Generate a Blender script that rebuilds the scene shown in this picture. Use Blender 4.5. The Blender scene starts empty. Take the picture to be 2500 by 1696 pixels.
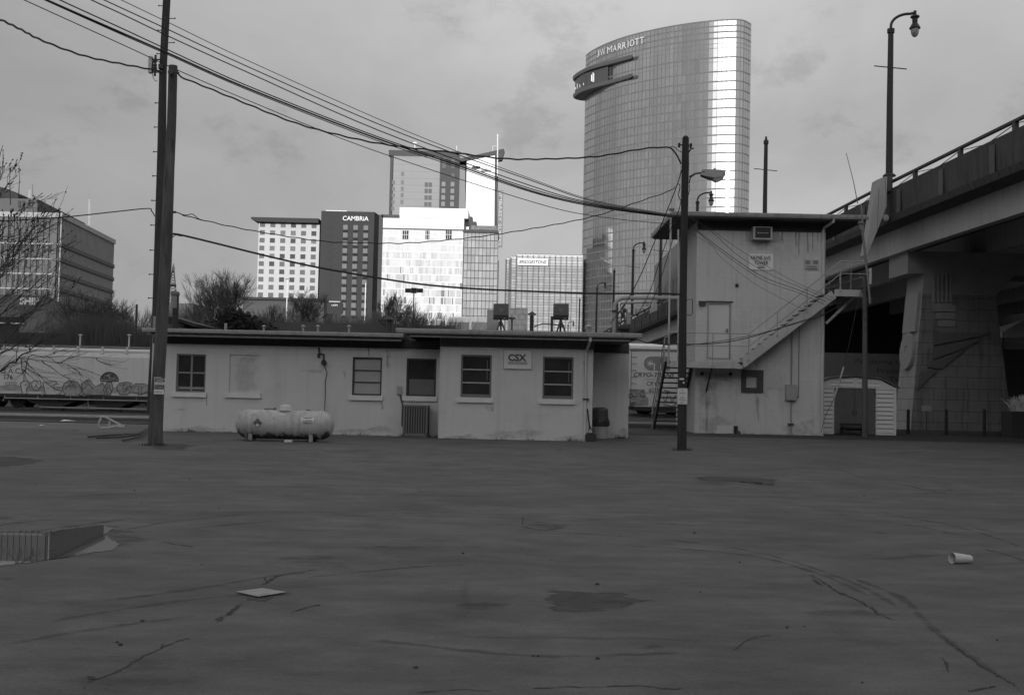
import bpy, math, random
from mathutils import Vector, Matrix
random.seed(7)
R = math.radians
C = bpy.context.scene.collection
sc = bpy.context.scene

# ------------------------------------------------------------------ camera
F, PITCH, ROLL, EYE = 2700.0, math.atan(110/2700), 0.022, 1.5     # photograph is 2500 px wide
cf = Vector((0, math.cos(PITCH), math.sin(PITCH)))
u0 = Vector((0, -math.sin(PITCH), math.cos(PITCH))); r0 = Vector((1, 0, 0))
cr = r0*math.cos(ROLL) + u0*math.sin(ROLL); cu = u0*math.cos(ROLL) - r0*math.sin(ROLL)
cam = bpy.data.cameras.new('camera'); co = bpy.data.objects.new('camera', cam); C.objects.link(co)
m = Matrix((cr, cu, -cf)).transposed().to_4x4(); m.translation = (0, 0, EYE)
co.matrix_world = m
cam.sensor_width = 36; cam.lens = F/2500*36; cam.clip_end = 6000; cam.clip_start = .1
sc.camera = co
EYEV = Vector((0, 0, EYE))
def ray(x, y): return cf + cr*((x-1250)/F) + cu*((848-y)/F)
def PY(x, y, Y):
    d = ray(x, y); return EYEV + d*(Y/d.y)
def PZ(x, y, z):
    d = ray(x, y); return EYEV + d*((z-EYE)/d.z)
def G(x, y): return PZ(x, y, 0)

# ------------------------------------------------------------------ world, sun, exposure
SUN_AZ, SUN_EL = 11.0, 8.0          # degrees left of straight behind the camera, elevation
tosun = Vector((-math.sin(R(SUN_AZ))*math.cos(R(SUN_EL)), -math.cos(R(SUN_AZ))*math.cos(R(SUN_EL)), math.sin(R(SUN_EL))))
W = bpy.data.worlds.new('World'); sc.world = W; W.use_nodes = True
nt = W.node_tree; nt.nodes.clear()
def N(t, **k):
    n = nt.nodes.new(t)
    for a, b in k.items(): setattr(n, a, b)
    return n
def L(a, b): nt.links.new(a, b)
def mth(op, a, b=None, c=None, clamp=False):
    n = N('ShaderNodeMath', operation=op); n.use_clamp = clamp
    for i, v in enumerate((a, b, c)):
        if v is None: continue
        if isinstance(v, (int, float)): n.inputs[i].default_value = v
        else: L(v, n.inputs[i])
    return n.outputs[0]
def mrange(v, a, b, c, d, smooth=False):
    n = N('ShaderNodeMapRange'); n.interpolation_type = 'SMOOTHSTEP' if smooth else 'LINEAR'
    L(v, n.inputs[0])
    for i, q in enumerate((a, b, c, d)): n.inputs[i+1].default_value = q
    return n.outputs[0]
sky = N('ShaderNodeTexSky', sky_type='NISHITA'); sky.sun_disc = False
sky.sun_elevation = R(SUN_EL); sky.sun_rotation = R(180+SUN_AZ)
bw = N('ShaderNodeRGBToBW'); L(sky.outputs[0], bw.inputs[0])
tc = N('ShaderNodeTexCoord'); sep = N('ShaderNodeSeparateXYZ'); L(tc.outputs['Generated'], sep.inputs[0])
zc = mth('MAXIMUM', sep.outputs[2], 0.0)
mp = N('ShaderNodeMapping'); mp.inputs['Scale'].default_value = (1.15, 1.15, 2.0); mp.inputs['Location'].default_value = (3.1, .4, .7)
L(tc.outputs['Generated'], mp.inputs[0])
n1 = N('ShaderNodeTexNoise'); n1.inputs['Scale'].default_value = 2.2; n1.inputs['Detail'].default_value = 7; n1.inputs['Roughness'].default_value = .55; n1.inputs['Distortion'].default_value = .5
L(mp.outputs[0], n1.inputs[0])
n2 = N('ShaderNodeTexNoise'); n2.inputs['Scale'].default_value = 7.5; n2.inputs['Detail'].default_value = 9; n2.inputs['Roughness'].default_value = .66
L(mp.outputs[0], n2.inputs[0])
cl = mrange(n1.outputs[0], .3, .70, .86, 1.16, True)
puff = mrange(n2.outputs[0], .54, .68, 1.0, .84, True)
base = mth('ADD', mth('MULTIPLY', bw.outputs[0], .10), 3.78)
base = mth('MULTIPLY', mth('MULTIPLY', base, cl), puff)
side = mth('MULTIPLY', mrange(sep.outputs[0], -.46, -.12, .84, 1.10, True), mrange(sep.outputs[2], .20, .36, 1.0, 1.28, True))
base = mth('MULTIPLY', base, side)
# thin bright cloud glow round the low sun
hz = N('ShaderNodeCombineXYZ'); L(sep.outputs[0], hz.inputs[0]); L(sep.outputs[1], hz.inputs[1])
hn = N('ShaderNodeVectorMath', operation='NORMALIZE'); L(hz.outputs[0], hn.inputs[0])
hd = N('ShaderNodeVectorMath', operation='DOT_PRODUCT'); L(hn.outputs[0], hd.inputs[0])
GLOW_AZ = 11.0
hd.inputs[1].default_value = (-math.sin(R(GLOW_AZ)), -math.cos(R(GLOW_AZ)), 0)
ga = mrange(hd.outputs['Value'], math.cos(R(19)), math.cos(R(5)), 0, 1, True)
ge = mrange(sep.outputs[2], .30, .62, 1, 0, True)
glow = mth('MULTIPLY', mth('MULTIPLY', ga, ge), 24.0)
tot = mth('ADD', base, glow)
bg = N('ShaderNodeBackground'); bg.inputs[1].default_value = .1; L(tot, bg.inputs[0])
wo = N('ShaderNodeOutputWorld'); L(bg.outputs[0], wo.inputs[0])
sun = bpy.data.lights.new('sun', 'SUN'); sun.energy = 3.4; sun.angle = R(.5); sun.color = (1, 1, 1)
so = bpy.data.objects.new('sun', sun); C.objects.link(so); so.rotation_euler = (-tosun).to_track_quat('-Z', 'Y').to_euler(); so.location = (0, -20, 60)
sc.view_settings.view_transform = 'Standard'; sc.view_settings.look = 'None'
sc.view_settings.exposure = 0; sc.view_settings.gamma = 1; sc.view_settings.use_curve_mapping = False
sc.cycles.max_bounces = 6; sc.cycles.diffuse_bounces = 3; sc.cycles.glossy_bounces = 3

# ------------------------------------------------------------------ materials (the film is black and white)
MATS = {}
SPEC = .5
def M(name, v, rough=.8, var=.12, scale=2.0, bump=0, bscale=25, metal=0, streak=0, brick=None, spec=None, stain=0, stain_v=.4, sscale=.6, squash=None, axes='XZ'):
    if name in MATS: return MATS[name]
    global nt
    keep = nt
    ma = bpy.data.materials.new(name); ma.use_nodes = True; nt = ma.node_tree
    b = nt.nodes['Principled BSDF']
    b.inputs['Roughness'].default_value = rough; b.inputs['Metallic'].default_value = metal
    b.inputs['Specular IOR Level'].default_value = SPEC if spec is None else spec
    tcn = N('ShaderNodeTexCoord'); o = tcn.outputs['Object']
    if squash:
        q = N('ShaderNodeMapping'); q.inputs['Scale'].default_value = squash; L(o, q.inputs[0]); on = q.outputs[0]
    else: on = o
    nz = N('ShaderNodeTexNoise'); nz.inputs['Scale'].default_value = scale; nz.inputs['Detail'].default_value = 6; nz.inputs['Roughness'].default_value = .62
    L(on, nz.inputs[0])
    val = mrange(nz.outputs[0], .25, .75, v*(1-var), v*(1+var))
    if streak:
        q = N('ShaderNodeMapping'); q.inputs['Scale'].default_value = (3.5, 3.5, .22); L(o, q.inputs[0])
        s = N('ShaderNodeTexNoise'); s.inputs['Scale'].default_value = 1.6; s.inputs['Detail'].default_value = 5; L(q.outputs[0], s.inputs[0])
        val = mth('MULTIPLY', val, mrange(s.outputs[0], .48, .72, 1.0, 1-streak, True))
    if stain:
        s = N('ShaderNodeTexNoise'); s.inputs['Scale'].default_value = sscale; s.inputs['Detail'].default_value = 8; s.inputs['Roughness'].default_value = .65; s.inputs['Distortion'].default_value = .3; L(on, s.inputs[0])
        k = mrange(s.outputs[0], .56, .66, 0, 1, True)
        val = mth('MULTIPLY', val, mth('SUBTRACT', 1.0, mth('MULTIPLY', k, 1-stain_v)))
    hgt = None
    if brick:
        bw_, bh_, mort, mv = brick
        sp = N('ShaderNodeSeparateXYZ'); L(o, sp.inputs[0]); cb = N('ShaderNodeCombineXYZ')
        L(sp.outputs[0 if axes[0] == 'X' else 1], cb.inputs[0]); L(sp.outputs[2], cb.inputs[1])
        bt = N('ShaderNodeTexBrick'); L(cb.outputs[0], bt.inputs['Vector']); bt.inputs['Scale'].default_value = 1
        bt.inputs['Brick Width'].default_value = bw_; bt.inputs['Row Height'].default_value = bh_; bt.inputs['Mortar Size'].default_value = mort
        bt.inputs['Mortar Smooth'].default_value = .3
        val = mth('MULTIPLY', val, mrange(bt.outputs['Fac'], 0, 1, 1, mv))
        hgt = mth('SUBTRACT', 1.0, bt.outputs['Fac'])
    L(val, b.inputs['Base Color'])
    if bump or hgt is not None:
        bn = N('ShaderNodeBump'); bn.inputs['Distance'].default_value = .01; bn.inputs['Strength'].default_value = bump if bump else .25
        z = N('ShaderNodeTexNoise'); z.inputs['Scale'].default_value = bscale; z.inputs['Detail'].default_value = 4; L(on, z.inputs[0])
        h = z.outputs[0]
        if hgt is not None: h = mth('ADD', mth('MULTIPLY', h, .4), hgt)
        L(h, bn.inputs['Height']); L(bn.outputs[0], b.inputs['Normal'])
    MATS[name] = ma; nt = keep
    return ma

asphalt = M('asphalt', .095, .9, .30, .55, bump=.8, bscale=30, stain=1, stain_v=.88, sscale=.5, squash=(.8, 1, 1))
def aggregate(ma):
    global nt
    keep = nt; nt = ma.node_tree; bs = nt.nodes['Principled BSDF']; src = bs.inputs['Base Color'].links[0].from_socket
    tcn = N('ShaderNodeTexCoord'); nz = N('ShaderNodeTexNoise'); nz.inputs['Scale'].default_value = 48; nz.inputs['Detail'].default_value = 8; nz.inputs['Roughness'].default_value = .85; L(tcn.outputs['Object'], nz.inputs[0])
    v = mth('MULTIPLY', src, mrange(nz.outputs[0], .3, .7, .60, 1.40))
    q = N('ShaderNodeMapping'); q.inputs['Scale'].default_value = (.5, 1, 1); L(tcn.outputs['Object'], q.inputs[0])
    n_ = N('ShaderNodeTexNoise'); n_.inputs['Scale'].default_value = 2.4; n_.inputs['Detail'].default_value = 9; n_.inputs['Roughness'].default_value = .72; L(q.outputs[0], n_.inputs[0]); v = mth('MULTIPLY', v, mrange(n_.outputs[0], .36, .64, .74, 1.26))
    vo = N('ShaderNodeTexVoronoi', feature='DISTANCE_TO_EDGE'); vo.inputs['Scale'].default_value = .33
    n3 = N('ShaderNodeTexNoise'); n3.inputs['Scale'].default_value = 1.3; n3.inputs['Detail'].default_value = 6; L(tcn.outputs['Object'], n3.inputs[0]); mx = N('ShaderNodeMix', data_type='RGBA'); mx.inputs[0].default_value = .25; L(tcn.outputs['Object'], mx.inputs[6]); L(n3.outputs['Color'], mx.inputs[7]); L(mx.outputs[2], vo.inputs['Vector'])
    n4 = N('ShaderNodeTexNoise'); n4.inputs['Scale'].default_value = .22; n4.inputs['Detail'].default_value = 3; L(tcn.outputs['Object'], n4.inputs[0])
    k = mth('MULTIPLY', mrange(vo.outputs['Distance'], 0, .012, 1, 0), mrange(n4.outputs[0], .52, .62, 0, .45)); v = mth('MULTIPLY', v, mth('SUBTRACT', 1.0, k)); L(v, bs.inputs['Base Color']); nt = keep
aggregate(asphalt)
dirt = M('dirt', .13, .95, .22, .6, bump=.8, bscale=12, stain=1, stain_v=.7, sscale=.5, squash=(.4, 1, 1))
gravel = M('gravel', .19, .95, .6, 2.5, bump=1, bscale=14)
dark_patch = M('dark_patch', .055, .85, .35, 5, bump=.8)
skid = M('skid_mark', .106, .8, .15, 6)
crack_m = M('crack', .06, .9, .2, 8)
water = M('water', .09, .5, .1, 1)
_t = water.node_tree; _o = [n for n in _t.nodes if n.type == 'OUTPUT_MATERIAL'][0]; _p = _t.nodes['Principled BSDF']
_p.inputs['Specular IOR Level'].default_value = 0
_g = _t.nodes.new('ShaderNodeBsdfGlossy'); _g.inputs['Color'].default_value = (.42, .42, .42, 1); _g.inputs['Roughness'].default_value = .015
_m = _t.nodes.new('ShaderNodeMixShader'); _m.inputs[0].default_value = .5; _t.links.new(_p.outputs[0], _m.inputs[1]); _t.links.new(_g.outputs[0], _m.inputs[2]); _t.links.new(_m.outputs[0], _o.inputs['Surface'])
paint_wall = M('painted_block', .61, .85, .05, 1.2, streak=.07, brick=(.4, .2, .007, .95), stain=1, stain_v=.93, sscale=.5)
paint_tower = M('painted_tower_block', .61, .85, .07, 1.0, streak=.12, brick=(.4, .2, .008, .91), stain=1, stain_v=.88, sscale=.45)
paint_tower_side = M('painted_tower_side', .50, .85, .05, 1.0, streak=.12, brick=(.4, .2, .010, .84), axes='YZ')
grime = M('wall_grime', .30, .9, .25, 3)
sillm = M('sill_concrete', .68, .85, .08, 4)
trim_dark = M('dark_trim', .035, .7, .2, 4)
frieze_m = M('frieze_and_eave_shade', .055, .8, .2, 3)
gutter_m = M('gutter_metal', .42, .5, .12, 3, streak=.25)
frame_grey = M('window_frame_grey', .17, .6, .1, 6)
frame_light = M('window_frame_light', .42, .6, .1, 6)
frame_dark = M('window_frame_dark', .055, .6, .15, 6)
glass_dark = M('dark_glass', .042, .12, .35, 1.5, spec=.35)
shade_m = M('window_shade', .38, .6, .06, 2)
board_grey = M('grey_board', .13, .5, .1, 3)
wood = M('pole_wood', .095, .9, .6, 1.6, bump=.8, bscale=20, squash=(3, 3, .5), stain=1, stain_v=.55, sscale=1.5)
wood_dark = M('pole_wood_dark', .05, .9, .5, 2, bump=.8, bscale=20, squash=(3, 3, .4))
wood_black = M('pole_wood_black', .035, .9, .3, 5, bump=.8, bscale=20, squash=(3, 3, .3))
steel = M('steel', .22, .5, .15, 5, metal=.3)
steel_light = M('steel_light', .46, .5, .12, 5)
rail_paint = M('rail_paint', .36, .6, .12, 5)
rail_dark = M('rail_dark', .05, .6, .12, 5)
stair_paint = M('stair_paint', .47, .65, .12, 3, streak=.2)
black_m = M('black_paint', .02, .5, .15, 4)
cable_m = M('cable_black', .018, .6, .1, 4)
tank_m = M('tank_paint', .44, .5, .16, 5.0, streak=.28, stain=1, stain_v=.74, sscale=3)
tank_rust_shade = M('rust_shade_paint', .085, .7, .4, 5, stain=1, stain_v=.5, sscale=4)
white_m = M('white_paint', .78, .6, .05, 3)
sign_white = M('sign_white', .70, .6, .04, 3)
sign_grey = M('sign_grey', .82, .6, .05, 3)
letter_dark = M('letter_dark', .07, .6, .08, 3)
letter_grey = M('letter_grey', .22, .6, .08, 3)
letter_white = M('letter_white', .85, .6, .02, 3)
ac_m = M('condenser_paint', .15, .5, .1, 3)
bin_grey = M('bin_grey', .40, .6, .08, 3)
bin_black = M('bin_black', .035, .4, .2, 6)
conc = M('bridge_concrete', .085, .9, .22, .8, streak=.4, bump=.3)
conc_girder = M('girder_paint', .56, .8, .10, .5, streak=.2)
conc_light = M('pale_concrete', .42, .85, .06, 1.5)
pier_m = M('pier_block', .24, .9, .22, .8, brick=(1.07, .535, .016, .5), bump=.35, streak=.3, stain=1, stain_v=.75)
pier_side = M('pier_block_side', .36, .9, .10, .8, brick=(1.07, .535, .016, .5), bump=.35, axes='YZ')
pier_plain = M('pier_concrete', .32, .9, .12, 1.2)
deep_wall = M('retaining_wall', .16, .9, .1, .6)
black_wall = M('dark_wall_and_tub', .05, .9, .2, .4)
siding = M('shed_siding', .80, .6, .04, 2)
shed_door = M('shed_door', .14, .7, .15, 3)
bark = M('bark', .075, .9, .25, 6)
bark_grey = M('bark_grey', .11, .9, .25, 3)
twig = M('twig', .06, .9, .2, 3)
twig_far = M('twig_far', .11, .9, .2, .6)
brush_m = M('brush', .075, .95, .35, .3)
leaf_dark = M('evergreen', .03, .9, .4, 1)
plume_m = M('plume', .75, .9, .3, 6)
car_white = M('railcar_paint', .58, .55, .05, 1.2, streak=.12, stain=1, stain_v=.9, sscale=.5)
car_grey = M('railcar_grey', .20, .6, .1, 1.2, streak=.1)
reefer_m = M('reefer_paint', .62, .5, .05, 1.2, streak=.1)
reefer_band = M('reefer_band', .22, .5, .06, 1.2)
graf_a = M('graffiti_light', .52, .6, .2, 3); graf_b = M('graffiti_mid', .30, .6, .35, 2.5); graf_c = M('graffiti_dark', .12, .6, .2, 3)
bogie_m = M('bogie_black', .03, .8, .3, 5)
rail_steel = M('rail_steel', .10, .5, .2, 5)
tie_m = M('sleeper', .045, .9, .3, 5)

def soften(ma, scale=6.0, lo=.30, hi=.62, amp=.9, maxf=1.0, squash=(1, 1, 1)):
    # worn mark: it fades out towards its ragged rim (mesh attribute 'soft' is 0 at the rim, 1 inside)
    t = ma.node_tree; out = [n for n in t.nodes if n.type == 'OUTPUT_MATERIAL'][0]; src = out.inputs['Surface'].links[0].from_socket
    global nt
    keep = nt; nt = t
    at = N('ShaderNodeAttribute'); at.attribute_name = 'soft'; tcn = N('ShaderNodeTexCoord'); q = N('ShaderNodeMapping'); q.inputs['Scale'].default_value = squash; L(tcn.outputs['Object'], q.inputs[0])
    nz = N('ShaderNodeTexNoise'); nz.inputs['Scale'].default_value = scale; nz.inputs['Detail'].default_value = 7; nz.inputs['Roughness'].default_value = .68; L(q.outputs[0], nz.inputs[0])
    f = mth('ADD', at.outputs['Fac'], mth('MULTIPLY', mth('SUBTRACT', nz.outputs[0], .5), amp*2)); f = mth('MULTIPLY', mrange(f, lo, hi, 0, 1, True), maxf)
    f = mth('MULTIPLY', f, mrange(at.outputs['Fac'], 0, .12, 0, 1))
    tr = N('ShaderNodeBsdfTransparent'); mx = N('ShaderNodeMixShader'); L(f, mx.inputs[0]); L(tr.outputs[0], mx.inputs[1]); L(src, mx.inputs[2]); L(mx.outputs[0], out.inputs['Surface'])
    nt = keep; return ma
stain_soft = soften(M('stain_dark', .052, .85, .5, 2.5, bump=.5), 6, .38, .80, 1.7, .9, (.35, 1.6, 1))
stain_mid = soften(M('stain_mid', .078, .9, .3, 5), 4, .4, 1.7, 2.4, .42, (.6, 1, 1))
smear_soft = soften(M('tyre_smear', .072, .9, .25, 6), 3.2, .35, 1.5, 1.7, .5, (.8, 1, 1))
crack_soft = soften(M('crack_line', .040, .95, .3, 8), 9, .5, .9, 1.4, .85)
water_soft = soften(water, 3.0, .36, .44, 1.1, 1.0, (.6, 1.4, 1))
wall_soft = soften(M('wall_smudge', .42, .9, .2, 3), 3, .35, 1.8, 1.3, .5)
wall_rust = soften(M('wall_run', .42, .9, .25, 3), 5, .3, 1.3, 1.0, .6, (1, 1, .25))

# ------------------------------------------------------------------ mesh helpers
class MB:
    def __init__(s): s.v = []; s.f = []; s.mi = []
    def add(s, vs, fs, mi=0):
        n = len(s.v); s.v += [Vector(q) for q in vs]; s.f += [[n+i for i in f] for f in fs]; s.mi += [mi]*len(fs); return s
    def box(s, x0, x1, y0, y1, z0, z1, mi=0):
        x0, x1 = sorted((x0, x1)); y0, y1 = sorted((y0, y1)); z0, z1 = sorted((z0, z1))
        return s.add([(x0,y0,z0),(x1,y0,z0),(x1,y1,z0),(x0,y1,z0),(x0,y0,z1),(x1,y0,z1),(x1,y1,z1),(x0,y1,z1)],
                     [(3,2,1,0),(4,5,6,7),(0,1,5,4),(1,2,6,5),(2,3,7,6),(3,0,4,7)], mi)
    def quad(s, a, b, c, d, mi=0): return s.add([a, b, c, d], [(0, 1, 2, 3)], mi)
    def poly(s, pts, mi=0): return s.add(pts, [tuple(range(len(pts)))], mi)
    def prism(s, pts, off, mi=0):
        off = Vector(off); n = len(pts); a = [Vector(p) for p in pts]; b = [p+off for p in a]
        return s.add(a+b, [tuple(range(n))[::-1], tuple(range(n, 2*n))] + [(i, (i+1) % n, n+(i+1) % n, n+i) for i in range(n)], mi)
    def tube(s, pts, r, n=6, mi=0, cap=True):
        pts = [Vector(p) for p in pts]; rs = r if isinstance(r, (list, tuple)) else [r]*len(pts)
        base = len(s.v); prev = None
        for i, p in enumerate(pts):
            d = (pts[min(i+1, len(pts)-1)] - pts[max(i-1, 0)])
            d = d.normalized() if d.length > 1e-9 else Vector((0, 0, 1))
            if prev is None: a = d.orthogonal().normalized()
            else:
                a = prev - d*prev.dot(d); a = a.normalized() if a.length > 1e-6 else d.orthogonal().normalized()
            prev = a; b = d.cross(a)
            for k in range(n):
                t = 2*math.pi*k/n; s.v.append(p + (a*math.cos(t)+b*math.sin(t))*rs[i])
        for i in range(len(pts)-1):
            for k in range(n):
                s.f.append([base+i*n+k, base+i*n+(k+1) % n, base+(i+1)*n+(k+1) % n, base+(i+1)*n+k]); s.mi.append(mi)
        if cap:
            s.f.append([base+k for k in range(n)][::-1]); s.mi.append(mi)
            s.f.append([base+(len(pts)-1)*n+k for k in range(n)]); s.mi.append(mi)
        return s
    def lathe(s, c, prof, n=20, axis='Z', mi=0):
        c = Vector(c); base = len(s.v)
        for r, h in prof:
            for k in range(n):
                t = 2*math.pi*k/n; a, b = r*math.cos(t), r*math.sin(t)
                s.v.append(c + (Vector((a, b, h)) if axis == 'Z' else Vector((h, a, b)) if axis == 'X' else Vector((a, h, b))))
        for i in range(len(prof)-1):
            for k in range(n):
                s.f.append([base+i*n+k, base+i*n+(k+1) % n, base+(i+1)*n+(k+1) % n, base+(i+1)*n+k]); s.mi.append(mi)
        return s
    def bar(s, a, b, w, h, mi=0, up=(0, 0, 1)):       # rectangular bar between two points
        a, b = Vector(a), Vector(b); d = (b-a).normalized(); sd = d.cross(Vector(up)); sd = sd.normalized() if sd.length > 1e-6 else Vector((1, 0, 0)); uu = sd.cross(d)
        pts = [a+sd*(w/2*i)+uu*(h/2*j) for i, j in ((-1,-1),(1,-1),(1,1),(-1,1))]
        return s.prism(pts, b-a, mi)

def softpoly(pts, inner=.72):
    mb = MB(); n = len(pts); c = sum(pts, Vector())/n; mb.a = []
    for k, al in ((1.0, 0.0), (1-(1-inner)*.5, .55), (inner, 1.0)):
        for p in pts: mb.v.append(c+(p-c)*k); mb.a.append(al)
    for j in (0, 1):
        for i in range(n): mb.f.append([j*n+i, j*n+(i+1) % n, (j+1)*n+(i+1) % n, (j+1)*n+i]); mb.mi.append(0)
    mb.v.append(c); mb.a.append(1.0)
    for i in range(n): mb.f.append([2*n+i, 2*n+(i+1) % n, 3*n]); mb.mi.append(0)
    return mb
def softstrip(pts, w, side, ends=.12):
    mb = MB(); mb.a = []; n = len(pts)
    for i, p in enumerate(pts):
        d = (pts[min(i+1, n-1)]-pts[max(i-1, 0)]).normalized(); sdv = side(d); e = min(1, min(i, n-1-i)/(n*ends)); ww = w[i] if isinstance(w, list) else w
        for k, al in ((-1, 0), (-.35, 1), (.35, 1), (1, 0)): mb.v.append(p+sdv*(ww*k)); mb.a.append(al*e)
    for i in range(n-1):
        for k in range(3): mb.f.append([i*4+k, i*4+k+1, (i+1)*4+k+1, (i+1)*4+k]); mb.mi.append(0)
    return mb
def mk(name, mb, mats, loc=(0, 0, 0), smooth=False):
    me = bpy.data.meshes.new(name); l = Vector(loc)
    me.from_pydata([tuple(v-l) for v in mb.v], [], mb.f)
    for q in (mats if isinstance(mats, (list, tuple)) else [mats]): me.materials.append(q)
    me.polygons.foreach_set('material_index', mb.mi)
    if getattr(mb, 'a', None):
        at = me.attributes.new('soft', 'FLOAT', 'POINT'); at.data.foreach_set('value', mb.a)
    if smooth: me.polygons.foreach_set('use_smooth', [True]*len(me.polygons))
    me.update()
    return me
def tag(o, label=None, cat=None, group=None, kind=None):
    if label: o['label'] = label
    if cat: o['category'] = cat
    if group: o['group'] = group
    if kind: o['kind'] = kind
def thing(name, label, cat, loc=(0, 0, 0), group=None):
    o = bpy.data.objects.new(name, None); o.empty_display_size = .3; C.objects.link(o); o.location = loc; o['_l'] = list(loc)
    tag(o, label, cat, group); return o
def root_loc(p):
    while p.parent: p = p.parent
    return Vector(p.location)
def part(name, mb, mat, parent, label=None, smooth=False):
    o = bpy.data.objects.new(name, mk(name, mb, mat, root_loc(parent), smooth)); C.objects.link(o); o.parent = parent
    if label: o['label'] = label
    return o
def solo(name, mb, mat, label, cat, loc=(0, 0, 0), group=None, kind=None, smooth=False):
    o = bpy.data.objects.new(name, mk(name, mb, mat, loc, smooth)); C.objects.link(o); o.location = loc
    tag(o, label, cat, group, kind); return o
def struct(name, mb, mat, parent=None, smooth=False):
    o = bpy.data.objects.new(name, mk(name, mb, mat, (0, 0, 0), smooth)); C.objects.link(o)
    if parent: o.parent = parent
    else: o['kind'] = 'structure'
    return o
def dup(o, dloc, parent=None, label=None):
    c = o.copy(); C.objects.link(c)
    if parent: c.parent = parent
    c.location = Vector(o.location) + Vector(dloc)
    for ch in list(o.children):
        d = ch.copy(); C.objects.link(d); d.parent = c
        for g in list(ch.children):
            e = g.copy(); C.objects.link(e); e.parent = d
    if label: c['label'] = label
    return c
def text(s, org, parent, mat, h, xd=(1, 0, 0), ud=(0, 0, 1), name='lettering', bold=0, shear=0, width=None, ext=.01, sp=1.0):
    cu_ = bpy.data.curves.new('t', 'FONT'); cu_.body = s; cu_.size = 1; cu_.align_x = 'CENTER'; cu_.align_y = 'CENTER'
    cu_.offset = bold; cu_.shear = shear; cu_.space_line = sp; cu_.resolution_u = 3
    o = bpy.data.objects.new('t', cu_); C.objects.link(o)
    dg = bpy.context.evaluated_depsgraph_get(); me = bpy.data.meshes.new_from_object(o.evaluated_get(dg))
    bpy.data.objects.remove(o); bpy.data.curves.remove(cu_)
    xs = [v.co.x for v in me.vertices]; ys = [v.co.y for v in me.vertices]
    cx, cy = (min(xs)+max(xs))/2, (min(ys)+max(ys))/2
    sy = h/(max(ys)-min(ys)); sx = (width/(max(xs)-min(xs))) if width else sy
    xd, ud = Vector(xd).normalized(), Vector(ud).normalized(); nn = xd.cross(ud)
    l = root_loc(parent); org = Vector(org)
    for v in me.vertices: v.co = org + xd*((v.co.x-cx)*sx) + ud*((v.co.y-cy)*sy) + nn*ext - l
    me.materials.clear(); me.materials.append(mat); me.name = name
    ob = bpy.data.objects.new(name, me); C.objects.link(ob); ob.parent = parent
    return ob
def RC(Y, x0, y0, x1, y1):       # pixel rectangle on the plane at depth Y -> X0, X1, Z0, Z1
    ym, xm = (y0+y1)/2, (x0+x1)/2
    return PY(x0, ym, Y).x, PY(x1, ym, Y).x, PY(xm, y1, Y).z, PY(xm, y0, Y).z
def front_wall(mb, X0, X1, Z0, Z1, Y, holes, d=.14, mi=0):
    xs = sorted({X0, X1, *[h[0] for h in holes], *[h[1] for h in holes]}); zs = sorted({Z0, Z1, *[h[2] for h in holes], *[h[3] for h in holes]})
    for i in range(len(xs)-1):
        for j in range(len(zs)-1):
            cx, cz = (xs[i]+xs[i+1])/2, (zs[j]+zs[j+1])/2
            if any(h[0] < cx < h[1] and h[2] < cz < h[3] for h in holes): continue
            mb.quad((xs[i], Y, zs[j]), (xs[i+1], Y, zs[j]), (xs[i+1], Y, zs[j+1]), (xs[i], Y, zs[j+1]), mi)
    for a, b, c, e in holes:
        mb.quad((a, Y, c), (a, Y+d, c), (a, Y+d, e), (a, Y, e), mi); mb.quad((b, Y, c), (b, Y, e), (b, Y+d, e), (b, Y+d, c), mi)
        mb.quad((a, Y, e), (a, Y+d, e), (b, Y+d, e), (b, Y, e), mi); mb.quad((a, Y, c), (b, Y, c), (b, Y+d, c), (a, Y+d, c), mi)

# ------------------------------------------------------------------ setting: ground
def ss(a, b, t):
    t = max(0, min(1, (t-a)/(b-a))); return t*t*(3-2*t)
def gz(X, Y):
    zl = -.26*ss(42, 52, Y); zr = .16*ss(56, 66, Y); k = ss(-14, 2, X)
    return zl*(1-k)+zr*k
gb = MB(); xs = [-3000, -800, -200, -90, -60] + [-50+4*i for i in range(26)] + [60, 90, 200, 800, 3000]
ys = [-1500, -400, -100, -20, 0, 20, 36, 42] + [43+i*1.5 for i in range(17)] + [75, 90, 120, 200, 400, 900, 2500, 5000]
for j in ys:
    for i in xs: gb.v.append(Vector((i, j, gz(i, j)-.01)))
nx = len(xs)
for j in range(len(ys)-1):
    for i in range(nx-1): gb.f.append([j*nx+i, j*nx+i+1, (j+1)*nx+i+1, (j+1)*nx+i]); gb.mi.append(0)
struct('ground', gb, dirt, smooth=True)
# asphalt lot with a ragged left rear edge
lot = MB(); random.seed(3)
edge = [(-90, 31.5), (-60, 33), (-40, 34)]
for i in range(40):
    X = -32+i*.5; edge.append((X, 35.0+3.2*ss(-31, -13, X)*.3+random.uniform(-.22, .22)-(1.6 if -14 < X < -12 else 0)))
edge += [(-11.5, 36.3), (-11, 42), (2, 42), (3, 55.5), (16, 56), (24, 55), (60, 55), (60, -40), (-90, -40)]
lot.poly([(x, y, 0) for x, y in edge])
lot_o = struct('asphalt_lot', lot, asphalt)
DZ = [.0012]
def zup():
    DZ[0] += .00003; return DZ[0]
def ground_patch(px, mat, n=4, amp=2.0, seed=1, inner=.72, name='stain', top=None):
    pp = ragged(px, amp, n, seed); z = zup() if top is None else top; return struct(name, softpoly([Vector((g.x, g.y, z)) for g in (G(*p) for p in pp)], inner), mat, None if name == 'puddle' else lot_o)
def ragged(px, amp=2.0, n=4, seed=1):
    rnd = random.Random(seed); out = []
    for i, p in enumerate(px):
        q = px[(i+1) % len(px)]
        for k in range(n): t = k/n; out.append((p[0]+(q[0]-p[0])*t+rnd.uniform(-amp, amp)*1.6, p[1]+(q[1]-p[1])*t+rnd.uniform(-amp, amp)*.45))
    return out
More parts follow.
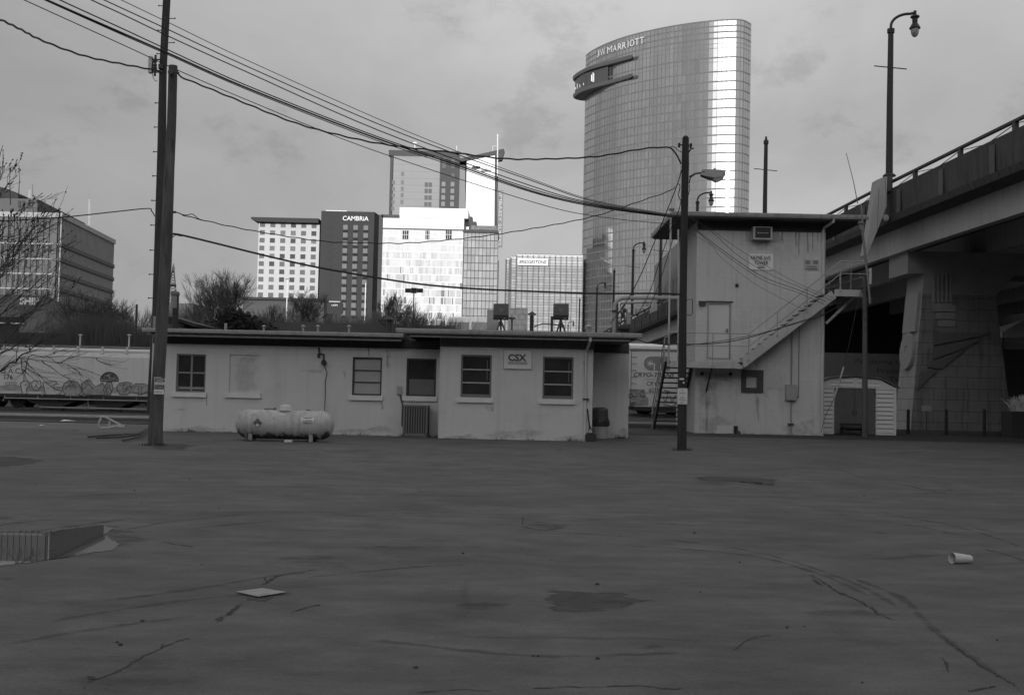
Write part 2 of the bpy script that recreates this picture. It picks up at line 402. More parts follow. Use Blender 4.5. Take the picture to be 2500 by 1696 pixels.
def grow_px(px, f, fy=None):
    fy = fy or f; cx = sum(p[0] for p in px)/len(px); cy = sum(p[1] for p in px)/len(px); return [(cx+(x-cx)*f, cy+(y-cy)*fy) for x, y in px]
def ground_line(name, px, w, mat, seed=1, jit=0.0, nsub=10, ends=.12):
    rnd = random.Random(seed); g = [G(*p) for p in px]; P_ = [g[0]]+g+[g[-1]]; pts = []
    for i in range(1, len(P_)-2):
        for k in range(nsub):
            t = k/nsub; a, b_, c_, d_ = P_[i-1], P_[i], P_[i+1], P_[i+2]; pts.append(.5*((2*b_)+(c_-a)*t+(2*a-5*b_+4*c_-d_)*t*t+(3*b_-a-3*c_+d_)*t**3))
    pts.append(g[-1]); z = zup(); o = []; off_ = 0
    for p in pts: off_ = off_*.7+rnd.gauss(0, jit); o.append(Vector((p.x+off_*.6, p.y+off_+rnd.gauss(0, jit*.4), z)))
    ws = [w*rnd.uniform(.5, 1.4) for _ in o] if jit else w
    return struct(name, softstrip(o, ws, lambda d: Vector((-d.y, d.x, 0)), ends), mat, parent=lot_o)
ground_patch(grow_px([(1332,1449),(1350,1446),(1400,1448),(1445,1451),(1520,1452),(1545,1461),(1590,1467),(1540,1474),(1520,1480),(1450,1487),(1390,1489),(1350,1490),(1338,1478)], 1.12, 1.5), stain_soft, 6, 2.5, 2, .66)
ground_patch(grow_px([(1690,1165),(1730,1163),(1800,1166),(1900,1169),(1895,1175),(1800,1174),(1704,1173)], 1.05, 1.3), stain_soft, 5, 1.0, 3, .75)
ground_patch([(-60,1108),(40,1114),(125,1124),(60,1136),(-60,1146)], stain_soft, 6, 2, 4)
ground_patch([(90,1304),(190,1280),(262,1270),(350,1300),(380,1322),(300,1334),(210,1330)], stain_mid, 6, 4, 5)
ground_patch([(540,1450),(640,1420),(700,1432),(730,1450),(670,1478),(590,1474)], stain_mid, 6, 4, 6, .6)
ground_patch([(595,1452),(640,1455),(675,1458),(650,1470),(600,1466)], stain_soft, 5, 2, 16)
ground_patch([(360,1088),(420,1080),(490,1086),(450,1100),(380,1100)], stain_soft, 5, 3, 8, .5)
ground_patch([(1262,1281),(1310,1271),(1398,1280),(1360,1294),(1300,1292)], stain_mid, 6, 2, 9)
ground_patch([(560,1070),(800,1072),(830,1082),(700,1090),(560,1086)], stain_mid, 5, 2, 91, .5)
rs_ = random.Random(77)
for i in range(26):      # oil spots and damp smears all over the lot
    x, y = rs_.uniform(-40, 2540), 1090+620*rs_.random()**1.25; k = (y-960)/740; w = rs_.uniform(60, 330)*k*(1 if i % 3 else .25); h = w*rs_.uniform(.06, .2)*(.5+k)
    ground_patch([(x+w*math.cos(t)*rs_.uniform(.7, 1.2), y+h*math.sin(t)*rs_.uniform(.7, 1.2)) for t in [j*.7 for j in range(9)]], stain_mid, 3, 1.5*k+.3, i, .15)
for i, (px, w) in enumerate([([(-30,1285),(80,1272),(200,1263)], .16), ([(30,1304),(150,1288),(260,1273),(340,1262)], .20), ([(230,1302),(330,1288),(430,1272),(600,1256)], .14), ([(410,1297),(560,1281),(690,1270)], .10),
        ([(380,1256),(640,1249),(900,1251),(1250,1256),(1500,1270),(1760,1288)], .07), ([(380,1262),(640,1256),(900,1259),(1250,1266),(1500,1282)], .05), ([(720,1412),(1000,1385),(1150,1378)], .13), ([(60,1486),(400,1448),(640,1410),(790,1388)], .16), ([(100,1520),(400,1472),(700,1440)], .14),
        ([(1300,1292),(1400,1300),(1700,1325),(1900,1360),(2100,1430),(2220,1500)], .12), ([(1500,1330),(1800,1352),(2000,1400),(2150,1470)], .14), ([(2205,1279),(2260,1288),(2340,1306)], .12), ([(2400,1339),(2450,1352),(2520,1376)], .14), ([(2060,1402),(2200,1460),(2290,1545),(2500,1690)], .12), 
        ([(1880,1178),(2150,1181),(2210,1185),(2320,1207)], .08), ([(-30,1222),(180,1212),(440,1197)], .09), ([(600,1120),(1100,1135),(1500,1128)], .12), ([(900,1560),(1300,1600),(1700,1590)], .12), ([(-20,1580),(200,1540),(500,1500)], .14), ([(500,1216),(900,1208),(1300,1214)], .10), ([(1900,1230),(2200,1262),(2500,1310)], .10), ([(2100,1240),(2350,1290),(2520,1345)], .09)]):
    ground_line('tyre_mark', px, w*.42, smear_soft, i, .006)
for i, (px, w) in enumerate([([(180,1700),(222,1662),(260,1650),(340,1610),(390,1583),(440,1563),(510,1550)], .022), ([(222,1662),(214,1650)], .02), ([(390,1583),(395,1570)], .015), ([(526,1524),(545,1505),(560,1497),(605,1458)], .055), ([(640,1430),(665,1412),(700,1400)], .03), ([(655,1424),(650,1408)], .02),
        ([(1944,1384),(2000,1415),(2050,1448),(2100,1468),(2150,1500),(2215,1527)], .03), ([(2050,1448),(2070,1452)], .04), ([(2280,1538),(2360,1600),(2440,1650),(2520,1705)], .02), ([(1230,1682),(1500,1676),(1740,1680)], .022), ([(1000,1690),(1230,1682)], .015), ([(2300,1600),(2320,1640)], .02), ([(2360,1690),(2400,1680),(2440,1676)], .02),
        ([(2010,1132),(2060,1150),(2150,1180)], .03), ([(1262,1281),(1300,1291),(1345,1293),(1398,1281)], .04), ([(1278,1260),(1277,1282)], .02), ([(2150,1180),(2200,1184),(2310,1206)], .035), ([(1750,1165),(1560,1168)], .03), ([(1980,1412),(2010,1430)], .05), ([(700,1500),(760,1480),(790,1476)], .02), ([(930,1310),(1100,1316)], .02), ([(380,1322),(470,1336)], .03), ([(1780,1600),(1830,1560),(1900,1550)], .015)]):
    ground_line('crack', px, w*.62, crack_soft, i+50, .010, 14, .2)
# puddles mirror the buildings beyond
ground_patch([(-60,1296),(60,1294),(112,1297),(180,1288),(255,1280),(285,1288),(262,1304),(280,1318),(300,1330),(280,1346),(205,1356),(115,1370),(20,1382),(-60,1394)], water_soft, 8, 2.4, 11, .82, 'puddle', .0044)
ground_patch([(1768,1173),(1830,1175),(1898,1179),(1893,1186),(1830,1180)], water_soft, 4, .8, 12, .7, 'puddle', .0044)

# hill behind the camera, unseen, added to keep the low sun off the yard
hb = MB(); random.seed(5); n = 60; prof = []
for i in range(n+1):
    X = -900+1800*i/n; prof.append((X, 92+5*math.sin(i*.7)+3*math.sin(i*1.9)+random.uniform(-1.5, 1.5)))
for X, h in prof: hb.v += [Vector((X, -210, 0)), Vector((X, -250, h*.8)), Vector((X, -290, h)), Vector((X, -420, 0))]
for i in range(n):
    for k in range(3): hb.f.append([i*4+k, (i+1)*4+k, (i+1)*4+k+1, i*4+k+1]); hb.mi.append(0)
struct('sun_block_hill', hb, brush_m, smooth=True)

# ------------------------------------------------------------------ railway
def track(Y, X0=-75, X1=60):
    rb, tb = MB(), MB()
    for s in (-.75, .75):
        pts = [(X0+i*(X1-X0)/40, Y+s) for i in range(41)]
        for a, b in zip(pts, pts[1:]):
            za, zb = gz(*a)+.20, gz(*b)+.20
            for w, lo, hi in ((.035, .10, .16), (.07, 0, .025)):
                rb.prism([(a[0], a[1]-w, za-.16+lo), (a[0], a[1]+w, za-.16+lo), (a[0], a[1]+w, za-.16+hi), (a[0], a[1]-w, za-.16+hi)], (b[0]-a[0], 0, zb-za))
            rb.prism([(a[0], a[1]-.012, za-.135), (a[0], a[1]+.012, za-.135), (a[0], a[1]+.012, za-.06), (a[0], a[1]-.012, za-.06)], (b[0]-a[0], 0, zb-za))
    X = X0
    while X < X1:
        z = gz(X, Y); tb.box(X-.11, X+.11, Y-1.3, Y+1.3, z-.06, z+.045); X += .6
    t = struct('railway_track', rb, rail_steel); struct('sleepers', tb, tie_m, parent=t)
    b = MB(); pts = [X0+i*(X1-X0)/30 for i in range(31)]
    n0_, n1_ = (-8.3, 3.4) if Y < 60 else (-8.0, 30)
    for a, c in zip(pts, pts[1:]):
        for y0, y1, o0, o1 in ((n0_, -1.5, .012, .03), (-1.5, 1.5, .03, .03), (1.5, n1_, .03, .012)):
            b.quad((a, Y+y0, gz(a, Y+y0)+o0), (c, Y+y0, gz(c, Y+y0)+o0), (c, Y+y1, gz(c, Y+y1)+o1), (a, Y+y1, gz(a, Y+y1)+o1))
    return t, b
for Y in (50.5, 69.0):
    t, b = track(Y); struct('track_bed', b, M('cinder_bed', .045, .95, .45, 7, bump=1, bscale=14))
gbed = MB()
pts = [-75+i*2.5 for i in range(26)]
for a, c in zip(pts, pts[1:]): gbed.quad((a, 53.7, gz(a, 53.7)+.03), (c, 53.7, gz(c, 53.7)+.03), (c, 61.2, gz(c, 61.2)+.04), (a, 61.2, gz(a, 61.2)+.04))
struct('gravel', gbed, gravel)

def bogie(parent, X, Y, z):
    sets = []
    for dx in (-.9, .9):
        b = MB(); sets.append(b)
        for s in (-.78, .78):
            b.lathe((X+dx, Y+s, z+.46), [(0, -.06), (.46, -.06), (.48, .05), (.42, .07), (.15, .09), (0, .09)], 24, 'Y')
        b.tube([(X+dx, Y-.8, z+.46), (X+dx, Y+.8, z+.46)], .08, 8)
    fr = MB()
    for s in (-1.0, 1.0):
        fr.prism([(X-1.3, Y+s-.06, z+.55), (X-.55, Y+s-.06, z+.62), (X-.35, Y+s-.06, z+.38), (X+.35, Y+s-.06, z+.38), (X+.55, Y+s-.06, z+.62), (X+1.3, Y+s-.06, z+.55), (X+1.1, Y+s-.06, z+.75), (X+.4, Y+s-.06, z+.85), (X-.4, Y+s-.06, z+.85), (X-1.1, Y+s-.06, z+.75)], (0, .12, 0))
    fr.box(X-.2, X+.2, Y-1.1, Y+1.1, z+.45, z+.75)
    f = part('bogie', fr, bogie_m, parent)
    for b in sets: part('wheelset', b, bogie_m, f, smooth=False)

# covered hopper wagon
ZR = gz(-26, 69)+.2; YC = 69.0; hx0, hx1 = -33.8, -16.8; yf = YC-1.55
hop = thing('hopper_wagon', 'pale covered hopper wagon with graffiti along its side, standing on the track', 'railway wagon', ((hx0+hx1)/2, YC, ZR))
zt = PY(200, 860, yf).z; zb = PY(200, 966, yf).z; zrf = PY(200, 850, yf).z
b = MB(); prof = [(yf, zb), (yf-.02, zb+.3), (yf-.02, zt-.25), (yf+.12, zt), (YC, zrf+.05), (YC+1.43, zt), (YC+1.57, zt-.25), (YC+1.55, zb)]
b.prism([(hx0, y, z) for y, z in prof], (hx1-hx0, 0, 0)); part('body', b, car_white, hop)
b = MB()
for i in range(3):
    cx = hx0+5.6+i*(hx1-hx0-10)/2
    b.prism([(cx-2.4, yf+.35, zb), (cx+2.4, yf+.35, zb), (cx+.5, yf+.6, zb-.75), (cx-.5, yf+.6, zb-.75)], (0, 2.4, 0)); b.box(cx-.7, cx+.7, yf+.5, yf+2.5, zb-.95, zb-.75)
part('discharge_hopper', b, M('hopper_grey', .09, .8, .3, 2), hop)
b = MB(); b.box(hx0+.2, hx1-.2, yf-.03, yf+.1, zb-.14, zb+.05); part('sill_shadow_strip', b, bogie_m, hop)  # sill blackened to paint the shadow strip below the body
b = MB(); z = PY(200, 1.0*975, yf).z; b.tube([(hx0+2.9, yf-.06, z-.18), (hx0+3.0, yf-.06, z), (hx1-3, yf-.06, z)], .035, 6)
for i in range(8):
    x = hx0+3+i*2; b.tube([(x, yf-.06, z), (x, yf, zb)], .02, 4)
z2 = PY(250, 997, yf).z
b.tube([(hx0+5, yf+.3, z2), (hx1-1, yf+.3, z2)], .05, 6)
for x in (hx0+8, hx0+13, hx0+16): b.tube([(x, yf+.1, zb), (x, yf+.25, z2)], .03, 4)
part('brake_pipes', b, rail_paint, hop)
b = MB(); zz = PY(200, 845, yf).z
b.box(hx0, hx1, yf+.15, yf+.75, zz, zz+.045)
b.box(hx0, hx1, YC+.8, YC+1.4, zz, zz+.045)
part('roof_walkway', b, car_grey, hop)
b = MB()
for i in range(11):
    x = PY(10+i*60, 850, yf).x
    if x < hx1: b.box(x-.05, x+.05, yf-.02, yf+.14, zt-.05, zz)
part('walkway_bracket', b, car_white, hop)
for px in (191, 311):
    b = MB(); x = PY(px, 830, yf).x; b.tube([(x, yf+.3, zz), (x, yf+.3, PY(px, 815, yf).z)], .05, 6); b.box(x-.09, x+.09, yf+.2, yf+.4, PY(px, 818, yf).z, PY(px, 815.5, yf).z)
    part('roof_post', b, car_white, hop)
bogie(hop, PY(22, 985, YC).x, YC, ZR-.04); bogie(hop, hx1-2.2, YC, ZR-.04)
text('G.A.C.X', PY(35, 905, yf-.03), hop, letter_dark, .33, name='reporting_mark'); text('176', PY(21, 920, yf-.03), hop, letter_dark, .30, bold=.02, name='car_number')
b = MB()
for k, yy in enumerate((933, 938)):
    a = PY(12, yy, yf-.03); e = PY(42, yy, yf-.03); b.box(a.x, e.x, a.y-.01, a.y, a.z-.025, a.z+.025)
part('data_panel', b, letter_grey, hop)
def arc(cx, cy, r, a0, a1, n=14): return [(cx+r*math.cos(R(a0+(a1-a0)*i/n)), cy-r*math.sin(R(a0+(a1-a0)*i/n))) for i in range(n+1)]
def stroke(mb, px, Y, r, z0=0, mi=0): mb.tube([PY(x, y, Y) for x, y in px], r, 4, mi)
b = MB(); stroke(b, arc(267, 930, 22, 0, 180)+[(289, 930)], yf-.04, .035); stroke(b, arc(267, 929, 15, 8, 172), yf-.04, .018)
for k in range(11):
    a = R(18+k*14.4); p = PY(267+18.5*math.cos(a), 929-18.5*math.sin(a), yf-.045); b.box(p.x-.05, p.x+.05, p.y-.01, p.y, p.z-.05, p.z+.05)
for (x0, y0, x1, y1) in ((250, 924, 284, 927), (256, 918, 266, 923), (268, 914, 279, 922)):
    a = RC(yf-.045, x0, y0, x1, y1); b.box(a[0], a[1], yf-.055, yf-.045, a[2], a[3])
part('round_topped_emblem', b, letter_dark, hop)
# graffiti: soft filled shapes with dark outlines
def blob(px, Y, off): return [PY(x, y, Y-off) for x, y in px]
b = MB()
shapes = [([(50,935),(58,929),(70,931),(72,940),(64,948),(66,960),(56,962),(52,950)], 0), ([(74,934),(84,928),(98,930),(101,940),(92,952),(82,950)], 0), ([(104,934),(118,930),(137,931),(138,937),(124,941),(134,950),(150,955),(143,963),(112,963),(108,950)], 0),
          ([(152,950),(156,936),(166,929),(178,928),(190,933),(197,945),(199,956),(190,966),(160,966)], 1), ([(198,936),(216,925),(232,943),(244,938),(250,934),(258,946),(262,962),(240,964),(204,962)], 1),
          ([(252,950),(262,932),(272,932),(276,948),(268,964),(256,962)], 1), ([(284,944),(292,934),(312,932),(322,936),(316,944),(306,948),(318,956),(310,963),(292,962)], 1), ([(318,944),(332,936),(352,936),(364,944),(363,954),(345,962),(326,958)], 1)]
for i, (s, mi) in enumerate(shapes): b.poly(blob(s, yf, .028+.002*i), mi)
a = RC(yf-.026, 0, 944, 366, 957); b.quad((a[0], yf-.024, a[2]), (a[1], yf-.024, a[2]), (a[1], yf-.024, a[3]), (a[0], yf-.024, a[3]), 1)
for i, (s, mi) in enumerate(shapes): stroke(b, s+[s[0]], yf-.05, .022, mi=2)
for s in ([(205,950),(216,936),(228,950)], [(258,955),(266,938),(272,955)], [(262,948),(270,948)], [(292,940),(304,938),(298,948),(310,952),(300,958)], [(326,944),(340,942),(352,946)], [(338,944),(338,966)], [(345,944),(346,964)], [(84,948),(88,938),(92,948)], [(60,940),(66,938)], [(112,936),(126,934)], [(165,940),(180,938),(188,948)]):
    stroke(b, s, yf-.05, .022, mi=2)
rg = random.Random(8)
for k in range(46):
    x, y = rg.uniform(50, 362), rg.uniform(932, 962); stroke(b, arc(x, y, rg.uniform(2, 8), rg.uniform(0, 360), rg.uniform(60, 300)+rg.uniform(0, 90), 7), yf-.045, rg.choice((.010, .014, .02)), mi=rg.choice((0, 1, 2)))
part('graffiti', b, [graf_a, graf_b, graf_c], hop)

b = MB(); b.box(hx0+.8, hx1-.8, YC-.45, YC+.45, ZR+.55, zb-.02); b.box(hx0+6, hx0+8.2, YC-1.2, YC-.5, ZR+.45, ZR+.95); b.box(hx0+12.5, hx0+14, YC-1.25, YC-.5, ZR+.4, ZR+.8); b.lathe((hx0+10.2, YC-.9, ZR+.75), [(0, -.8), (.22, -.7), (.22, .7), (0, .8)], 12, 'X'); part('underframe', b, bogie_m, hop)
# refrigerated box wagon
ZR2 = gz(14, 69)+.2; bx0 = PY(1536, 930, yf).x; bx1 = bx0+11.6
ref = thing('refrigerator_wagon', 'white refrigerated box wagon seen between the office and the tower', 'railway wagon', ((bx0+bx1)/2, YC, ZR2))
zt = PY(1600, 845, yf).z; zb = PY(1600, 993, yf).z
b = MB(); b.box(bx0, bx1, yf, YC+1.55, zb, zt); part('body', b, reefer_m, ref)
b = MB(); b.prism([(bx0-.05, yf-.05, zt), (bx0-.05, YC, zt+.22), (bx0-.05, YC+1.6, zt)], (bx1-bx0+.1, 0, 0)); b.box(bx0-.05, bx1+.05, yf-.05, YC+1.6, zt-.18, zt); part('roof', b, white_m, ref)
b = MB(); a = RC(yf, 1536, 848, 1600, 858); b.box(bx0, bx1, yf-.008, yf, a[2], a[3]); part('stripe', b, reefer_band, ref)
b = MB()
for i in range(1, 6):
    b = MB(); x = bx0+i*1.9; b.box(x-.02, x+.02, yf-.02, yf-.009, zb, a[2]-.02); part('seam', b, sign_grey, ref)
b = MB(); pts = arc(1589, 887, 17, 90, 270)
b.prism([PY(x, y, yf-.012) for x, y in [(1635, 870)]+pts+[(1635, 904)]], (0, -.006, 0)); part('emblem_panel', b, letter_grey, ref)
b = MB()
for k in range(4):
    t = R(45*k); stroke(b, [(1587-9*math.cos(t), 887-9*math.sin(t)), (1587+9*math.cos(t), 887+9*math.sin(t))], yf-.03, .02)
stroke(b, [(1590, 888), (1598, 888), (1597, 904)], yf-.03, .035); part('snowflake', b, white_m, ref)
text('CRYO-TRANS', PY(1597, 915, yf-.02), ref, letter_dark, .27, bold=.015, shear=.3, width=PY(1647, 915, yf).x-PY(1548, 915, yf).x)
text('A CRYO-TRANS COMPANY', PY(1598, 926, yf-.02), ref, letter_grey, .07)
text('CRYX', PY(1596, 936, yf-.02), ref, letter_dark, .24); text('6222', PY(1597, 952, yf-.02), ref, letter_dark, .23)
text('HOT 4', PY(1586, 959, yf-.03), ref, graf_c, .12, name='tag')
b = MB(); random.seed(21)
a = blob([(1536, 949), (1573, 950), (1577, 966), (1583, 972), (1583, 990), (1536, 991)], yf, .012); b.poly(a, 1)
for k in range(9):
    cx, cy = random.uniform(1540, 1577), random.uniform(954, 986); stroke(b, arc(cx, cy, random.uniform(3, 7), random.uniform(0, 90), random.uniform(200, 360), 8), yf-.035, .03, mi=k % 3)
for s in ([(1620, 952), (1634, 955), (1628, 962)], [(1618, 968), (1624, 980), (1630, 966)], [(1636, 966), (1640, 980), (1650, 964)], [(1618, 985), (1640, 992), (1652, 984)], [(1600, 975), (1612, 988)]): stroke(b, s, yf-.035, .035, mi=2)
part('graffiti', b, [graf_a, graf_b, graf_c], ref)
b = MB(); x = bx0+.25
for k in range(9): b.tube([(x-.15, yf-.1, zb+.2+k*.4), (x+.2, yf-.1, zb+.2+k*.4)], .018, 4)
b.tube([(x-.15, yf-.1, zb-.2), (x-.15, yf-.1, zt-.3)], .02, 4); part('ladder', b, rail_dark, ref)
bogie(ref, bx0+2.0, YC, ZR2-.04); bogie(ref, bx1-2, YC, ZR2-.04)
b = MB(); b.box(bx0+.3, bx1-.3, yf+.05, YC+1.5, zb-.25, zb); part('underframe', b, bogie_m, ref)

# white tubular barrier frame lying by the track
g0 = G(262, 1045); Yb = g0.y
fr = MB()
for pts in ([(247,1023),(242,1030),(240,1040),(246,1044),(262,1044),(290,1039)], [(242,1030),(247,1017),(256,1017),(275,1027),(297,1038)], [(268,1028),(266,1038),(267,1046)]): fr.tube([PY(x, y, Yb+.0) for x, y in pts], .035, 6)
fr.box(PY(290, 1040, Yb).x, PY(307, 1040, Yb).x, Yb-.12, Yb+.12, PY(300, 1042, Yb).z, PY(300, 1036, Yb).z)
solo('bent_frame', fr, steel_light, 'white tubular metal frame standing on the dirt beside the track', 'metal frame', (g0.x, Yb, 0))
for px, lab in ((163, 'white scrap lying between the rails'), (101, 'pale scrap lying on the dirt left of the white frame')):
    gy = 1028 if px == 163 else 1041; p = PZ(px, gy, -.05); b = MB(); s = .25 if px == 163 else .15; b.prism([p+Vector((-s, 0, 0)), p+Vector((s*.8, -.1, .02)), p+Vector((s, .25, .0)), p+Vector((-s*.7, .2, .04))], (0, 0, .02)); solo('scrap', b, white_m, lab, 'scrap', p)
b = MB()
for px in ([(215,1066),(260,1062),(345,1058)], [(235,1068),(300,1066),(345,1059),(362,1050)], [(300,1075),(340,1066),(364,1054)], [(330,1062),(368,1042)]):
    b.tube([PZ(x, y, .05+.02*i) for i, (x, y) in enumerate(px)], [.03]*(len(px)-1)+[.012], 5)
solo('fallen_branches', b, bark, 'loose dead branches lying on the dirt left of the thick wooden pole', 'branches', PZ(300, 1064, 0))

# ------------------------------------------------------------------ low office building (left block, right block, porch)
Y1, Y2, Y3, YB = 36.2, 35.3, 38.4, 43.0
XL = PY(369, 930, Y1).x; XM = PY(1072, 950, Y2).x; XR = PY(1447, 950, Y2).x; XE = PY(1535, 950, Y3).x
off = thing('office_building', 'low flat roofed painted block office with two eave levels in the middle of the yard', 'building', ((XL+XR)/2, Y1+2, 0))
win = [(430,864,502,957,'quad'), (560,866,635,959,'blind'), (860,872,932,965,'shade'), (992,875,1065,967,'half')]
win2 = [(1125,866,1200,970,'tri'), (1325,871,1400,974,'tri')]
wall = MB()
h1 = [RC(Y1, *w[:4]) for w in win]; h2 = [RC(Y2, *w[:4]) for w in win2]
front_wall(wall, XL, XM, -.1, 3.13, Y1, h1, .13); front_wall(wall, XM, XR, -.1, 3.25, Y2, h2, .13)
wall.quad((XM, Y1, -.1), (XM, Y2, -.1), (XM, Y2, 3.25), (XM, Y1, 3.25)); wall.quad((XL, YB, -.1), (XL, Y1, -.1), (XL, Y1, 3.12), (XL, YB, 3.12))
wall.quad((XR, Y2, -.1), (XR, Y3, -.1), (XR, Y3, 3.25), (XR, Y2, 3.25)); wall.quad((XR, Y3, -.1), (XE, Y3, -.1), (XE, Y3, 3.25), (XR, Y3, 3.25))
wall.quad((XE, Y3, -.1), (XE, YB, -.1), (XE, YB, 3.25), (XE, Y3, 3.25)); wall.quad((XE, YB, -.1), (XL, YB, -.1), (XL, YB, 3.12), (XE, YB, 3.12))
part('wall', wall, paint_wall, off)
def window(parent, Y, w, d=.13, rise=0):
    X0, X1, Z0, Z1 = RC(Y, *w[:4]); k = w[4]; y = Y+d
    fm = {'quad': frame_grey, 'tri': frame_grey, 'shade': frame_dark, 'half': frame_dark}.get(k)
    if k == 'blind':
        b = MB(); n = 9; b.box(X0, X1, y-.075, y, Z0, Z1)
        for i in range(1, n):
            z = Z0+(Z1-Z0)*i/n; b.box(X0+.01, X1-.01, y-.084, y-.075, z-.008, z+.012)
        f = part('window', b, paint_wall, parent, label='bricked-up window painted like the wall')
    else:
        b = MB(); t = .055
        b.box(X0, X0+t, y-.07, y, Z0, Z1); b.box(X1-t, X1, y-.07, y, Z0, Z1); b.box(X0+t, X1-t, y-.07, y, Z0, Z0+t); b.box(X0+t, X1-t, y-.07, y, Z1-t, Z1)
        f = part('window', b, fm, parent)
        g = MB(); g.box(X0+t, X1-t, y-.012, y-.002, Z0+t, Z1-t)
        part('pane', g, shade_m if k == 'shade' else glass_dark, f)
        s = MB(); H = Z1-Z0; xm = (X0+X1)/2; fr_l = frame_light if k == 'tri' else frame_grey if k == 'quad' else frame_dark
        if k == 'quad':
            s.box(xm-.03, xm+.03, y-.05, y-.014, Z0+t, Z1-t); s.box(X0+t, xm-.03, y-.045, y-.014, Z0+H*.49, Z0+H*.49+.05); s.box(xm+.03, X1-t, y-.045, y-.014, Z0+H*.49, Z0+H*.49+.05)
            s.box(X0+t, xm-.03, y-.03, y-.014, Z0+t+.04, Z0+t+.12); s.box(xm+.03, X1-t, y-.03, y-.014, Z0+t+.04, Z0+t+.12)
            part('glazing_bars', s, M('glazing_bar', .26, .6), f)
        elif k in ('tri', 'shade'):
            for q in (.345, .655): s.box(X0+t, X1-t, y-.05, y-.014, Z0+H*q-.02, Z0+H*q+.02)
            part('glazing_bars', s, fr_l, f)
            if k == 'tri':
                s = MB(); s.box(X1-t-.10, X1-t-.08, y-.02, y-.013, Z0+H*.40, Z1-t-.1); s.box(X0+t, X1-t, y-.03, y-.014, Z0+t, Z0+t+.05); part('curtain_edge', s, frame_grey, f)
        else:
            s.box(X0+t+.03, X1-t-.02, y-.03, y-.014, Z0+t, Z0+H*.45); part('lower_board', s, board_grey, f)
    S = MB(); S.box(X0-.11, X1+.06, Y-.09, Y+.06, Z0-.16, Z0-.003); part('sill', S, sillm, f)
for w in win: window(off, Y1, w)
for w in win2: window(off, Y2, w)
# dark frieze boards under the eaves; the right block's band paints in eave shade
b = MB(); b.box(XL+.02, XM-.01, Y1-.03, Y1-.002, PY(700, 845, Y1).z, 3.13); part('frieze_and_eave_shade', b, frieze_m, off); b = MB(); b.box(XM+.01, XR-.01, Y2-.03, Y2-.002, 2.92, 3.25); part('frieze_and_eave_shade', b, M('eave_shade_paint', .12), off); b = MB(); b.box(XR+.01, XE-.01, Y3-.03, Y3-.002, 2.95, 3.25)
part('frieze_and_eave_shade', b, frieze_m, off)
z1t, z1b = 3.31, 3.18; z2t, z2b = 3.43, 3.28; e1, e2 = 35.35, 34.4
xa = PY(346, 800, e1).x; xb = PY(984, 815, e1).x; xc = PY(966, 800, e2).x; xd_ = PY(1568, 816, e2).x
rf = MB(); rf.box(xa+.25, xb-.02, e1+.12, YB+.5, z1b-.045, z1t-.05); r1 = part('roof', rf, trim_dark, off)
rf = MB(); rf.prism([(xc+.3, e2+.12, z2b-.05), (xd_-.15, e2+.12, z2b-.05), (xd_-.4, YB+.4, z2b-.05), (xc+.3, YB+.4, z2b-.05)], (0, 0, z2t-z2b)); r2 = part('roof', rf, trim_dark, off)
def gutter(x0, x1, y, zt, zb, par):
    g = MB(); pr = [(y, zt), (y, zt-.05), (y+.02, zt-.06), (y+.02, zt-.10), (y+.06, zb), (y+.12, zb), (y+.12, zt-.02), (y+.02, zt)]
    g.prism([(x0, a, z) for a, z in pr], (x1-x0, 0, 0)); part('gutter', g, gutter_m, par)
gutter(xa, xb, e1, z1t, z1b, r1); gutter(xc, xd_, e2, z2t, z2b, r2)
b = MB(); b.box(xa+.35, xb-.05, e1+.16, e1+.20, z1b-.115, z1b-.05); part('fascia', b, M('fascia_a', .20, .7, .2, 5, streak=.3), r1)
b = MB(); b.box(xc+.42, xd_-.35, e2+.16, e2+.20, z2b-.105, z2b-.045); part('fascia', b, M('fascia_b', .26, .7, .2, 5, streak=.3), r2)
b = MB(); b.bar((xa+.3, e1+.2, z1b-.03), (xa+1.0, YB, z1b-.12), .06, .14); part('fascia', b, M('fascia_a', .2), r1)
ys_ = Y2-.07
b = MB(); b.tube([PY(1442, 824, e2+.1), PY(1441, 831, e2+.1), PY(1433, 856, ys_), PY(1431, 866, ys_), PY(1427, 1072, ys_)], .045, 8); part('downspout', b, M('pipe_paint', .56, .6, .08, 3, streak=.1), off)
b = MB(); a = RC(ys_, 1423, 972, 1438, 976); b.box(a[0], a[1], ys_-.06, Y2, a[2], a[3]); part('pipe_clip', b, frame_dark, off)
b = MB(); b.tube([PY(1427, y, Y2-.02) for y in (884, 960, 1070)], .012, 5); b.tube([PY(1425, y, Y2-.03) for y in (882, 888)], .025, 6); part('conduit', b, gutter_m, off)
def stain_decal(par, px, Y, mat, seed, name='stain', off_=.003):
    return part(name, softpoly([PY(x, y, Y-off_) for x, y in ragged(grow_px(px, 1.15, 1.35), 1.5, 4, seed)], .5), mat, par)
gr1 = wall_soft; gr2 = wall_soft
stain_decal(off, [(800,1052),(840,1046),(900,1048),(945,1036),(972,1046),(970,1055),(800,1056)], Y1, gr1, 1)
stain_decal(off, [(1165,1062),(1200,1052),(1280,1048),(1345,1050),(1340,1062),(1260,1070),(1200,1070)], Y2, gr1, 2)
stain_decal(off, [(1508,1050),(1520,1043),(1533,1046),(1533,1066),(1500,1067)], Y3, gr2, 3)
stain_decal(off, [(1487,1058),(1500,1052),(1515,1060),(1510,1067),(1490,1067)], Y3, gr2, 33)
stain_decal(off, [(945,858),(955,857),(953,890),(946,905),(943,890)], Y1, gr1, 4)
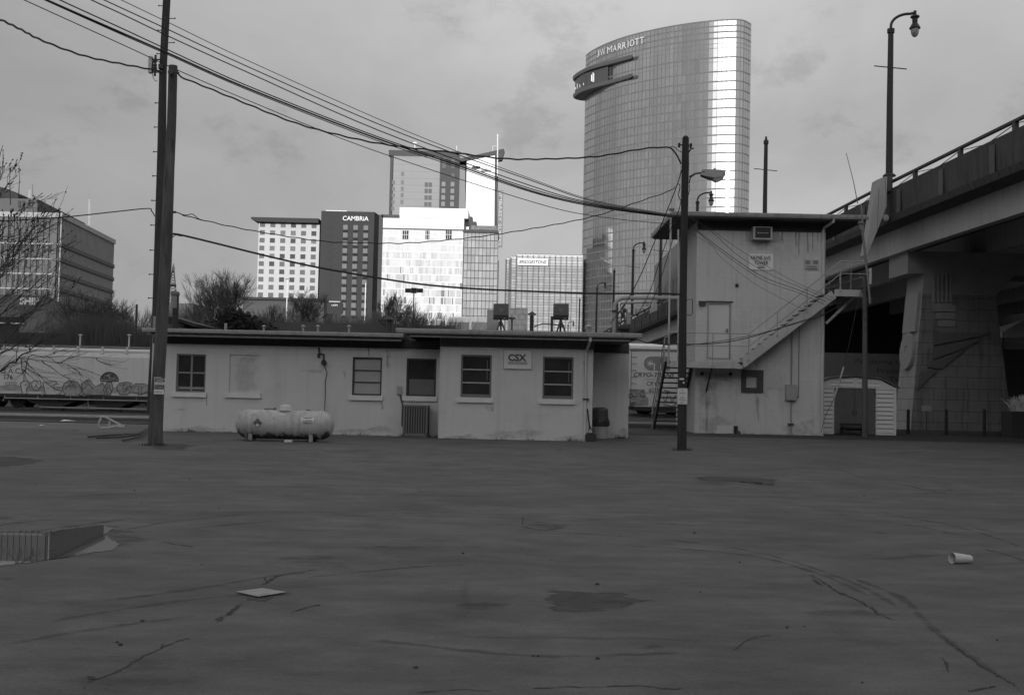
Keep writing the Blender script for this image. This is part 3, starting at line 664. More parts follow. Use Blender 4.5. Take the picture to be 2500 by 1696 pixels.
for i, q in enumerate(([(390,1046),(480,1040),(560,1044),(560,1056),(390,1056)], [(1080,1066),(1160,1058),(1165,1070),(1080,1070)], [(1340,1068),(1420,1058),(1430,1078),(1340,1078)], [(835,905),(845,905),(842,925)], [(720,905),(800,900),(790,912)], [(1180,992),(1205,990),(1200,1010)], [(400,1000),(460,995),(455,1003)], [(585,860),(635,862),(632,958),(562,958),(570,900)])):
    stain_decal(off, q, Y1 if q[0][0] < 1070 else Y2, wall_soft, 200+i, off_=.005)
for i, (x, y0, y1) in enumerate(((505, 965, 990), (933, 978, 1000), (1202, 983, 1005), (900, 848, 870), (945, 850, 895))):
    stain_decal(off, [(x-3, y0), (x+3, y0), (x+1.5, y1), (x-1.5, y1)], Y1 if x < 1070 else Y2, wall_rust, 300+i, off_=.007)
# office sign
s = thing('wall_sign', 'white office sign reading CSX between the two right hand windows', 'sign', PY(1263, 877, Y2))
X0, X1, Z0, Z1 = RC(Y2, 1228, 854, 1300, 901)
b = MB(); b.box(X0, X1, Y2-.05, Y2-.005, Z0, Z1); part('board', b, sign_white, s)
b = MB(); t = .022; yq = Y2-.058
for a in ((X0, X1, Z0, Z0+.012), (X0, X1, Z1-.012, Z1), (X0, X0+.012, Z0+.012, Z1-.012), (X1-.012, X1, Z0+.012, Z1-.012)): b.box(a[0]+(.03 if a[0] == X0 else 0), a[1]-(.03 if a[1] == X1 else 0), yq, Y2-.05, a[2], a[3])
part('border', b, letter_grey, s)
text('CSX', PY(1263, 873, Y2-.062), s, letter_dark, (Z1-Z0)*.36, bold=.034, width=(X1-X0)*.62)
b = MB(); a = RC(Y2, 1240, 883, 1287, 889.5); b.box(a[0], a[1], Y2-.056, Y2-.05, a[2], a[3]); part('band', b, M('band_grey', .33), s)
text('TRANSPORTATION', PY(1263, 886.3, Y2-.06), s, sign_white, .035, width=(a[1]-a[0])*.9)
# gas regulator
s = thing('gas_regulator', 'dark bent gas pipe and regulator with a hose running down the wall to the tank', 'gas pipe', PY(780, 860, Y1))
yq = Y1-.06
b = MB(); b.tube([PY(x, y, yq) for x, y in ((779, 848), (779, 864), (790, 864), (790, 880))], .035, 6); b.tube([PY(778, 864, yq), PY(778, 873, yq)], [.05, .04], 8); part('pipe', b, frame_dark, s)
b = MB(); b.lathe(PY(790.5, 885, yq-.06), [(0, -.05), (.07, -.05), (.09, -.02), (.09, .02), (.07, .05), (0, .05)], 14, 'Y'); part('regulator', b, black_m, s)
b = MB(); b.tube([PY(x, y, yq) for x, y in ((791, 890), (793, 896), (798, 908), (797, 918), (794, 930), (794, 960), (793, 985))]+[PY(793, 1003, 31.4)], .014, 5); part('hose', b, frame_dark, s)
# meter box
s = thing('meter_box', 'small grey electric switch box on the wall left of the dark boarded window', 'meter box', PY(975, 950, Y1))
X0, X1, Z0, Z1 = RC(Y1, 970, 942, 981, 962); b = MB(); b.prism([(X0, Y1-.12, Z0), (X1, Y1-.12, Z0), (X1, Y1-.12, Z1-.03), (X1-.03, Y1-.12, Z1), (X0+.03, Y1-.12, Z1), (X0, Y1-.12, Z1-.03)], (0, .12, 0)); part('box', b, M('meter_grey', .33, .5), s)
b = MB(); b.tube([PY(x, y, Y1-.05) for x, y in ((977, 963), (979, 975), (983, 990), (982, 1005), (981, 1040))], .022, 5); part('conduit', b, frame_dark, s)
# condenser
s = thing('air_conditioner', 'dark louvred air conditioning condenser on the ground below the half boarded window', 'air conditioner', (PY(1014, 1050, Y1-.6).x, Y1-.5, 0))
ya = Y1-.85; X0 = PY(984, 1020, ya).x; X1 = PY(1044, 1020, ya).x; Z1 = PY(1014, 989, ya).z
b = MB(); b.box(X0, X1, ya+.03, ya+.72, .1, Z1-.04); c = part('casing', b, M('condenser_dark', .03, .7), s)
b = MB()
for x in (X0, X1-.06): b.box(x, x+.06, ya, ya+.06, .08, Z1-.03)
b.box(X0-.01, X1+.01, ya-.01, ya+.74, Z1-.05, Z1); b.box(X0, X1, ya, ya+.05, .06, .13)
for y in (ya+.68,): b.box(X0, X0+.06, y, y+.06, .08, Z1-.03); b.box(X1-.06, X1, y, y+.06, .08, Z1-.03)
part('frame', b, ac_m, s)
b = MB()
for i in range(8):
    x = X0+.09+i*(X1-X0-.18)/7.6; b.box(x, x+.035, ya+.004, ya+.028, .13, Z1-.06)
part('louvre', b, ac_m, s)
b = MB(); b.box(X0-.05, X1+.02, ya-.04, ya+.8, 0, .06); part('pad', b, conc, s)
# roof top fittings
def pipe_vent(px, y0, y1, Yr, r, lab, mat=M('vent_dark', .05, .6), cap=True, cat='roof vent'):
    p = PY(px, y1, Yr); top = PY(px, y0, Yr)
    s = thing('roof_vent', lab, cat, (p.x, Yr, 3.3)); b = MB(); b.tube([(p.x, Yr, 3.2), (p.x, Yr, top.z)], r, 10); part('pipe', b, mat, s)
    if cap:
        b = MB(); b.lathe((p.x, Yr, top.z+.02), [(r*2.1, 0), (r*2.0, .03), (0, r*1.9)], 12); b.tube([(p.x, Yr, top.z), (p.x, Yr, top.z+.05)], r*.4, 5); part('cap', b, mat, s)
    return s
pipe_vent(950, 783, 808, 38, .09, 'dark roof vent pipe with conical cap near the step in the eaves')
pipe_vent(1298, 770, 802, 37.5, .07, 'dark pipe with a pointed cap between the two roof boxes')
pipe_vent(1347, 772, 802, 37.2, .045, 'short dark post left of the right hand roof box', cap=False)
pipe_vent(551, 789, 800, 37.5, .045, 'small pale roof vent in front of the dark evergreen', gutter_m, cap=False)
pipe_vent(1437, 800, 807, 37.5, .06, 'flat pale cap near the right end of the office roof', gutter_m, cap=True)
for i, px in enumerate((644, 740, 776, 852)):
    s = pipe_vent(px, 799, 806, 37.5, .035, ('tiny pale plumbing vent right of the evergreen', 'tiny pale plumbing vent below the white hotel', 'tiny pale plumbing vent under the billboard', 'tiny pale plumbing vent under the dark hotel')[i], gutter_m)
s = pipe_vent(427, 718, 800, 38, .105, 'tall round flue with grey top half and dark lower half on the office roof', trim_dark, cap=False)
a = PY(426.5, 752, 38); t_ = PY(428, 722, 38)
b = MB(); b.tube([(a.x, 38, a.z), (a.x, 38, t_.z)], .125, 12); part('upper_flue', b, M('flue_grey', .24, .6), s)
b = MB(); b.lathe((a.x, 38, t_.z), [(.125, 0), (.16, .03), (.15, .12), (.06, .17), (0, .18)], 14); part('cowl', b, M('cowl', .16, .6), s)
# sloped dark canopy panel behind the pole
b = MB(); b.prism([PY(395, 766, 38.5), PY(482, 791, 38.5), PY(478, 798, 38.5), PY(395, 774, 38.5)], (0, 3, .0)); b.prism([PY(395, 783, 38.4), PY(445, 797, 38.4), PY(445, 800, 38.4), PY(395, 787, 38.4)], (0, 3, 0))
b.prism([PY(398, 775, 38.5), PY(450, 793, 38.5), PY(446, 797, 38.5), PY(398, 783, 38.5)], (0, 2.9, 0))
solo('sloped_hood', b, trim_dark, 'dark sloped metal hood at the left end of the office roof', 'roof hood', PY(440, 790, 38.5))
b = MB(); X0, X1, Z0, Z1 = RC(38.6, 373, 772, 389, 800); b.box(X0, X1, 38.6, 39.4, Z0, Z1); s = solo('roof_box', b, M('roofbox', .3, .7), 'small grey box on the roof behind the thick pole', 'roof box', ((X0+X1)/2, 39, 3.3))
b = MB(); X0, X1, Z0, Z1 = RC(38.6, 381, 780, 387, 794); b.box(X0, X1, 38.57, 38.598, Z0, Z1); part('opening', b, black_m, s)
def dish(px, lab, Yr=37.6):
    s = thing('roof_speaker', lab, 'loudspeaker', (PY(px, 800, Yr).x, Yr, 3.3), 'square boxes on tripods on the office roof')
    tl, tr, br, bl = (px-19, 741), (px+18, 741), (px+18, 769), (px-20, 769)
    P = lambda q: PY(q[0], q[1], Yr)
    b = MB(); b.prism([P(bl), P(br), P(tr), P(tl)], (0, .25, .0)); c = part('box', b, M('speaker_box', .125, .5), s)
    b = MB(); b.prism([P((px-20, 779)), P((px+17, 780)), P((px+18, 769.5)), P((px-19.5, 769.5))], (0, .35, 0)); part('base', b, black_m, s)
    b = MB()
    for dx, dy in ((-19, 0), (18, 0), (0, .9)): b.tube([PY(px-2, 781, Yr+.15), Vector((PY(px+dx, 804, Yr).x, Yr+dy, 3.28))], .035, 5)
    b.tube([PY(px-8, 795, Yr+.1), PY(px+9, 795, Yr+.1)], .02, 4); part('tripod', b, M('tripod', .09, .5), s)
    b = MB(); p = P((px-1, 757)); b.lathe((p.x, Yr-.004, p.z), [(0, -.004), (.07, -.004), (.08, 0)], 16, 'Y'); part('disc', b, M('disc', .17, .5), c)
    b = MB(); b.tube([P((px+8, 776))+Vector((0, -.1, 0)), P((px+8, 779))+Vector((0, -.1, 0))], .05, 8); part('knob', b, steel, s)
dish(1224, 'dark square box on a tripod above the left CSX window'); dish(1371, 'dark square box on a tripod right of the capped pipe')
b = MB(); p = PY(1250, 780, 38); b.tube([(p.x, 38, 3.3), (p.x, 38, PY(1250, 778, 38).z)], .035, 6); b.lathe((p.x, 38, PY(1250, 777, 38).z), [(.12, -.02), (.13, .02), (.03, .08), (0, .12)], 12)
solo('roof_light', b, steel, 'small round beacon on a stalk right of the left roof box', 'beacon', (p.x, 38, 3.3))
b = MB(); b.tube([PY(x, y, 38.2) for x, y in ((1304, 797), (1325, 790), (1345, 791), (1362, 793), (1380, 801))], .02, 5)
solo('roof_cable', b, cable_m, 'black cable looping between the capped pipe and the right roof box', 'cable', PY(1340, 795, 38.2))
pb = MB(); p = PY(1414, 730, 60)

# propane tank
gt = G(693, 1076.5); Yt = gt.y
s = thing('propane_tank', 'long weathered white propane tank with a domed lid lying in front of the office wall', 'propane tank', gt)
rad = .405; cz = rad+.055; xa_ = PY(569, 1037, Yt).x; xb_ = PY(817, 1037, Yt).x; xm = (xa_+xb_)/2; hl = (xb_-xa_)/2-.40
b = MB(); pr = []
for i in range(9):
    a = R(90*i/8); pr.append((rad*math.sin(a), -hl-.36*math.cos(a)))
pr = [(r_, h_) for r_, h_ in pr]; pr += [(rad, -hl*.9), (rad, 0), (rad, hl*.9)]+[(r_, -h_) for r_, h_ in pr[::-1]]
b.lathe((xm, Yt+.15, cz), pr, 40, 'X'); body = part('tank_body', b, tank_m, s, smooth=True)
for q in (-hl, hl*1.0):
    b = MB(); b.lathe((xm+q, Yt+.15, cz), [(rad-.01, -.05), (rad+.007, -.045), (rad+.007, .045), (rad-.01, .05)], 40, 'X'); part('band', b, tank_m, body, smooth=True)
# rust and underside shade painted as one band, with a ragged upper edge
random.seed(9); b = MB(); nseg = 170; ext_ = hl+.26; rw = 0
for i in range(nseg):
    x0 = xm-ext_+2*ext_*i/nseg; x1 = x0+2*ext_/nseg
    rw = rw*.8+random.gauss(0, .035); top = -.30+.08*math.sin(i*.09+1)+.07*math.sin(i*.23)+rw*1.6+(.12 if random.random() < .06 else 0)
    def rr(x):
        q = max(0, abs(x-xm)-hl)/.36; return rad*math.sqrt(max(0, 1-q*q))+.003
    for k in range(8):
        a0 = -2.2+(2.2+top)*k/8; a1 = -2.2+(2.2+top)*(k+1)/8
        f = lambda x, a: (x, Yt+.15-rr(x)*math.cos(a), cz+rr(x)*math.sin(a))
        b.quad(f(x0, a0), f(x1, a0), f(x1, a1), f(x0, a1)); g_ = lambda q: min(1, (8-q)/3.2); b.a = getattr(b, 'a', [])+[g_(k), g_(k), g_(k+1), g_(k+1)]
part('rust_and_shade', b, soften(tank_rust_shade, 7, .25, .9, 1.0, .92), body)
dz_ = PY(695, 1001, Yt).z
b = MB(); b.lathe((PY(695, 1001, Yt).x, Yt+.15, cz+rad-.02), [(.22, .0), (.225, .03), (.185, .04), (.18, .07), (.165, .12), (.12, .165), (.05, .18), (0, .182)], 24); part('dome_lid', b, M('dome', .5, .3, .1, 4), s, smooth=True)
b = MB(); x = PY(647, 1, Yt).x if 0 else PY(647, 995, Yt).x; b.tube([(x, Yt+.15, cz+rad-.02), (x, Yt+.15, cz+rad+.03), (x+.25, Yt+.15, cz+rad+.03)], .018, 5); b.lathe((x+.25, Yt+.15, cz+rad+.01), [(.04, -.03), (.045, .05), (0, .06)], 8); b.box(x-.05, x+.06, Yt+.1, Yt+.2, cz+rad+.0, cz+rad+.035)
b.box(PY(748, 1, Yt).x if 0 else PY(746, 998, Yt).x, PY(755, 998, Yt).x, Yt+.1, Yt+.2, cz+rad-.02, cz+rad+.03); part('fittings', b, steel, s)
for px in (613.5, 761):
    x = PY(px, 1070, Yt).x; b = MB(); b.box(x-.05, x+.05, Yt-.16, Yt-.06, 0, .20); part('leg', b, M('leg_block', .33, .8), s); b = MB(); b.box(x-.05, x+.05, Yt+.34, Yt+.44, 0, .2); part('leg', b, M('leg_block', .33), s)
def on_tank(px, py):
    p = PY(px, py, Yt-.2); z = min(max((p.z-cz)/rad, -.95), .95); y = Yt+.15-rad*math.sqrt(1-z*z); return PY(px, py, y), z
p, z = on_tank(629, 1032)
ud = Vector((0, z, math.sqrt(1-z*z)))
b = MB(); c_ = p+Vector((0, -.012, 0)); xd = Vector((1, 0, 0)); b.poly([c_+xd*.13, c_+ud*.13, c_-xd*.13, c_-ud*.13]); dd = part('hazard_diamond', b, M('diamond', .10, .6, .5, 14), s)
b = MB(); c_ = p+Vector((0, -.020, 0))-ud*.06; b.poly([c_+xd*.05, c_+ud*.05, c_-xd*.05, c_-ud*.05]); part('white_corner', b, white_m, dd)
text('2', p+Vector((0, -.022, 0))-ud*.06, dd, letter_dark, .05)
p, z = on_tank(690, 1012); ud = Vector((0, z, math.sqrt(1-z*z))); text('Bottled', p, s, white_m, .055, ud=ud, width=.17, bold=.05, ext=.015)
for tx, yy, hh, ww in (('FLAMMABLE GAS', 1021, .035, .24), ('NO SMOKING', 1027, .045, .29), ('PROPANE', 1033, .04, .22)):
    p, z = on_tank(751, yy); ud = Vector((0, z, math.sqrt(1-z*z)))
    if yy == 1027:
        q = p+Vector((0, -.008, 0)); b = MB(); b.prism([q-xd*.17-ud*.03, q+xd*.17-ud*.03, q+xd*.17+ud*.08, q-xd*.17+ud*.08], (0, .006, 0)); part('warning_label', b, sign_grey, s)
    text(tx, p, s, letter_dark, hh, ud=ud, width=ww, ext=.02, bold=.02)
b = MB(); p = G(702, 1079); b.box(p.x-.1, p.x+.1, p.y, p.y+.25, 0, .05); solo('brick', b, sillm, 'loose pale brick on the ground under the middle of the propane tank', 'brick', p)

# bin and dustpan
p = G(1464, 1071); s = thing('rubbish_bin', 'grey round rubbish bin with a black bag collar and dark domed lid', 'bin', p)
b = MB(); b.lathe(p, [(0, 0), (.23, 0), (.255, .02), (.28, .52), (.29, .54), (.27, .55), (0, .55)], 24); part('body', b, bin_grey, s, smooth=False)
b = MB(); pr = [(.30, .44), (.33, .47), (.335, .6), (.31, .66), (.27, .68)]; b.lathe(p, pr, 24)
random.seed(4)
for i in range(24*5): b.v[i] += Vector((random.uniform(-.012, .012), random.uniform(-.012, .012), random.uniform(-.012, .012)))
part('bag_collar', b, bin_black, s)
b = MB(); b.lathe(p, [(.28, .66), (.29, .70), (.275, .74), (.27, .98), (.24, 1.04), (.12, 1.07), (0, 1.075)], 24); part('lid', b, M('bin_lid', .07, .5), s, smooth=False)
p = G(1442, 1077.5); s = thing('dustpan', 'black upright dustpan with a long handle leaning by the downspout', 'dustpan', p)
b = MB(); b.prism([p+Vector(q) for q in ((-.17, -.1, 0), (.16, -.1, 0), (.18, -.1, .20), (.1, -.1, .28), (-.12, -.1, .28), (-.19, -.1, .20))], (0, .3, 0)); part('pan', b, bin_black, s)
b = MB(); Yd = p.y; b.tube([PY(1440, 1046, Yd), PY(1434, 998, Yd)], .022, 6); b.tube([PY(1440, 1040, Yd), PY(1436, 1053, Yd)], .012, 5); b.tube([PY(1440, 1040, Yd), PY(1447, 1053, Yd)], .012, 5); part('handle', b, black_m, s)

# ------------------------------------------------------------------ tower
YT, YTB, YF = 45.3, 50.3, 44.2
TL = PY(1697, 900, YT).x; TR = PY(2012, 900, YT).x; zw = 8.72
tow = thing('yard_tower', 'tall painted block tower with a flat overhanging roof and outside stairs', 'tower', ((TL+TR)/2, YT+2.5, 0))
doorp = (1726, 738, 1785, 876); ventp = (1821, 918, 1847, 946)
hd_ = RC(YT, *doorp); hv = RC(YT, *ventp)
b = MB(); front_wall(b, TL, TR, -.1, zw, YT, [hd_, hv], .16)
b.quad((TR, YT, -.1), (TR, YTB, -.1), (TR, YTB, zw), (TR, YT, zw)); b.quad((TR, YTB, -.1), (TL, YTB, -.1), (TL, YTB, zw), (TR, YTB, zw)); part('wall', b, paint_tower, tow)
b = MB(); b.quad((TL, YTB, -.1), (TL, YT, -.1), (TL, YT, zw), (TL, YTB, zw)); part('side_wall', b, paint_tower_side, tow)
zt_, zb_ = 8.95, 8.78; ya = 44.3; xl = PY(1640, 512, ya).x; xr = PY(2122, 524, ya).x; yb = 50.9
b = MB(); b.box(xl+.1, xr-.1, ya+.1, yb, zb_-.06, zt_-.03); rf = part('roof', b, trim_dark, tow)
gutter(xl, xr, ya, zt_, zb_+.0, rf)
b = MB(); b.box(xl, xl+.08, ya+.13, yb, zb_-.02, zt_); part('edge_trim', b, M('edge_trim', .3, .6), rf)
b = MB(); b.tube([PY(1640, 514, ya+.1), PY(1640, 509, ya+.1)], .12, 8); part('roof_cap', b, steel, rf)
b = MB(); b.box(TL+.01, TR-.01, YT-.03, YT-.002, 8.35, zw); part('frieze_and_eave_shade', b, frieze_m, tow)
# door
X0, X1, Z0, Z1 = hd_; b = MB(); b.box(X0+.07, X1-.07, YT+.05, YT+.1, Z0+.05, Z1-.07); d = part('door', b, M('door_paint', .62, .5, .04, 1.5), tow)
b = MB(); b.box(X0, X0+.06, YT-.02, YT+.12, Z0, Z1); b.box(X1-.06, X1, YT-.02, YT+.12, Z0, Z1); b.box(X0+.06, X1-.06, YT-.02, YT+.12, Z1-.06, Z1); b.box(X0+.06, X1-.06, YT-.02, YT+.12, Z0, Z0+.04); part('door_frame', b, M('door_frame', .36, .6), d)
b = MB(); b.box(X0-.06, X1+.06, YT-.06, YT-.021, Z1, Z1+.05); part('drip_edge', b, frame_dark, d)
p = PY(1776, 808, YT-.02); b = MB(); b.tube([p+Vector((0, .08, 0)), p+Vector((0, 0, 0)), p+Vector((-.12, 0, 0))], .018, 6); b.box(p.x-.04, p.x+.04, YT+.03, YT+.05, p.z-.1, p.z+.1); part('handle', b, steel, d)
# vent window
X0, X1, Z0, Z1 = RC(YT, 1809, 903, 1863, 958); x0, x1, z0, z1 = hv
b = MB()
for a in ((X0, x0, Z0, Z1), (x1, X1, Z0, Z1), (x0, x1, Z0, z0), (x0, x1, z1, Z1)): b.box(a[0], a[1], YT-.07, YT-.004, a[2], a[3])
w = part('window', b, frame_dark, tow, label='small square window in a wide dark frame'); b = MB(); b.box(x0, x1, YT+.10, YT+.12, z0, z1); part('pane', b, M('pane_light', .5, .4), w)
# wall fittings on the tower
X0, X1, Z0, Z1 = RC(YT, 1820, 556, 1902, 591)
b = MB(); b.box(X0, X1, YT-.02, YT-.003, Z0, 8.34); part('infill_panel', b, M('infill', .42, .85, .1, 2, streak=.3), tow)
b = MB(); a = RC(YT, 1917, 560, 1936, 650); b.box(a[0], a[1], YT-.004, YT-.001, a[2]+1, 8.34)
b.box(*RC(YT, 1960, 560, 1966, 600)[:2], YT-.004, YT-.001, RC(YT, 1960, 560, 1966, 600)[2], 8.34)
for x0, x1, y1 in ((1940, 1946, 598), (1948, 1953, 622), (1969, 1974, 610), (1982, 1986, 604), (1995, 1998, 592), (1905, 1914, 588)):
    a = RC(YT, x0, 560, x1, y1); stain_decal(tow, [(x0-1, 548), (x1+1, 548), (x1, y1+6), (x0, y1+6)], YT, wall_rust, x0, off_=.004+.0003*(x0 % 9))
    continue
    b.poly([(a[0], YT-.004, 8.34), ((a[0]*2+a[1])/3, YT-.004, (a[2]+8.34)/2), ((a[0]+a[1])/2, YT-.004, a[2]), ((a[0]+a[1]*2)/3, YT-.004, (a[2]*1.2+8.34)/2.2), (a[1], YT-.004, 8.34)])
b = MB(); a = RC(YT, 1917, 560, 1936, 650); b.box(a[0], a[1], YT-.004, YT-.001, a[2]+1, 8.34); part('drip_stain', b, M('drip', .56, .9, .1, 3), tow)
s = thing('window_air_conditioner', 'white framed air conditioner jutting out high on the tower wall', 'air conditioner', PY(1863, 570, YT))
X0, X1, Z0, Z1 = RC(YT-.45, 1840, 553, 1886, 584)
b = MB(); b.box(X0, X1, YT-.42, YT+.02, Z0, Z1); bb = part('casing', b, steel_light, s)
b = MB(); b.box(X0+.07, X1-.07, YT-.432, YT-.421, Z0+.06, Z1-.03); part('grille', b, black_m, bb)
b = MB(); a = (X0+X1)/2; zc_ = (Z0+Z1)/2; b.box(a-.14, a+.22, YT-.44, YT-.433, zc_-.01, zc_+.01); b.lathe((a-.19, YT-.437, zc_), [(0, -.004), (.03, -.004), (.03, .004)], 10, 'Y'); part('badge', b, steel_light, bb)
s = thing('name_sign', 'white board reading KAYNE AVE. TOWER on the tower wall', 'sign', PY(1858, 640, YT))
X0, X1, Z0, Z1 = RC(YT, 1829, 620, 1887, 659); b = MB(); b.box(X0, X1, YT-.04, YT-.005, Z0, Z1); part('board', b, sign_grey, s)
text('KAYNE AVE.', PY(1857.5, 629.5, YT-.06), s, M('letter_sign', .06), .165, bold=.006, width=.84, ext=.02); text('TOWER', PY(1858, 641.5, YT-.06), s, M('letter_sign', .06), .165, bold=.006, width=.58, ext=.02)
text('CSX', PY(1858, 650.5, YT-.06), s, letter_dark, .07, bold=.01, width=.26, ext=.02)
b = MB(); a = RC(YT, 1848, 653, 1868, 655); b.box(a[0], a[1], YT-.046, YT-.04, a[2], a[3]); part('underline', b, letter_grey, s)
s = thing('warning_sign', 'small faded notice near the upper right corner of the tower wall', 'sign', PY(1981, 648, YT))
X0, X1, Z0, Z1 = RC(YT, 1963, 634, 1999, 660); b = MB(); b.box(X0, X1, YT-.03, YT-.005, Z0, Z1); part('board', b, M('warn', .5, .6), s)
b = MB()
for q in ((1966, 1977), (1985, 1997)):
    a = RC(YT, q[0], 636, q[1], 645); b.box(a[0], a[1], YT-.035, YT-.03, a[2], a[3])
part('symbol', b, letter_grey, s)
text('WATCH', PY(1981, 651, YT-.035), s, letter_dark, .06, bold=.04, width=.4); text('FOOTING', PY(1981, 656.5, YT-.035), s, letter_dark, .06, bold=.04, width=.5)
s = thing('wall_light', 'dark floodlight on the tower wall above left of the door', 'light', PY(1713, 739, YT))
X0, X1, Z0, Z1 = RC(YT, 1706, 735, 1722, 744); b = MB(); b.prism([(X0, YT-.2, Z0), (X0, YT, Z0), (X0, YT, Z1), (X0, YT-.12, Z1)], (X1-X0, 0, 0)); part('lamp_head', b, black_m, s); b = MB(); b.box(X0+.04, X1-.04, YT-.18, YT-.05, Z0-.02, Z0-.001); part('lens', b, steel, s)
s = thing('electrical_box', 'grey electrical cabinet on the lower tower wall with pipes above and below', 'electrical box', PY(1930, 958, YT))
X0, X1, Z0, Z1 = RC(YT-.1, 1918, 939, 1944, 977); b = MB(); b.box(X0, X1, YT-.2, YT, Z0, Z1); bb = part('cabinet', b, M('cabinet', .33, .5, .05, 2), s)
b = MB(); b.box(X0+.03, X1-.03, YT-.212, YT-.201, Z0+.03, Z1-.03); part('door', b, M('cabinet_door', .36, .5, .05, 2), bb)
b = MB(); x = PY(1931, 930, YT).x; b.tube([(x, YT-.08, Z1-.01), (x, YT-.08, PY(1931, 812, YT).z)], .03, 6); b.tube([(x, YT-.08, Z0), (x, YT-.08, 0)], .028, 6)
x = PY(1949, 930, YT).x; b.tube([(x, YT-.05, PY(1949, 968, YT).z), (x, YT-.05, PY(1949, 795, YT).z)], .02, 5); b.tube([(x+.01, YT-.05, PY(1949, 969, YT).z), (x-.08, YT-.05, PY(1949, 969, YT).z)], .03, 6); part('conduit', b, M('conduit_grey', .27, .5), s)
b = MB(); a = RC(YT, 1923, 1033, 1936, 1037); b.box(a[0], a[1], YT-.12, YT, a[2], a[3]); part('clamp', b, frame_dark, s)
b = MB(); x = PY(2008, 900, YT-.1).x; b.tube([PY(2036, 533, ya+.1), PY(2035, 541, ya+.15), PY(2012, 556, YT-.1), PY(2010, 566, YT-.08), (x, YT-.08, .06), (x-.02, YT-.2, .03)], .06, 8); part('downspout', b, M('pipe_paint2', .60, .6, .06, 3), tow)
b = MB(); X0, X1, Z0, Z1 = RC(YT, 1750, 1038, 1790, 1060)
b.box(X0, X1, YT-.04, YT-.003, Z0, Z1)
for k in range(4): z = Z0+.08+k*.09; b.box(X0+.04, X1-.04, YT-.055, YT-.041, z, z+.02)
part('vent_plate', b, sillm, tow)
b = MB(); X0, X1, Z0, Z1 = RC(YT, 1791, 1039, 1800, 1057); b.box(X0, X1, YT-.12, YT, Z0, Z1); solo('junction_box', b, black_m, 'small black box at the foot of the tower beside the vent plate', 'box', ((X0+X1)/2, YT, 0))
b = MB(); X0, X1, _, _ = RC(YT-.2, 1797, 1050, 1809, 1056); b.prism([(X0, YT-.3, 0), (X1, YT-.28, 0), (X1-.04, YT-.25, .14), (X0+.05, YT-.25, .16)], (0, .2, 0)); solo('rock', b, conc, 'small grey rock beside the black box at the tower foot', 'rock', (X0, YT-.2, 0))
b = MB()
for px in ([(1806,972),(1797,981),(1797,1014),(1806,1023)], [(1862,966),(1875,982),(1875,1014)], [(1697,940),(1697,941)]):
    if len(px) > 2: b.tube([PY(x, y, YT-.012) for x, y in px], .016, 4)
X0, X1, Z0, Z1 = RC(YT, 1796, 975, 1797.5, 1020)
part('patch_edge', b, M('patch_edge', .74, .8), tow)
stain_decal(tow, [(1721,958),(1731,960),(1728,1050),(1720,1052)], YT, wall_rust, 22)
stain_decal(tow, [(1844,962),(1856,962),(1854,1034),(1846,1032)], YT, wall_rust, 23)
stain_decal(tow, [(1866,944),(1916,946),(1916,953),(1866,952)], YT, wall_soft, 24)
for i, q in enumerate(([(1700,1020),(1760,1010),(1800,1030),(1790,1056),(1700,1056)], [(1900,1040),(2000,1020),(2005,1062),(1900,1062)], [(1790,880),(1920,800),(1930,830),(1830,910)], [(1840,590),(1880,592),(1875,612),(1845,610)], [(1700,930),(1760,925),(1760,1000),(1700,1000)])): stain_decal(tow, q, YT, wall_soft, 400+i, off_=.006)
stain_decal(tow, [(1715,905),(1806,910),(1800,935),(1745,925),(1715,930)], YT, wall_soft, 25)
b = MB()
for x, y in ((1714, 912), (1783, 913), (1799, 697)): p = PY(x, y, YT-.01); b.box(p.x-.06, p.x+.06, YT-.05, YT, p.z-.06, p.z+.07)
part('hole', b, black_m, tow)

# stairs and platforms
st = thing('steel_stairs', 'grey steel outside stairs with pipe handrails wrapping the tower', 'stairs', ((TL+TR)/2, YF, 0))
zp = PY(1740, 883, YF).z; xp0 = PY(1637, 883, YF).x; xp1 = PY(1822, 886, YF).x
b = MB(); b.box(xp0, xp1, YF, YT-.005, zp-.04, zp); b.box(xp0, TL-.01, YT, YT+.6, zp-.04, zp); part('platform', b, rail_dark, st)
b = MB(); b.box(xp0, xp1-.15, YF-.04, YF-.001, zp-.25, zp+.01); part('platform_beam', b, stair_paint, st)
# upper flight
A = PY(1828, 881, YF); B = PY(2040, 712, YF); zu = PY(2075, 708, YF).z; xu0 = PY(2040, 712, YF).x; xu1 = PY(2107, 712, YF).x
def rake(y, w):
    b = MB(); lo = [PY(1803, 884, y), PY(1835, 882, y)]; 
    b.prism([PY(1798, 882, y), PY(1822, 898, y), PY(2046, 729, y), PY(2022, 708, y)] if 0 else [PY(1800, 883, y), PY(1818, 897, y), PY(2042, 727, y), PY(2030, 709, y)], (0, w, 0)); return b
part('stringer', rake(YF-.04, .05), stair_paint, st); part('stringer', rake(YT-.12, .05), stair_paint, st)
dz = zu-zp; nst = 15
for i in range(1, nst):
    t = i/nst; b = MB(); x = PY(1812, 884, YF).x+(PY(2030, 710, YF).x-PY(1812, 884, YF).x)*t; z = zp+dz*t
    b.box(x-.14, x+.14, YF+.012, YT-.13, z-.035, z); part('tread', b, M('tread_grey', .2, .7), st)
b = MB(); b.box(xu0, xu1, YF+.0, 49.0, zu-.05, zu); part('landing', b, rail_dark, st)
b = MB(); b.box(xu0-.05, xu1, YF-.04, YF-.001, zu-.26, zu+.01); b.box(xu1, xu1+.04, YF-.04, 49.0, zu-.26, zu+.01); part('landing_beam', b, stair_paint, st)
def rails(name, px_list, y, r=.022, mat=rail_paint):
    b = MB()
    for px in px_list: b.tube([PY(a, c, y) for a, c in px], r, 6)
    return part(name, b, mat, st)
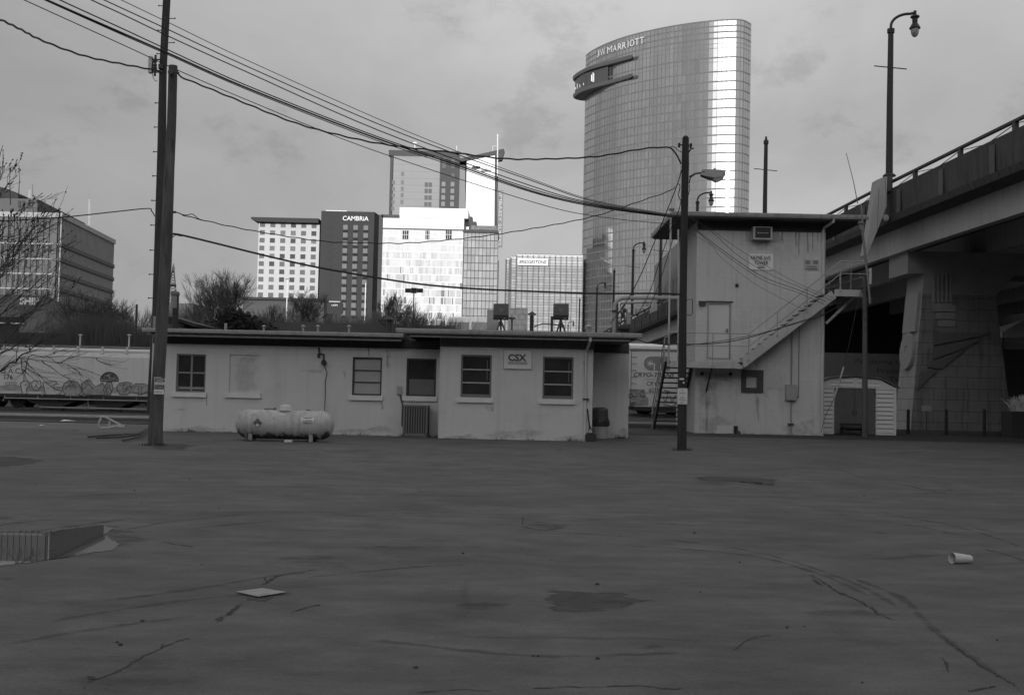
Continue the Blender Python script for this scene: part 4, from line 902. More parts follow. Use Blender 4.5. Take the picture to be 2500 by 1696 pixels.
rails('handrail', [[(1631, 812), (1634, 811), (1829, 815), (1970, 705), (2053, 637), (2118, 638)]], YF-.02)
rails('mid_rail', [[(1632, 843), (1829, 845), (2053, 668), (2115, 669)]], YF-.02, .02)
for x0, y0, x1, y1 in ((1741, 813, 1739, 893), (1829, 815, 1827, 880), (1898, 761, 1898, 820), (1971, 704, 1970, 763), (2053, 637, 2052, 712), (1632, 811, 1631, 884)):
    b = MB(); b.tube([PY(x0, y0, YF-.03), PY(x1, y1, YF-.03)], .022, 6); b.tube([PY(x1, y1-3, YF-.05), PY(x1, y1+1, YF-.05)], .04, 6); part('rail_post', b, rail_paint, st)
b = MB(); b.tube([(xu1, YF, zu+1.08), (xu1, 49, zu+1.08)], .022, 6); b.tube([(xu1, YF, zu+.55), (xu1, 49, zu+.55)], .02, 6)
b.tube([(xu1, 49, zu+1.08), (TR, 49, zu+1.08)], .022, 6); b.tube([(xu1, 49, zu+.55), (TR, 49, zu+.55)], .02, 6)
for y in (45.8, 47.4, 49): b.tube([(xu1, y, zu), (xu1, y, zu+1.08)], .02, 6)
part('landing_rail', b, rail_paint, st)
b = MB(); b.bar(Vector((TR, YF+.9, PY(2015, 790, YT).z)), Vector((xu1-.1, YF+.9, zu-.2)), .08, .10); part('brace', b, stair_paint, st); b = MB(); b.bar(Vector((TR, 48.6, PY(2015, 790, YT).z)), Vector((xu1-.1, 48.6, zu-.2)), .08, .10); part('brace', b, stair_paint, st)
b = MB(); b.bar(PY(1738, 897, YF+.02), PY(1724, 955, YT-.02), .06, .06); part('platform_strut', b, rail_dark, st)
# lower flight going down behind
LT = Vector((0, YT+.2, zp)); sx0, sx1 = xp0+.02, TL-.06; yend = 49.3
for x in (sx0, sx1):
    b = MB(); b.prism([(x-.05, YT+.25, zp+.02), (x-.05, YT+.62, zp+.02), (x-.05, yend+.2, 0), (x-.05, yend-.25, 0)], (.09, 0, 0)); part('stringer', b, rail_dark, st)
nl = 14
for i in range(1, nl):
    t = i/nl; b = MB(); y = YT+.42+(yend-YT-.47)*t; z = zp*(1-t); b.box(sx0+.042, sx1-.052, y-.13, y+.13, z-.05, z+.01); part('tread', b, rail_dark, st)
b = MB()
for x in (sx0-.06,):
    b.tube([(x, YF, zp+1.0), (x, YT+.4, zp+1.0), (x, yend, 1.0)], .025, 6); b.tube([(x, YF, zp+.5), (x, YT+.4, zp+.5), (x, yend, .5)], .022, 6)
    b.tube([(x, YT+.4, zp), (x, YT+.4, zp+1.0)], .022, 6); b.tube([(x, yend, 0), (x, yend, 1.0)], .022, 6); b.tube([(x, 47.5, zp*.45), (x, 47.5, zp*.45+1)], .02, 6)
part('lower_handrail', b, rail_paint, st)
b = MB(); b.tube([(sx0-.1, YF+.02, zp-.2), (sx0-.1, YF+.02, 8.7)], .04, 6); b.tube([PY(1656, y, YF+.2) for y in (560, 700, 900)], .035, 6)
part('standpipe', b, steel_light, st)
b = MB(); b.tube([PY(x, y, YT-.2) for x, y in ((1675, 732), (1690, 730), (1691, 762), (1688, 770), (1676, 769))], .02, 5); solo('cable_loop', b, frame_dark, 'thin bent conduit loop on the left corner of the tower beside the pole', 'conduit', PY(1690, 750, YT))

# weeds and blown grit where walls and poles meet the lot
rw_ = random.Random(41); b = MB()
def tuft(x, y, n, h):
    for _ in range(n):
        o = Vector((x+rw_.gauss(0, .07), y+rw_.gauss(0, .03), -.01)); l = h*rw_.uniform(.3, 1); d = Vector((rw_.uniform(-.5, .5), rw_.uniform(-.4, .2), 1)).normalized()*l; w = Vector((.006, 0, 0)); b.quad(o-w, o+w, o+d+w*.2, o+d-w*.2)
for x0, x1, y, n in ((XL, XM, Y1-.04, 60), (XM, XR, Y2-.04, 26), (XR, XE, Y3-.04, 16), (TL, TR, YT-.04, 34)):
    for _ in range(n): tuft(rw_.uniform(x0, x1), y, rw_.randint(4, 14), rw_.choice((.04, .06, .10, .16)))
for px, py in ((360, 1088), (392, 1088), (1655, 1099), (1674, 1099), (2104, 1071), (975, 1056), (982, 1057), (1515, 1070), (610, 1077), (762, 1077)):
    for _ in range(4): g = G(px+rw_.uniform(-6, 6), py); tuft(g.x, g.y, 14, .12)
solo('weeds', b, M('weed', .06, .95, .4, 5), 'sparse dry weeds along the feet of the walls and poles', 'weeds', kind='stuff')

# ------------------------------------------------------------------ poles
def pole(name, lab, px, Y, mat, zbase=0, n=14, r0_=None):
    """px: list of (x_left, x_right, y) silhouettes"""
    pts, rs = [], []
    for xl_, xr_, y in px:
        p = PY((xl_+xr_)/2, y, Y); pts.append(p); rs.append((PY(xr_, y, Y).x-PY(xl_, y, Y).x)/2)
    s = thing(name, lab, 'utility pole', (pts[0].x, Y, 0)); b = MB()
    fine, fr = [], []
    for i in range(len(pts)-1):
        for k in range(6): fine.append(pts[i].lerp(pts[i+1], k/6)); fr.append((rs[i]+(rs[i+1]-rs[i])*k/6)*random.uniform(.985, 1.015))
    fine.append(pts[-1]); fr.append(rs[-1]); b.tube(fine, fr, n); part('shaft', b, mat, s, smooth=False); return s
YA, YBp, YC1, YR = 44.0, G(380, 1085).y, G(1664, 1098).y, G(2111, 1070).y
pa = pole('utility_pole', 'tall thin dark wooden pole with climbing pegs standing behind the thicker one', [(358, 378, 1010), (372, 392, 760), (384, 405, 380), (389, 407, 170), (398, 416, 0), (404, 420, -140)], YA, wood_dark)
for side, ys2 in ((-1, (15, 75, 132, 252, 311, 371, 430, 490, 550, 611, 670, 728)), (1, (46, 105, 162))):
    for y in ys2:
        xl_ = 399-(y)*.035; b = MB(); x = xl_ if side < 0 else xl_+19
        b.tube([PY(x-3*side, y, YA), PY(x+11*side, y-.5, YA)], .018, 5); b.tube([PY(x+10*side, y-.5, YA), PY(x+12*side, y-.5, YA)], .035, 5); part('climbing_peg', b, frame_dark, pa)
b = MB(); b.box(*RC(YA-.2, 364, 139, 372, 179)[:2], YA-.3, YA-.1, *RC(YA-.2, 364, 139, 372, 179)[2:]); part('panel_antenna', b, steel_light, pa)
b = MB(); q = lambda x, y: PY(x, y, YA-.2)
b.tube([q(380, 135), q(378, 186)], .05, 6); b.tube([q(370, 146), q(392, 146)], .03, 5); b.tube([q(370, 152), q(382, 152)], .03, 5); b.tube([q(370, 176), q(393, 177)], .03, 5)
for y in (150, 160, 166, 171): b.tube([q(379, y-2), q(379, y+1)], .08, 6)
b.tube([q(372, 178), q(374, 190), q(378, 197), q(384, 199)], .015, 4); b.tube([q(373, 150), q(373, 178)], .035, 5); b.tube([q(392, 158), q(392, 168)], .1, 6); part('bracket', b, frame_dark, pa)
pbp = pole('utility_pole', 'thick cut off wooden pole nearest the camera left of the office with small signs', [(362, 397, 1086), (363, 397, 1040), (375, 404, 880), (390, 419, 640), (400, 425, 430), (408, 430, 300), (412, 433, 161)], YBp, wood)
b = MB(); q = lambda x, y: PY(x, y, YBp-.17); b.tube([q(412, 174), q(438, 178)], .015, 5); b.lathe(q(418, 179), [(0, -.1), (.06, -.1), (.06, 0)], 10, 'Y'); b.tube([q(422, 518), q(430, 518)], .03, 5); b.tube([q(416, 571), q(424, 571)], .03, 5); part('bolt', b, frame_dark, pbp)
for (x0, y0, x1, y1, mt, lines, lab) in ((376, 920, 394, 925, gutter_m, [], 'bent metal tab nailed on the thick pole above the notices'), (377, 924, 403, 951, sign_white, ['NOTICE', 'NO TRESPASSING', 'PRIVATE PROPERTY', 'NO PARKING'], 'dark and white notice nailed to the thick left pole'), (376, 951, 400, 962, white_m, ['KEEP OUT'], 'small white strip sign under the notice on the thick left pole')):
    yq = YBp-.2; X0, X1, Z0, Z1 = RC(yq, x0, y0, x1, y1)
    s = thing('notice', lab, 'sign', ((X0+X1)/2, yq, Z0)); b = MB(); b.box(X0, X1, yq-.01, yq+.01, Z0, Z1); part('board', b, mt, s)
    if len(lines) > 1:
        b = MB(); b.box(X0+.01, X1-.01, yq-.014, yq-.011, Z1-.085, Z1-.01); b.box(X0+.01, X1-.01, yq-.014, yq-.011, Z0+.01, Z1-.155); part('band', b, letter_dark, s)
        text(lines[0], ((X0+X1)/2, yq-.018, Z1-.047), s, white_m, .035, width=(X1-X0)*.7, bold=.03); text(lines[1], ((X0+X1)/2, yq-.018, Z1-.12), s, letter_dark, .025, width=(X1-X0)*.85)
        text(lines[2], ((X0+X1)/2, yq-.018, Z0+.075), s, white_m, .02, width=(X1-X0)*.8); text(lines[3], ((X0+X1)/2, yq-.018, Z0+.04), s, white_m, .02, width=(X1-X0)*.8)
    elif lines: text(lines[0], ((X0+X1)/2, yq-.016, (Z0+Z1)/2), s, letter_dark, .04, width=(X1-X0)*.75)
pc = pole('utility_pole', 'dark wooden pole in front of the tower carrying a street light', [(1653, 1676, 1099), (1654, 1676, 1000), (1657, 1676, 800), (1662, 1679, 550), (1664, 1682, 400), (1666, 1682, 337)], YC1, wood_black)
b = MB(); p = PY(1674, 337, YC1); b.lathe(p, [(.095, -.01), (.06, .05), (0, .07)], 12); part('cap', b, wood_black, pc)
b = MB(); q = lambda x, y, dy=0: PY(x, y, YC1+dy)
for x, y in ((1658, 352), (1658, 357), (1687, 353), (1686, 359)): b.tube([q(x-2.5, y), q(x+2.5, y)], .04, 8)
b.tube([q(1660, 354), q(1684, 355)], .02, 5); b.tube([q(1682, 372), q(1686, 365), (q(1694, 362))], .02, 5); part('insulator', b, black_m, pc)
s = pc; lamp = thing('street_light', 'grey cobra head street light on a curved arm on the pole before the tower', 'street light', PY(1684, 440, YC1))
b = MB(); b.tube([q(1683, 432), q(1690, 428), q(1698, 424), q(1713, 422)], .025, 8); b.tube([q(1683, 448), q(1684, 438), q(1688, 431), q(1698, 425)], .018, 6); part('arm', b, frame_dark, lamp)
b = MB(); hp = [(1713, 421), (1730, 418), (1766, 415), (1771, 417), (1773, 421), (1772, 427), (1765, 431), (1744, 434), (1712, 427)]
b.prism([PY(x, y, YC1-.12) for x, y in hp], (0, .24, 0)); b.tube([q(1745, 411), q(1745, 416)], .035, 8); b.box(*RC(YC1, 1714, 416.5, 1764, 420)[:2], YC1-.08, YC1+.08, *RC(YC1, 1714, 415, 1764, 420)[2:]); part('lamp_head', b, M('lamp_grey', .36, .5), lamp)
b = MB(); b.prism([PY(x, y, YC1-.1) for x, y in ((1740, 438), (1744, 434.5), (1765, 431.5), (1768, 430), (1766, 437), (1758, 441), (1750, 443))], (0, .2, 0)); part('lens', b, M('lens', .3, .2), lamp)
b = MB(); b.prism([PY(x, y, YC1-.105) for x, y in ((1712, 427.5), (1744, 434.4), (1740, 438), (1730, 435))], (0, .21, 0)); part('ballast_cover', b, frame_dark, lamp)
yq = YC1-.16; X0, X1, Z0, Z1 = RC(yq, 1653, 947, 1679, 987); sg = thing('parking_sign', 'white parking sign with rounded corners on the pole before the tower', 'sign', ((X0+X1)/2, yq, Z0))
def rrect(X0, X1, Z0, Z1, r, y):
    o = []
    for cx, cz_, a0 in ((X1-r, Z1-r, 0), (X0+r, Z1-r, 90), (X0+r, Z0+r, 180), (X1-r, Z0+r, 270)):
        for k in range(5): a = R(a0+22.5*k); o.append((cx+r*math.cos(a), y, cz_+r*math.sin(a)))
    return o
b = MB(); b.prism(rrect(X0, X1, Z0, Z1, .035, yq), (0, .012, 0)); part('board', b, M('sign_edge', .45, .5), sg)
b = MB(); b.prism(rrect(X0+.02, X1-.02, Z0+.02, Z1-.02, .025, yq-.003), (0, .0029, 0)); part('face', b, sign_white, sg)
h = Z1-Z0; xm_ = (X0+X1)/2; y_ = yq-.006
for tx, k, ww, bo in (('NO', .86, .2, .03), ('PARKING', .70, .62, .03), ('CSX', .42, .46, .02), ('PARKING', .28, .62, .03), ('ONLY', .13, .36, .03)): text(tx, (xm_, y_, Z0+h*k), sg, letter_dark, h*.085, width=(X1-X0)*ww, bold=bo*.4, ext=.003)
b = MB(); b.box(xm_-.04, xm_+.04, y_-.002, y_, Z0+h*.56, Z0+h*.57); part('dash', b, letter_dark, sg)
b = MB(); p = PY(1669, 934, YC1-.14); b.lathe(p, [(0, -.01), (.025, -.01), (.03, .01)], 10, 'Y'); b2 = MB(); a = RC(yq, 1659, 923, 1670, 927); b.box(a[0], a[1], yq, yq+.04, a[2], a[3]); solo('reflector', b, sign_white, 'small white disc and metal tag nailed above the parking sign', 'tag', p)
pr_ = pole('utility_pole', 'short grey pole at the right end of the tower stairs', [(2104, 2119, 1071), (2105, 2118, 900), (2106, 2117, 760), (2105, 2116, 674)], YR, M('pole_grey', .10, .8, .25, 4))
b = MB()
for y in (700, 712, 757, 776): b.tube([PY(2103, y, YR-.0), PY(2103, y+1, YR-.15), PY(2118, y, YR-.15), PY(2119, y-1, YR)], .015, 5)
b.tube([PY(2105, 690, YR-.12), PY(2101, 705, YR-.12), PY(2103, 712, YR-.12)], .015, 4); part('strap', b, frame_dark, pr_)
mast = thing('antenna_mast', 'slanted metal mast with a thin whip antenna lashed to the grey pole', 'antenna', PY(2124, 740, YR-.2))
b = MB(); q = lambda x, y: PY(x, y, YR-.22); b.tube([q(2124, 741), q(2121, 700), q(2113, 630), q(2105, 560), q(2103, 545)], .05, 8); b.tube([q(2103, 560), q(2101, 545), q(2101, 540)], .07, 8); b.box(*RC(YR-.3, 2098, 540, 2107, 546)[:2], YR-.35, YR-.1, *RC(YR-.3, 2098, 540, 2107, 546)[2:]); part('pole', b, steel, mast)
b = MB(); b.tube([q(2108, 562), q(2102, 500), q(2101, 498)], .035, 6); b.tube([q(2094, 497), q(2084, 445), q(2066, 374)], [.02, .015, .012], 5); part('whip', b, steel, mast)
b = MB(); X0, X1, Z0, Z1 = RC(YR-.2, 2120, 655, 2126, 694); b.box(X0, X1, YR-.3, YR-.15, Z0, Z1); b.tube([q(2116, 662), q(2122, 662)], .02, 5); b.tube([q(2116, 678), q(2122, 680)], .02, 5); part('side_antenna', b, steel_light, mast)
b = MB(); b.tube([q(2118, 733), q(2130, 729)], .015, 5); part('bracket', b, steel, mast)

# ------------------------------------------------------------------ cables
WIRES = [
 ('topmost thin power line', [(240,-28),(295,0),(410,55),(600,146),(992,320),(1300,438),(1450,489),(1640,524)], .014, 26, 44, 0),
 ('second power line from the top', [(195,-28),(253,0),(409,72),(600,161),(965,320),(1300,442),(1450,492),(1640,526)], .02, 26, 44, 0),
 ('third power line from the top', [(165,-28),(222,0),(300,36),(409,88),(600,175),(928,320),(1300,455),(1450,496),(1640,528)], .022, 26, 44, 0),
 ('upper line of the thick bundle', [(85,-30),(145,0),(300,71),(410,122),(600,208),(900,326),(1100,394),(1300,462),(1450,499),(1645,529)], .022, 26, 44, 0),
 ('thick middle line of the bundle', [(55,-28),(113,0),(300,82),(410,130),(600,214),(900,331),(1100,398),(1300,467),(1450,502),(1645,530)], .034, 26, 44, 0),
 ('lower line of the thick bundle', [(50,-28),(108,0),(300,86),(410,134),(600,218),(900,336),(1100,403),(1300,470),(1450,505),(1645,531)], .018, 26, 44, 0),
 ('thin line passing over the top of the cut off pole', [(5,-25),(58,0),(300,110),(430,170),(600,243),(900,363),(1300,493),(1450,527),(1600,544),(1650,546)], .016, 25, 44, 0),
 ('twisted cable entering from the left edge', [(-30,38),(0,48),(50,72),(100,98),(200,135),(300,157),(395,174)], .028, 20, 28, 1),
 ('twisted cable running from the cut off pole to the pole before the tower', [(432,170),(436,182),(450,192),(500,212),(600,253),(700,293),(780,318),(900,346),(1000,361),(1100,372),(1212,386),(1300,389),(1450,383),(1560,365),(1625,360),(1648,372),(1662,400)], .028, 28, 31, 1),
 ('sagging cable with a looped end', [(430,519),(443,523),(465,530),(600,560),(780,588),(900,593),(1000,593),(1150,580),(1300,558),(1450,528),(1560,492),(1635,466),(1648,456)], .017, 28, 31, 1),
 ('loop of the sagging cable near the thick pole', [(443,523),(455,525),(470,523),(485,534),(500,539)], .014, 28, 28.3, 0),
 ('heavy low cable across the white hotel', [(417,571),(440,573),(520,592),(600,612),(700,636),(800,657),(1000,690),(1150,704),(1300,711),(1450,716),(1600,716),(1660,718)], .034, 28, 31, 0),
 ('loose ends of the heavy cable at the thick pole', [(418,583),(428,574),(440,576),(452,576)], .015, 28, 28.3, 0),
 ('cable crossing the ribbed office', [(-30,541),(73,536),(178,528),(280,517),(360,509),(370,515),(378,528)], .022, 30, 38, 0),
 ('upper line down the tower wall', [(1683,527),(1740,563),(1800,606),(1900,666),(1970,702),(2038,728)], .009, 44, 43.9, 0),
 ('second line down the tower wall', [(1683,530),(1740,568),(1800,622),(1880,670),(1960,704),(2030,733)], .011, 43.9, 43.8, 0),
 ('third line down the tower wall', [(1684,546),(1705,565),(1750,600),(1810,643),(1870,679),(1950,708),(2015,735)], .015, 43.8, 43.7, 0),
 ('fourth line down the tower wall', [(1684,550),(1705,568),(1750,606),(1810,650),(1870,687),(1950,715),(2010,742)], .012, 43.7, 43.6, 0),
 ('single thin line hanging lowest across the tower wall', [(1690,572),(1738,600),(1760,628),(1830,684),(1880,714),(1945,747),(1960,752)], .008, 43.6, 43.5, 0),
 ('low thick cable in front of the tower railing', [(1550,826),(1580,836),(1620,840),(1660,840),(1730,839),(1790,832),(1850,818),(1920,795),(1975,778),(2015,765),(2045,748)], .022, 40, 43.4, 0),
 ('low thin cable in front of the tower railing', [(1590,838),(1640,843),(1680,842),(1760,832),(1850,815),(1950,788),(2012,770)], .014, 40.2, 43.3, 0),
 ('guy wire left of the pole before the tower', [(1664,415),(1652,455),(1622,530),(1590,610),(1560,680),(1530,735),(1490,790)], .018, 31, 40, 0),
 ('second guy wire left of the pole before the tower', [(1664,485),(1655,520),(1637,560),(1610,640),(1585,715),(1555,770)], .016, 31, 42, 0),
 ('third guy wire reaching down to the bridge', [(1650,560),(1632,620),(1610,690),(1590,740),(1575,775)], .014, 36, 43, 0),
 ('drop wire at the pole top left side', [(1636,358),(1648,360),(1656,368),(1665,372)], .012, 31, 31, 0),
 ('drip loop beside the pole before the tower', [(1655,448),(1660,454),(1658,468),(1656,478),(1664,492)], .016, 31, 31, 0),
 ('drip loop to the right of the pole before the tower', [(1684,450),(1683,468),(1680,478)], .012, 31, 31, 0),
]
for lab, px, r, ya_, yb_, tw in WIRES:
    x0, x1 = px[0][0], px[-1][0]; pts = []
    # smooth through the points (Catmull-Rom)
    P_ = [px[0]]+px+[px[-1]]
    for i in range(1, len(P_)-2):
        for k in range(6):
            t = k/6; a, b_, c_, d_ = P_[i-1], P_[i], P_[i+1], P_[i+2]
            q = [.5*((2*b_[j])+(-a[j]+c_[j])*t+(2*a[j]-5*b_[j]+4*c_[j]-d_[j])*t*t+(-a[j]+3*b_[j]-3*c_[j]+d_[j])*t**3) for j in (0, 1)]; pts.append(q)
    pts.append(px[-1]); n = len(pts); W3 = []
    for i, (x, y) in enumerate(pts): W3.append(PY(x, y, ya_+(yb_-ya_)*i/(n-1)))
    if tw:
        o = []; acc = 0
        for i in range(n-1):
            m_ = max(2, int((W3[i+1]-W3[i]).length/.14))
            for k in range(m_):
                p = W3[i].lerp(W3[i+1], k/m_); acc += (W3[i+1]-W3[i]).length/m_; o.append(p+Vector((0, 0, .010*math.sin(acc*11))))
        W3 = o+[W3[-1]]
    b = MB(); b.tube(W3, r*.82, 5); solo('cable', b, cable_m, 'black '+lab, 'cable', W3[-1])
# guy wire on the grey pole
b = MB(); b.tube([PY(x, y, YR-.1+i*.3) for i, (x, y) in enumerate([(2106, 700), (2092, 748), (2075, 830), (2060, 895)])], .012, 5)
gw = thing('guy_wire', 'guy wire with a pale lower sleeve from the grey pole down to the tower corner', 'guy wire', PY(2010, 1045, 44.3)); part('wire', b, frame_dark, gw)
b = MB(); b.tube([PY(2060, 895, 44.5), PY(2048, 935, 44.4), PY(2036, 972, 44.3)], .035, 6); part('sleeve', b, gutter_m, gw)
b = MB(); b.tube([PY(x, y, 44.3) for x, y in ((2036, 972), (2028, 990), (2015, 1015), (2008, 1040), (2005, 1055))], .012, 5); part('lower_wire', b, frame_dark, gw)

# ------------------------------------------------------------------ garden shed and bench
gs = G(2137, 1062); ysd = 47.6; cx = PY(2087, 1000, ysd).x; hw = PY(2187, 1000, ysd).x-cx; ze = PY(2187, 946, ysd).z; zr_ = PY(2087, 919, ysd).z
sh = thing('garden_shed', 'pale lap sided garden shed with dark double doors beside the tower', 'shed', (cx, ysd+1.2, 0))
dx = PY(2138, 1000, ysd).x-cx; zd = PY(2087, 947, ysd).z
b = MB(); b.box(cx-hw, cx-dx, ysd, ysd+.05, 0, ze); b.box(cx+dx, cx+hw, ysd, ysd+.05, 0, ze); b.box(cx-dx, cx+dx, ysd, ysd+.05, zd, ze)
zk = ze+(zr_-ze)*.72; kx = hw*.62
b.prism([(cx-hw, ysd, ze), (cx+hw, ysd, ze), (cx+kx, ysd, zk), (cx+.15, ysd, zr_-.04), (cx-.15, ysd, zr_-.04), (cx-kx, ysd, zk)], (0, .05, 0))
b.box(cx-hw, cx-hw+.05, ysd+.051, ysd+2.6, 0, ze); b.box(cx+hw-.05, cx+hw, ysd+.051, ysd+2.6, 0, ze); b.box(cx-hw, cx+hw, ysd+2.6, ysd+2.65, 0, ze)
part('wall', b, siding, sh)
b = MB(); gro = MB(); k = 0
z = .12
while z < ze-.1:
    for a, c in ((cx-hw+.09, cx-dx-.05), (cx+dx+.05, cx+hw-.12)):
        b.prism([(a, ysd-.002, z), (a, ysd-.03, z+.02), (a, ysd-.002, z+.165)], (c-a, 0, 0)); gro.box(a, c, ysd-.012, ysd-.001, z+.166, z+.184)
    z += .186
for zz_, w_ in ((zd+.05, kx*.96), (zd+.24, kx*.55)):
    for sgn in (-1, 1):
        a, c = sorted((cx+sgn*.1, cx+sgn*w_)); b.prism([(a, ysd-.002, zz_), (a, ysd-.03, zz_+.02), (a, ysd-.002, zz_+.15)], (c-a, 0, 0)); gro.box(a, c, ysd-.012, ysd-.001, zz_+.151, zz_+.166)
w_ = part('lap_boards', b, siding, sh); part('board_shadow_gap', gro, M('lap_gap', .2), w_)
b = MB()
for a, c in ((cx-hw-.01, cx-hw+.08), (cx-dx-.04, cx-dx+.0), (cx+dx, cx+dx+.04), (cx+hw-.11, cx+hw+.01)): b.box(a, c, ysd-.04, ysd-.001, 0, ze if abs(a-cx) > dx+.1 else zd)
b.box(cx-.05, cx+.05, ysd-.04, ysd-.002, zd+.01, zr_-.1); part('corner_trim', b, siding, sh)
for sgn in (-1, 1):
    b = MB(); a, c = sorted((cx+sgn*.008, cx+sgn*(dx-.005))); b.box(a, c, ysd+.06, ysd+.09, .05, zd-.01)
    for q in (.3, .62): b.box(a+.05, c-.05, ysd+.05, ysd+.0595, zd*q, zd*q+.03)
    d = part('door', b, shed_door, sh)
    b = MB(); b.tube([(cx+sgn*.07, ysd+.04, zd*.42), (cx+sgn*.07, ysd+.04, zd*.52)], .02, 5); part('handle', b, black_m, d)
    b = MB()
    for q in (.12, .5, .88): b.box(cx+sgn*dx-.03, cx+sgn*dx+.03, ysd+.03, ysd+.049, zd*q-.04, zd*q+.04)
    part('hinge', b, black_m, d)
b = MB(); ov = .12
pr = [(cx-hw-ov, ze-.03), (cx-kx, zk+.03), (cx-.15, zr_), (cx, zr_+.02), (cx+.15, zr_), (cx+kx, zk+.03), (cx+hw+ov, ze-.03)]
pts = [(x, ysd-.15, z) for x, z in pr]+[(x, ysd-.15, z+.05) for x, z in pr[::-1]]
b.prism(pts, (0, 2.9, 0)); part('roof', b, M('shed_roof', .13, .7), sh)
b = MB(); yb_ = 46.9; X0, X1, Z0, Z1 = RC(yb_, 2053, 1033, 2108, 1062)
b.box(X0, X1, yb_+.1, yb_+.15, Z1-.1, Z1+.0); b.box(X0, X1, yb_+.1, yb_+.14, Z1-.3, Z1-.2); b.box(X0, X1, yb_-.25, yb_+.12, .36, .40)
bench = thing('bench', 'small dark wooden bench in front of the shed doors', 'bench', ((X0+X1)/2, yb_, 0)); part('backrest', b, wood_black, bench)
for x in (X0+.03, X1-.08):
    for y in (yb_-.22, yb_+.08): b = MB(); b.box(x, x+.06, y, y+.06, 0, .36); part('leg', b, wood_black, bench)

# ------------------------------------------------------------------ viaduct
PATH = [(-30, 20.4, 11.8), (0, 19.6, 11.8), (20, 18.9, 11.8), (39, 18.0, 11.8), (51.4, 17.4, 11.75), (60.5, 17.0, 11.65), (75, 16.2, 11.4), (91, 15.2, 11.05), (104, 14.25, 10.65), (117, 13.4, 10.35), (135, 12.6, 10.1), (156, 12.0, 9.95), (200, 11.9, 9.8), (240, 12.0, 9.7), (300, 12.3, 9.6)]
def path(Y):
    for (a, xa_1, za), (b_, xb_1, zb_1) in zip(PATH, PATH[1:]):
        if a <= Y <= b_: t = (Y-a)/(b_-a); return xa_1+(xb_1-xa_1)*t, za+(zb_1-za)*t
    return PATH[-1][1:]
fineY = sorted({a for a, _, _ in PATH} | set(range(-30, 300, 6)))
def sweep(mb, prof, close=True, y0=-30, y1=300):
    ysl = [y for y in fineY if y0 <= y <= y1]; n = len(prof); base = len(mb.v)
    for Y in ysl:
        x, z = path(Y)
        for e, h_ in prof: mb.v.append(Vector((x+e, Y, z+h_)))
    for i in range(len(ysl)-1):
        for k in range(n if close else n-1): mb.f.append([base+i*n+k, base+i*n+(k+1) % n, base+(i+1)*n+(k+1) % n, base+(i+1)*n+k]); mb.mi.append(0)
    mb.f.append([base+k for k in range(n)]); mb.f.append([base+(len(ysl)-1)*n+k for k in range(n)][::-1]); mb.mi += [0, 0]
br = thing('viaduct', 'dark concrete road viaduct running overhead along the right side into the distance', 'bridge', (18, 51, 0))
b = MB(); sweep(b, [(0, -.42), (.3, -.42), (.3, -1.72), (.06, -1.72)]); part('parapet', b, conc, br)
b = MB(); sweep(b, [(-.12, -1.72), (22.4, -1.72), (22.4, -2.0), (-.02, -2.0)]); part('deck', b, conc, br)
b = MB(); sweep(b, [(22.0, -.42), (22.3, -.42), (22.3, -1.719), (22.0, -1.719)]); part('parapet', b, conc, br)
for e in (1.0, 5.0, 9.0, 13, 17, 21):
    b = MB(); sweep(b, [(e, -2.001), (e+.5, -2.001), (e+.45, -3.15), (e+.05, -3.15)]); part('girder', b, conc_girder, br)
b = MB(); ysl = list(range(-28, 240, 1))
Yp = 6.0
while Yp < 160:
    x, z = path(Yp); b = MB(); b.box(x-.05, x-.001, Yp-.2, Yp+.2, z-1.70, z-.62); Yp += 4.4
    part('pilaster', b, M('pilaster', .14, .9, .15, 1.2, streak=.2), br)
b = MB(); Yp = 2.0
sweep(b, [(.07, 0), (.15, .05), (.23, 0), (.23, -.09), (.15, -.13), (.07, -.09)])
hr = part('top_rail', b, frame_dark, br)
b = MB(); x_prev = None; Yp = 4.6; posts = MB()
while Yp < 240:
    x, z = path(Yp); posts = MB(); posts.box(x+.08, x+.22, Yp-.13, Yp+.13, z-.42, z-.1)
    if Yp < 170: part('rail_post', posts, frame_dark, br)
    x2, z2_ = path(Yp+2.2); x3, z3_ = path(Yp+4.4)
    b.tube([(x+.15, Yp, z-.14), (x2+.15, Yp+2.2, z2_-.40)], .018, 4); b.tube([(x2+.15, Yp+2.2, z2_-.40), (x3+.15, Yp+4.4, z3_-.14)], .018, 4); Yp += 4.4
part('rail_bracing', b, frame_dark, hr)
# pier
YP = 52.2
pier = thing('bridge_pier', 'tall tapered block patterned bridge pier with raised rays and a round medallion', 'bridge pier', (21, YP, 0))
zc0, zc1 = PY(2216, 667, YP).z, PY(2216, 608, YP).z
xf = PY(2216, 640, YP).x; ydep = 2.2
b = MB(); b.box(xf, xf+20, YP, YP+ydep+.4, zc0, 8.62); part('cap_beam', b, pier_plain, pier)
zt_ = PY(2440, 722, YP).z
bl, brr = PY(2222, 1056, YP).x, PY(2474, 1063, YP).x; tl, tr = PY(2252, 726, YP).x, PY(2431, 727, YP).x
def quadcol(mb, x0b, x1b, x0t, x1t, y0, y1, z0, z1):
    mb.add([(x0b, y0, z0), (x1b, y0, z0), (x1b, y1, z0), (x0b, y1, z0), (x0t, y0, z1), (x1t, y0, z1), (x1t, y1, z1), (x0t, y1, z1)], [(3,2,1,0),(4,5,6,7),(0,1,5,4),(2,3,7,6)])
b = MB(); quadcol(b, bl, brr, tl, tr, YP, YP+ydep, -.1, zt_); part('shaft_face', b, pier_m, pier)
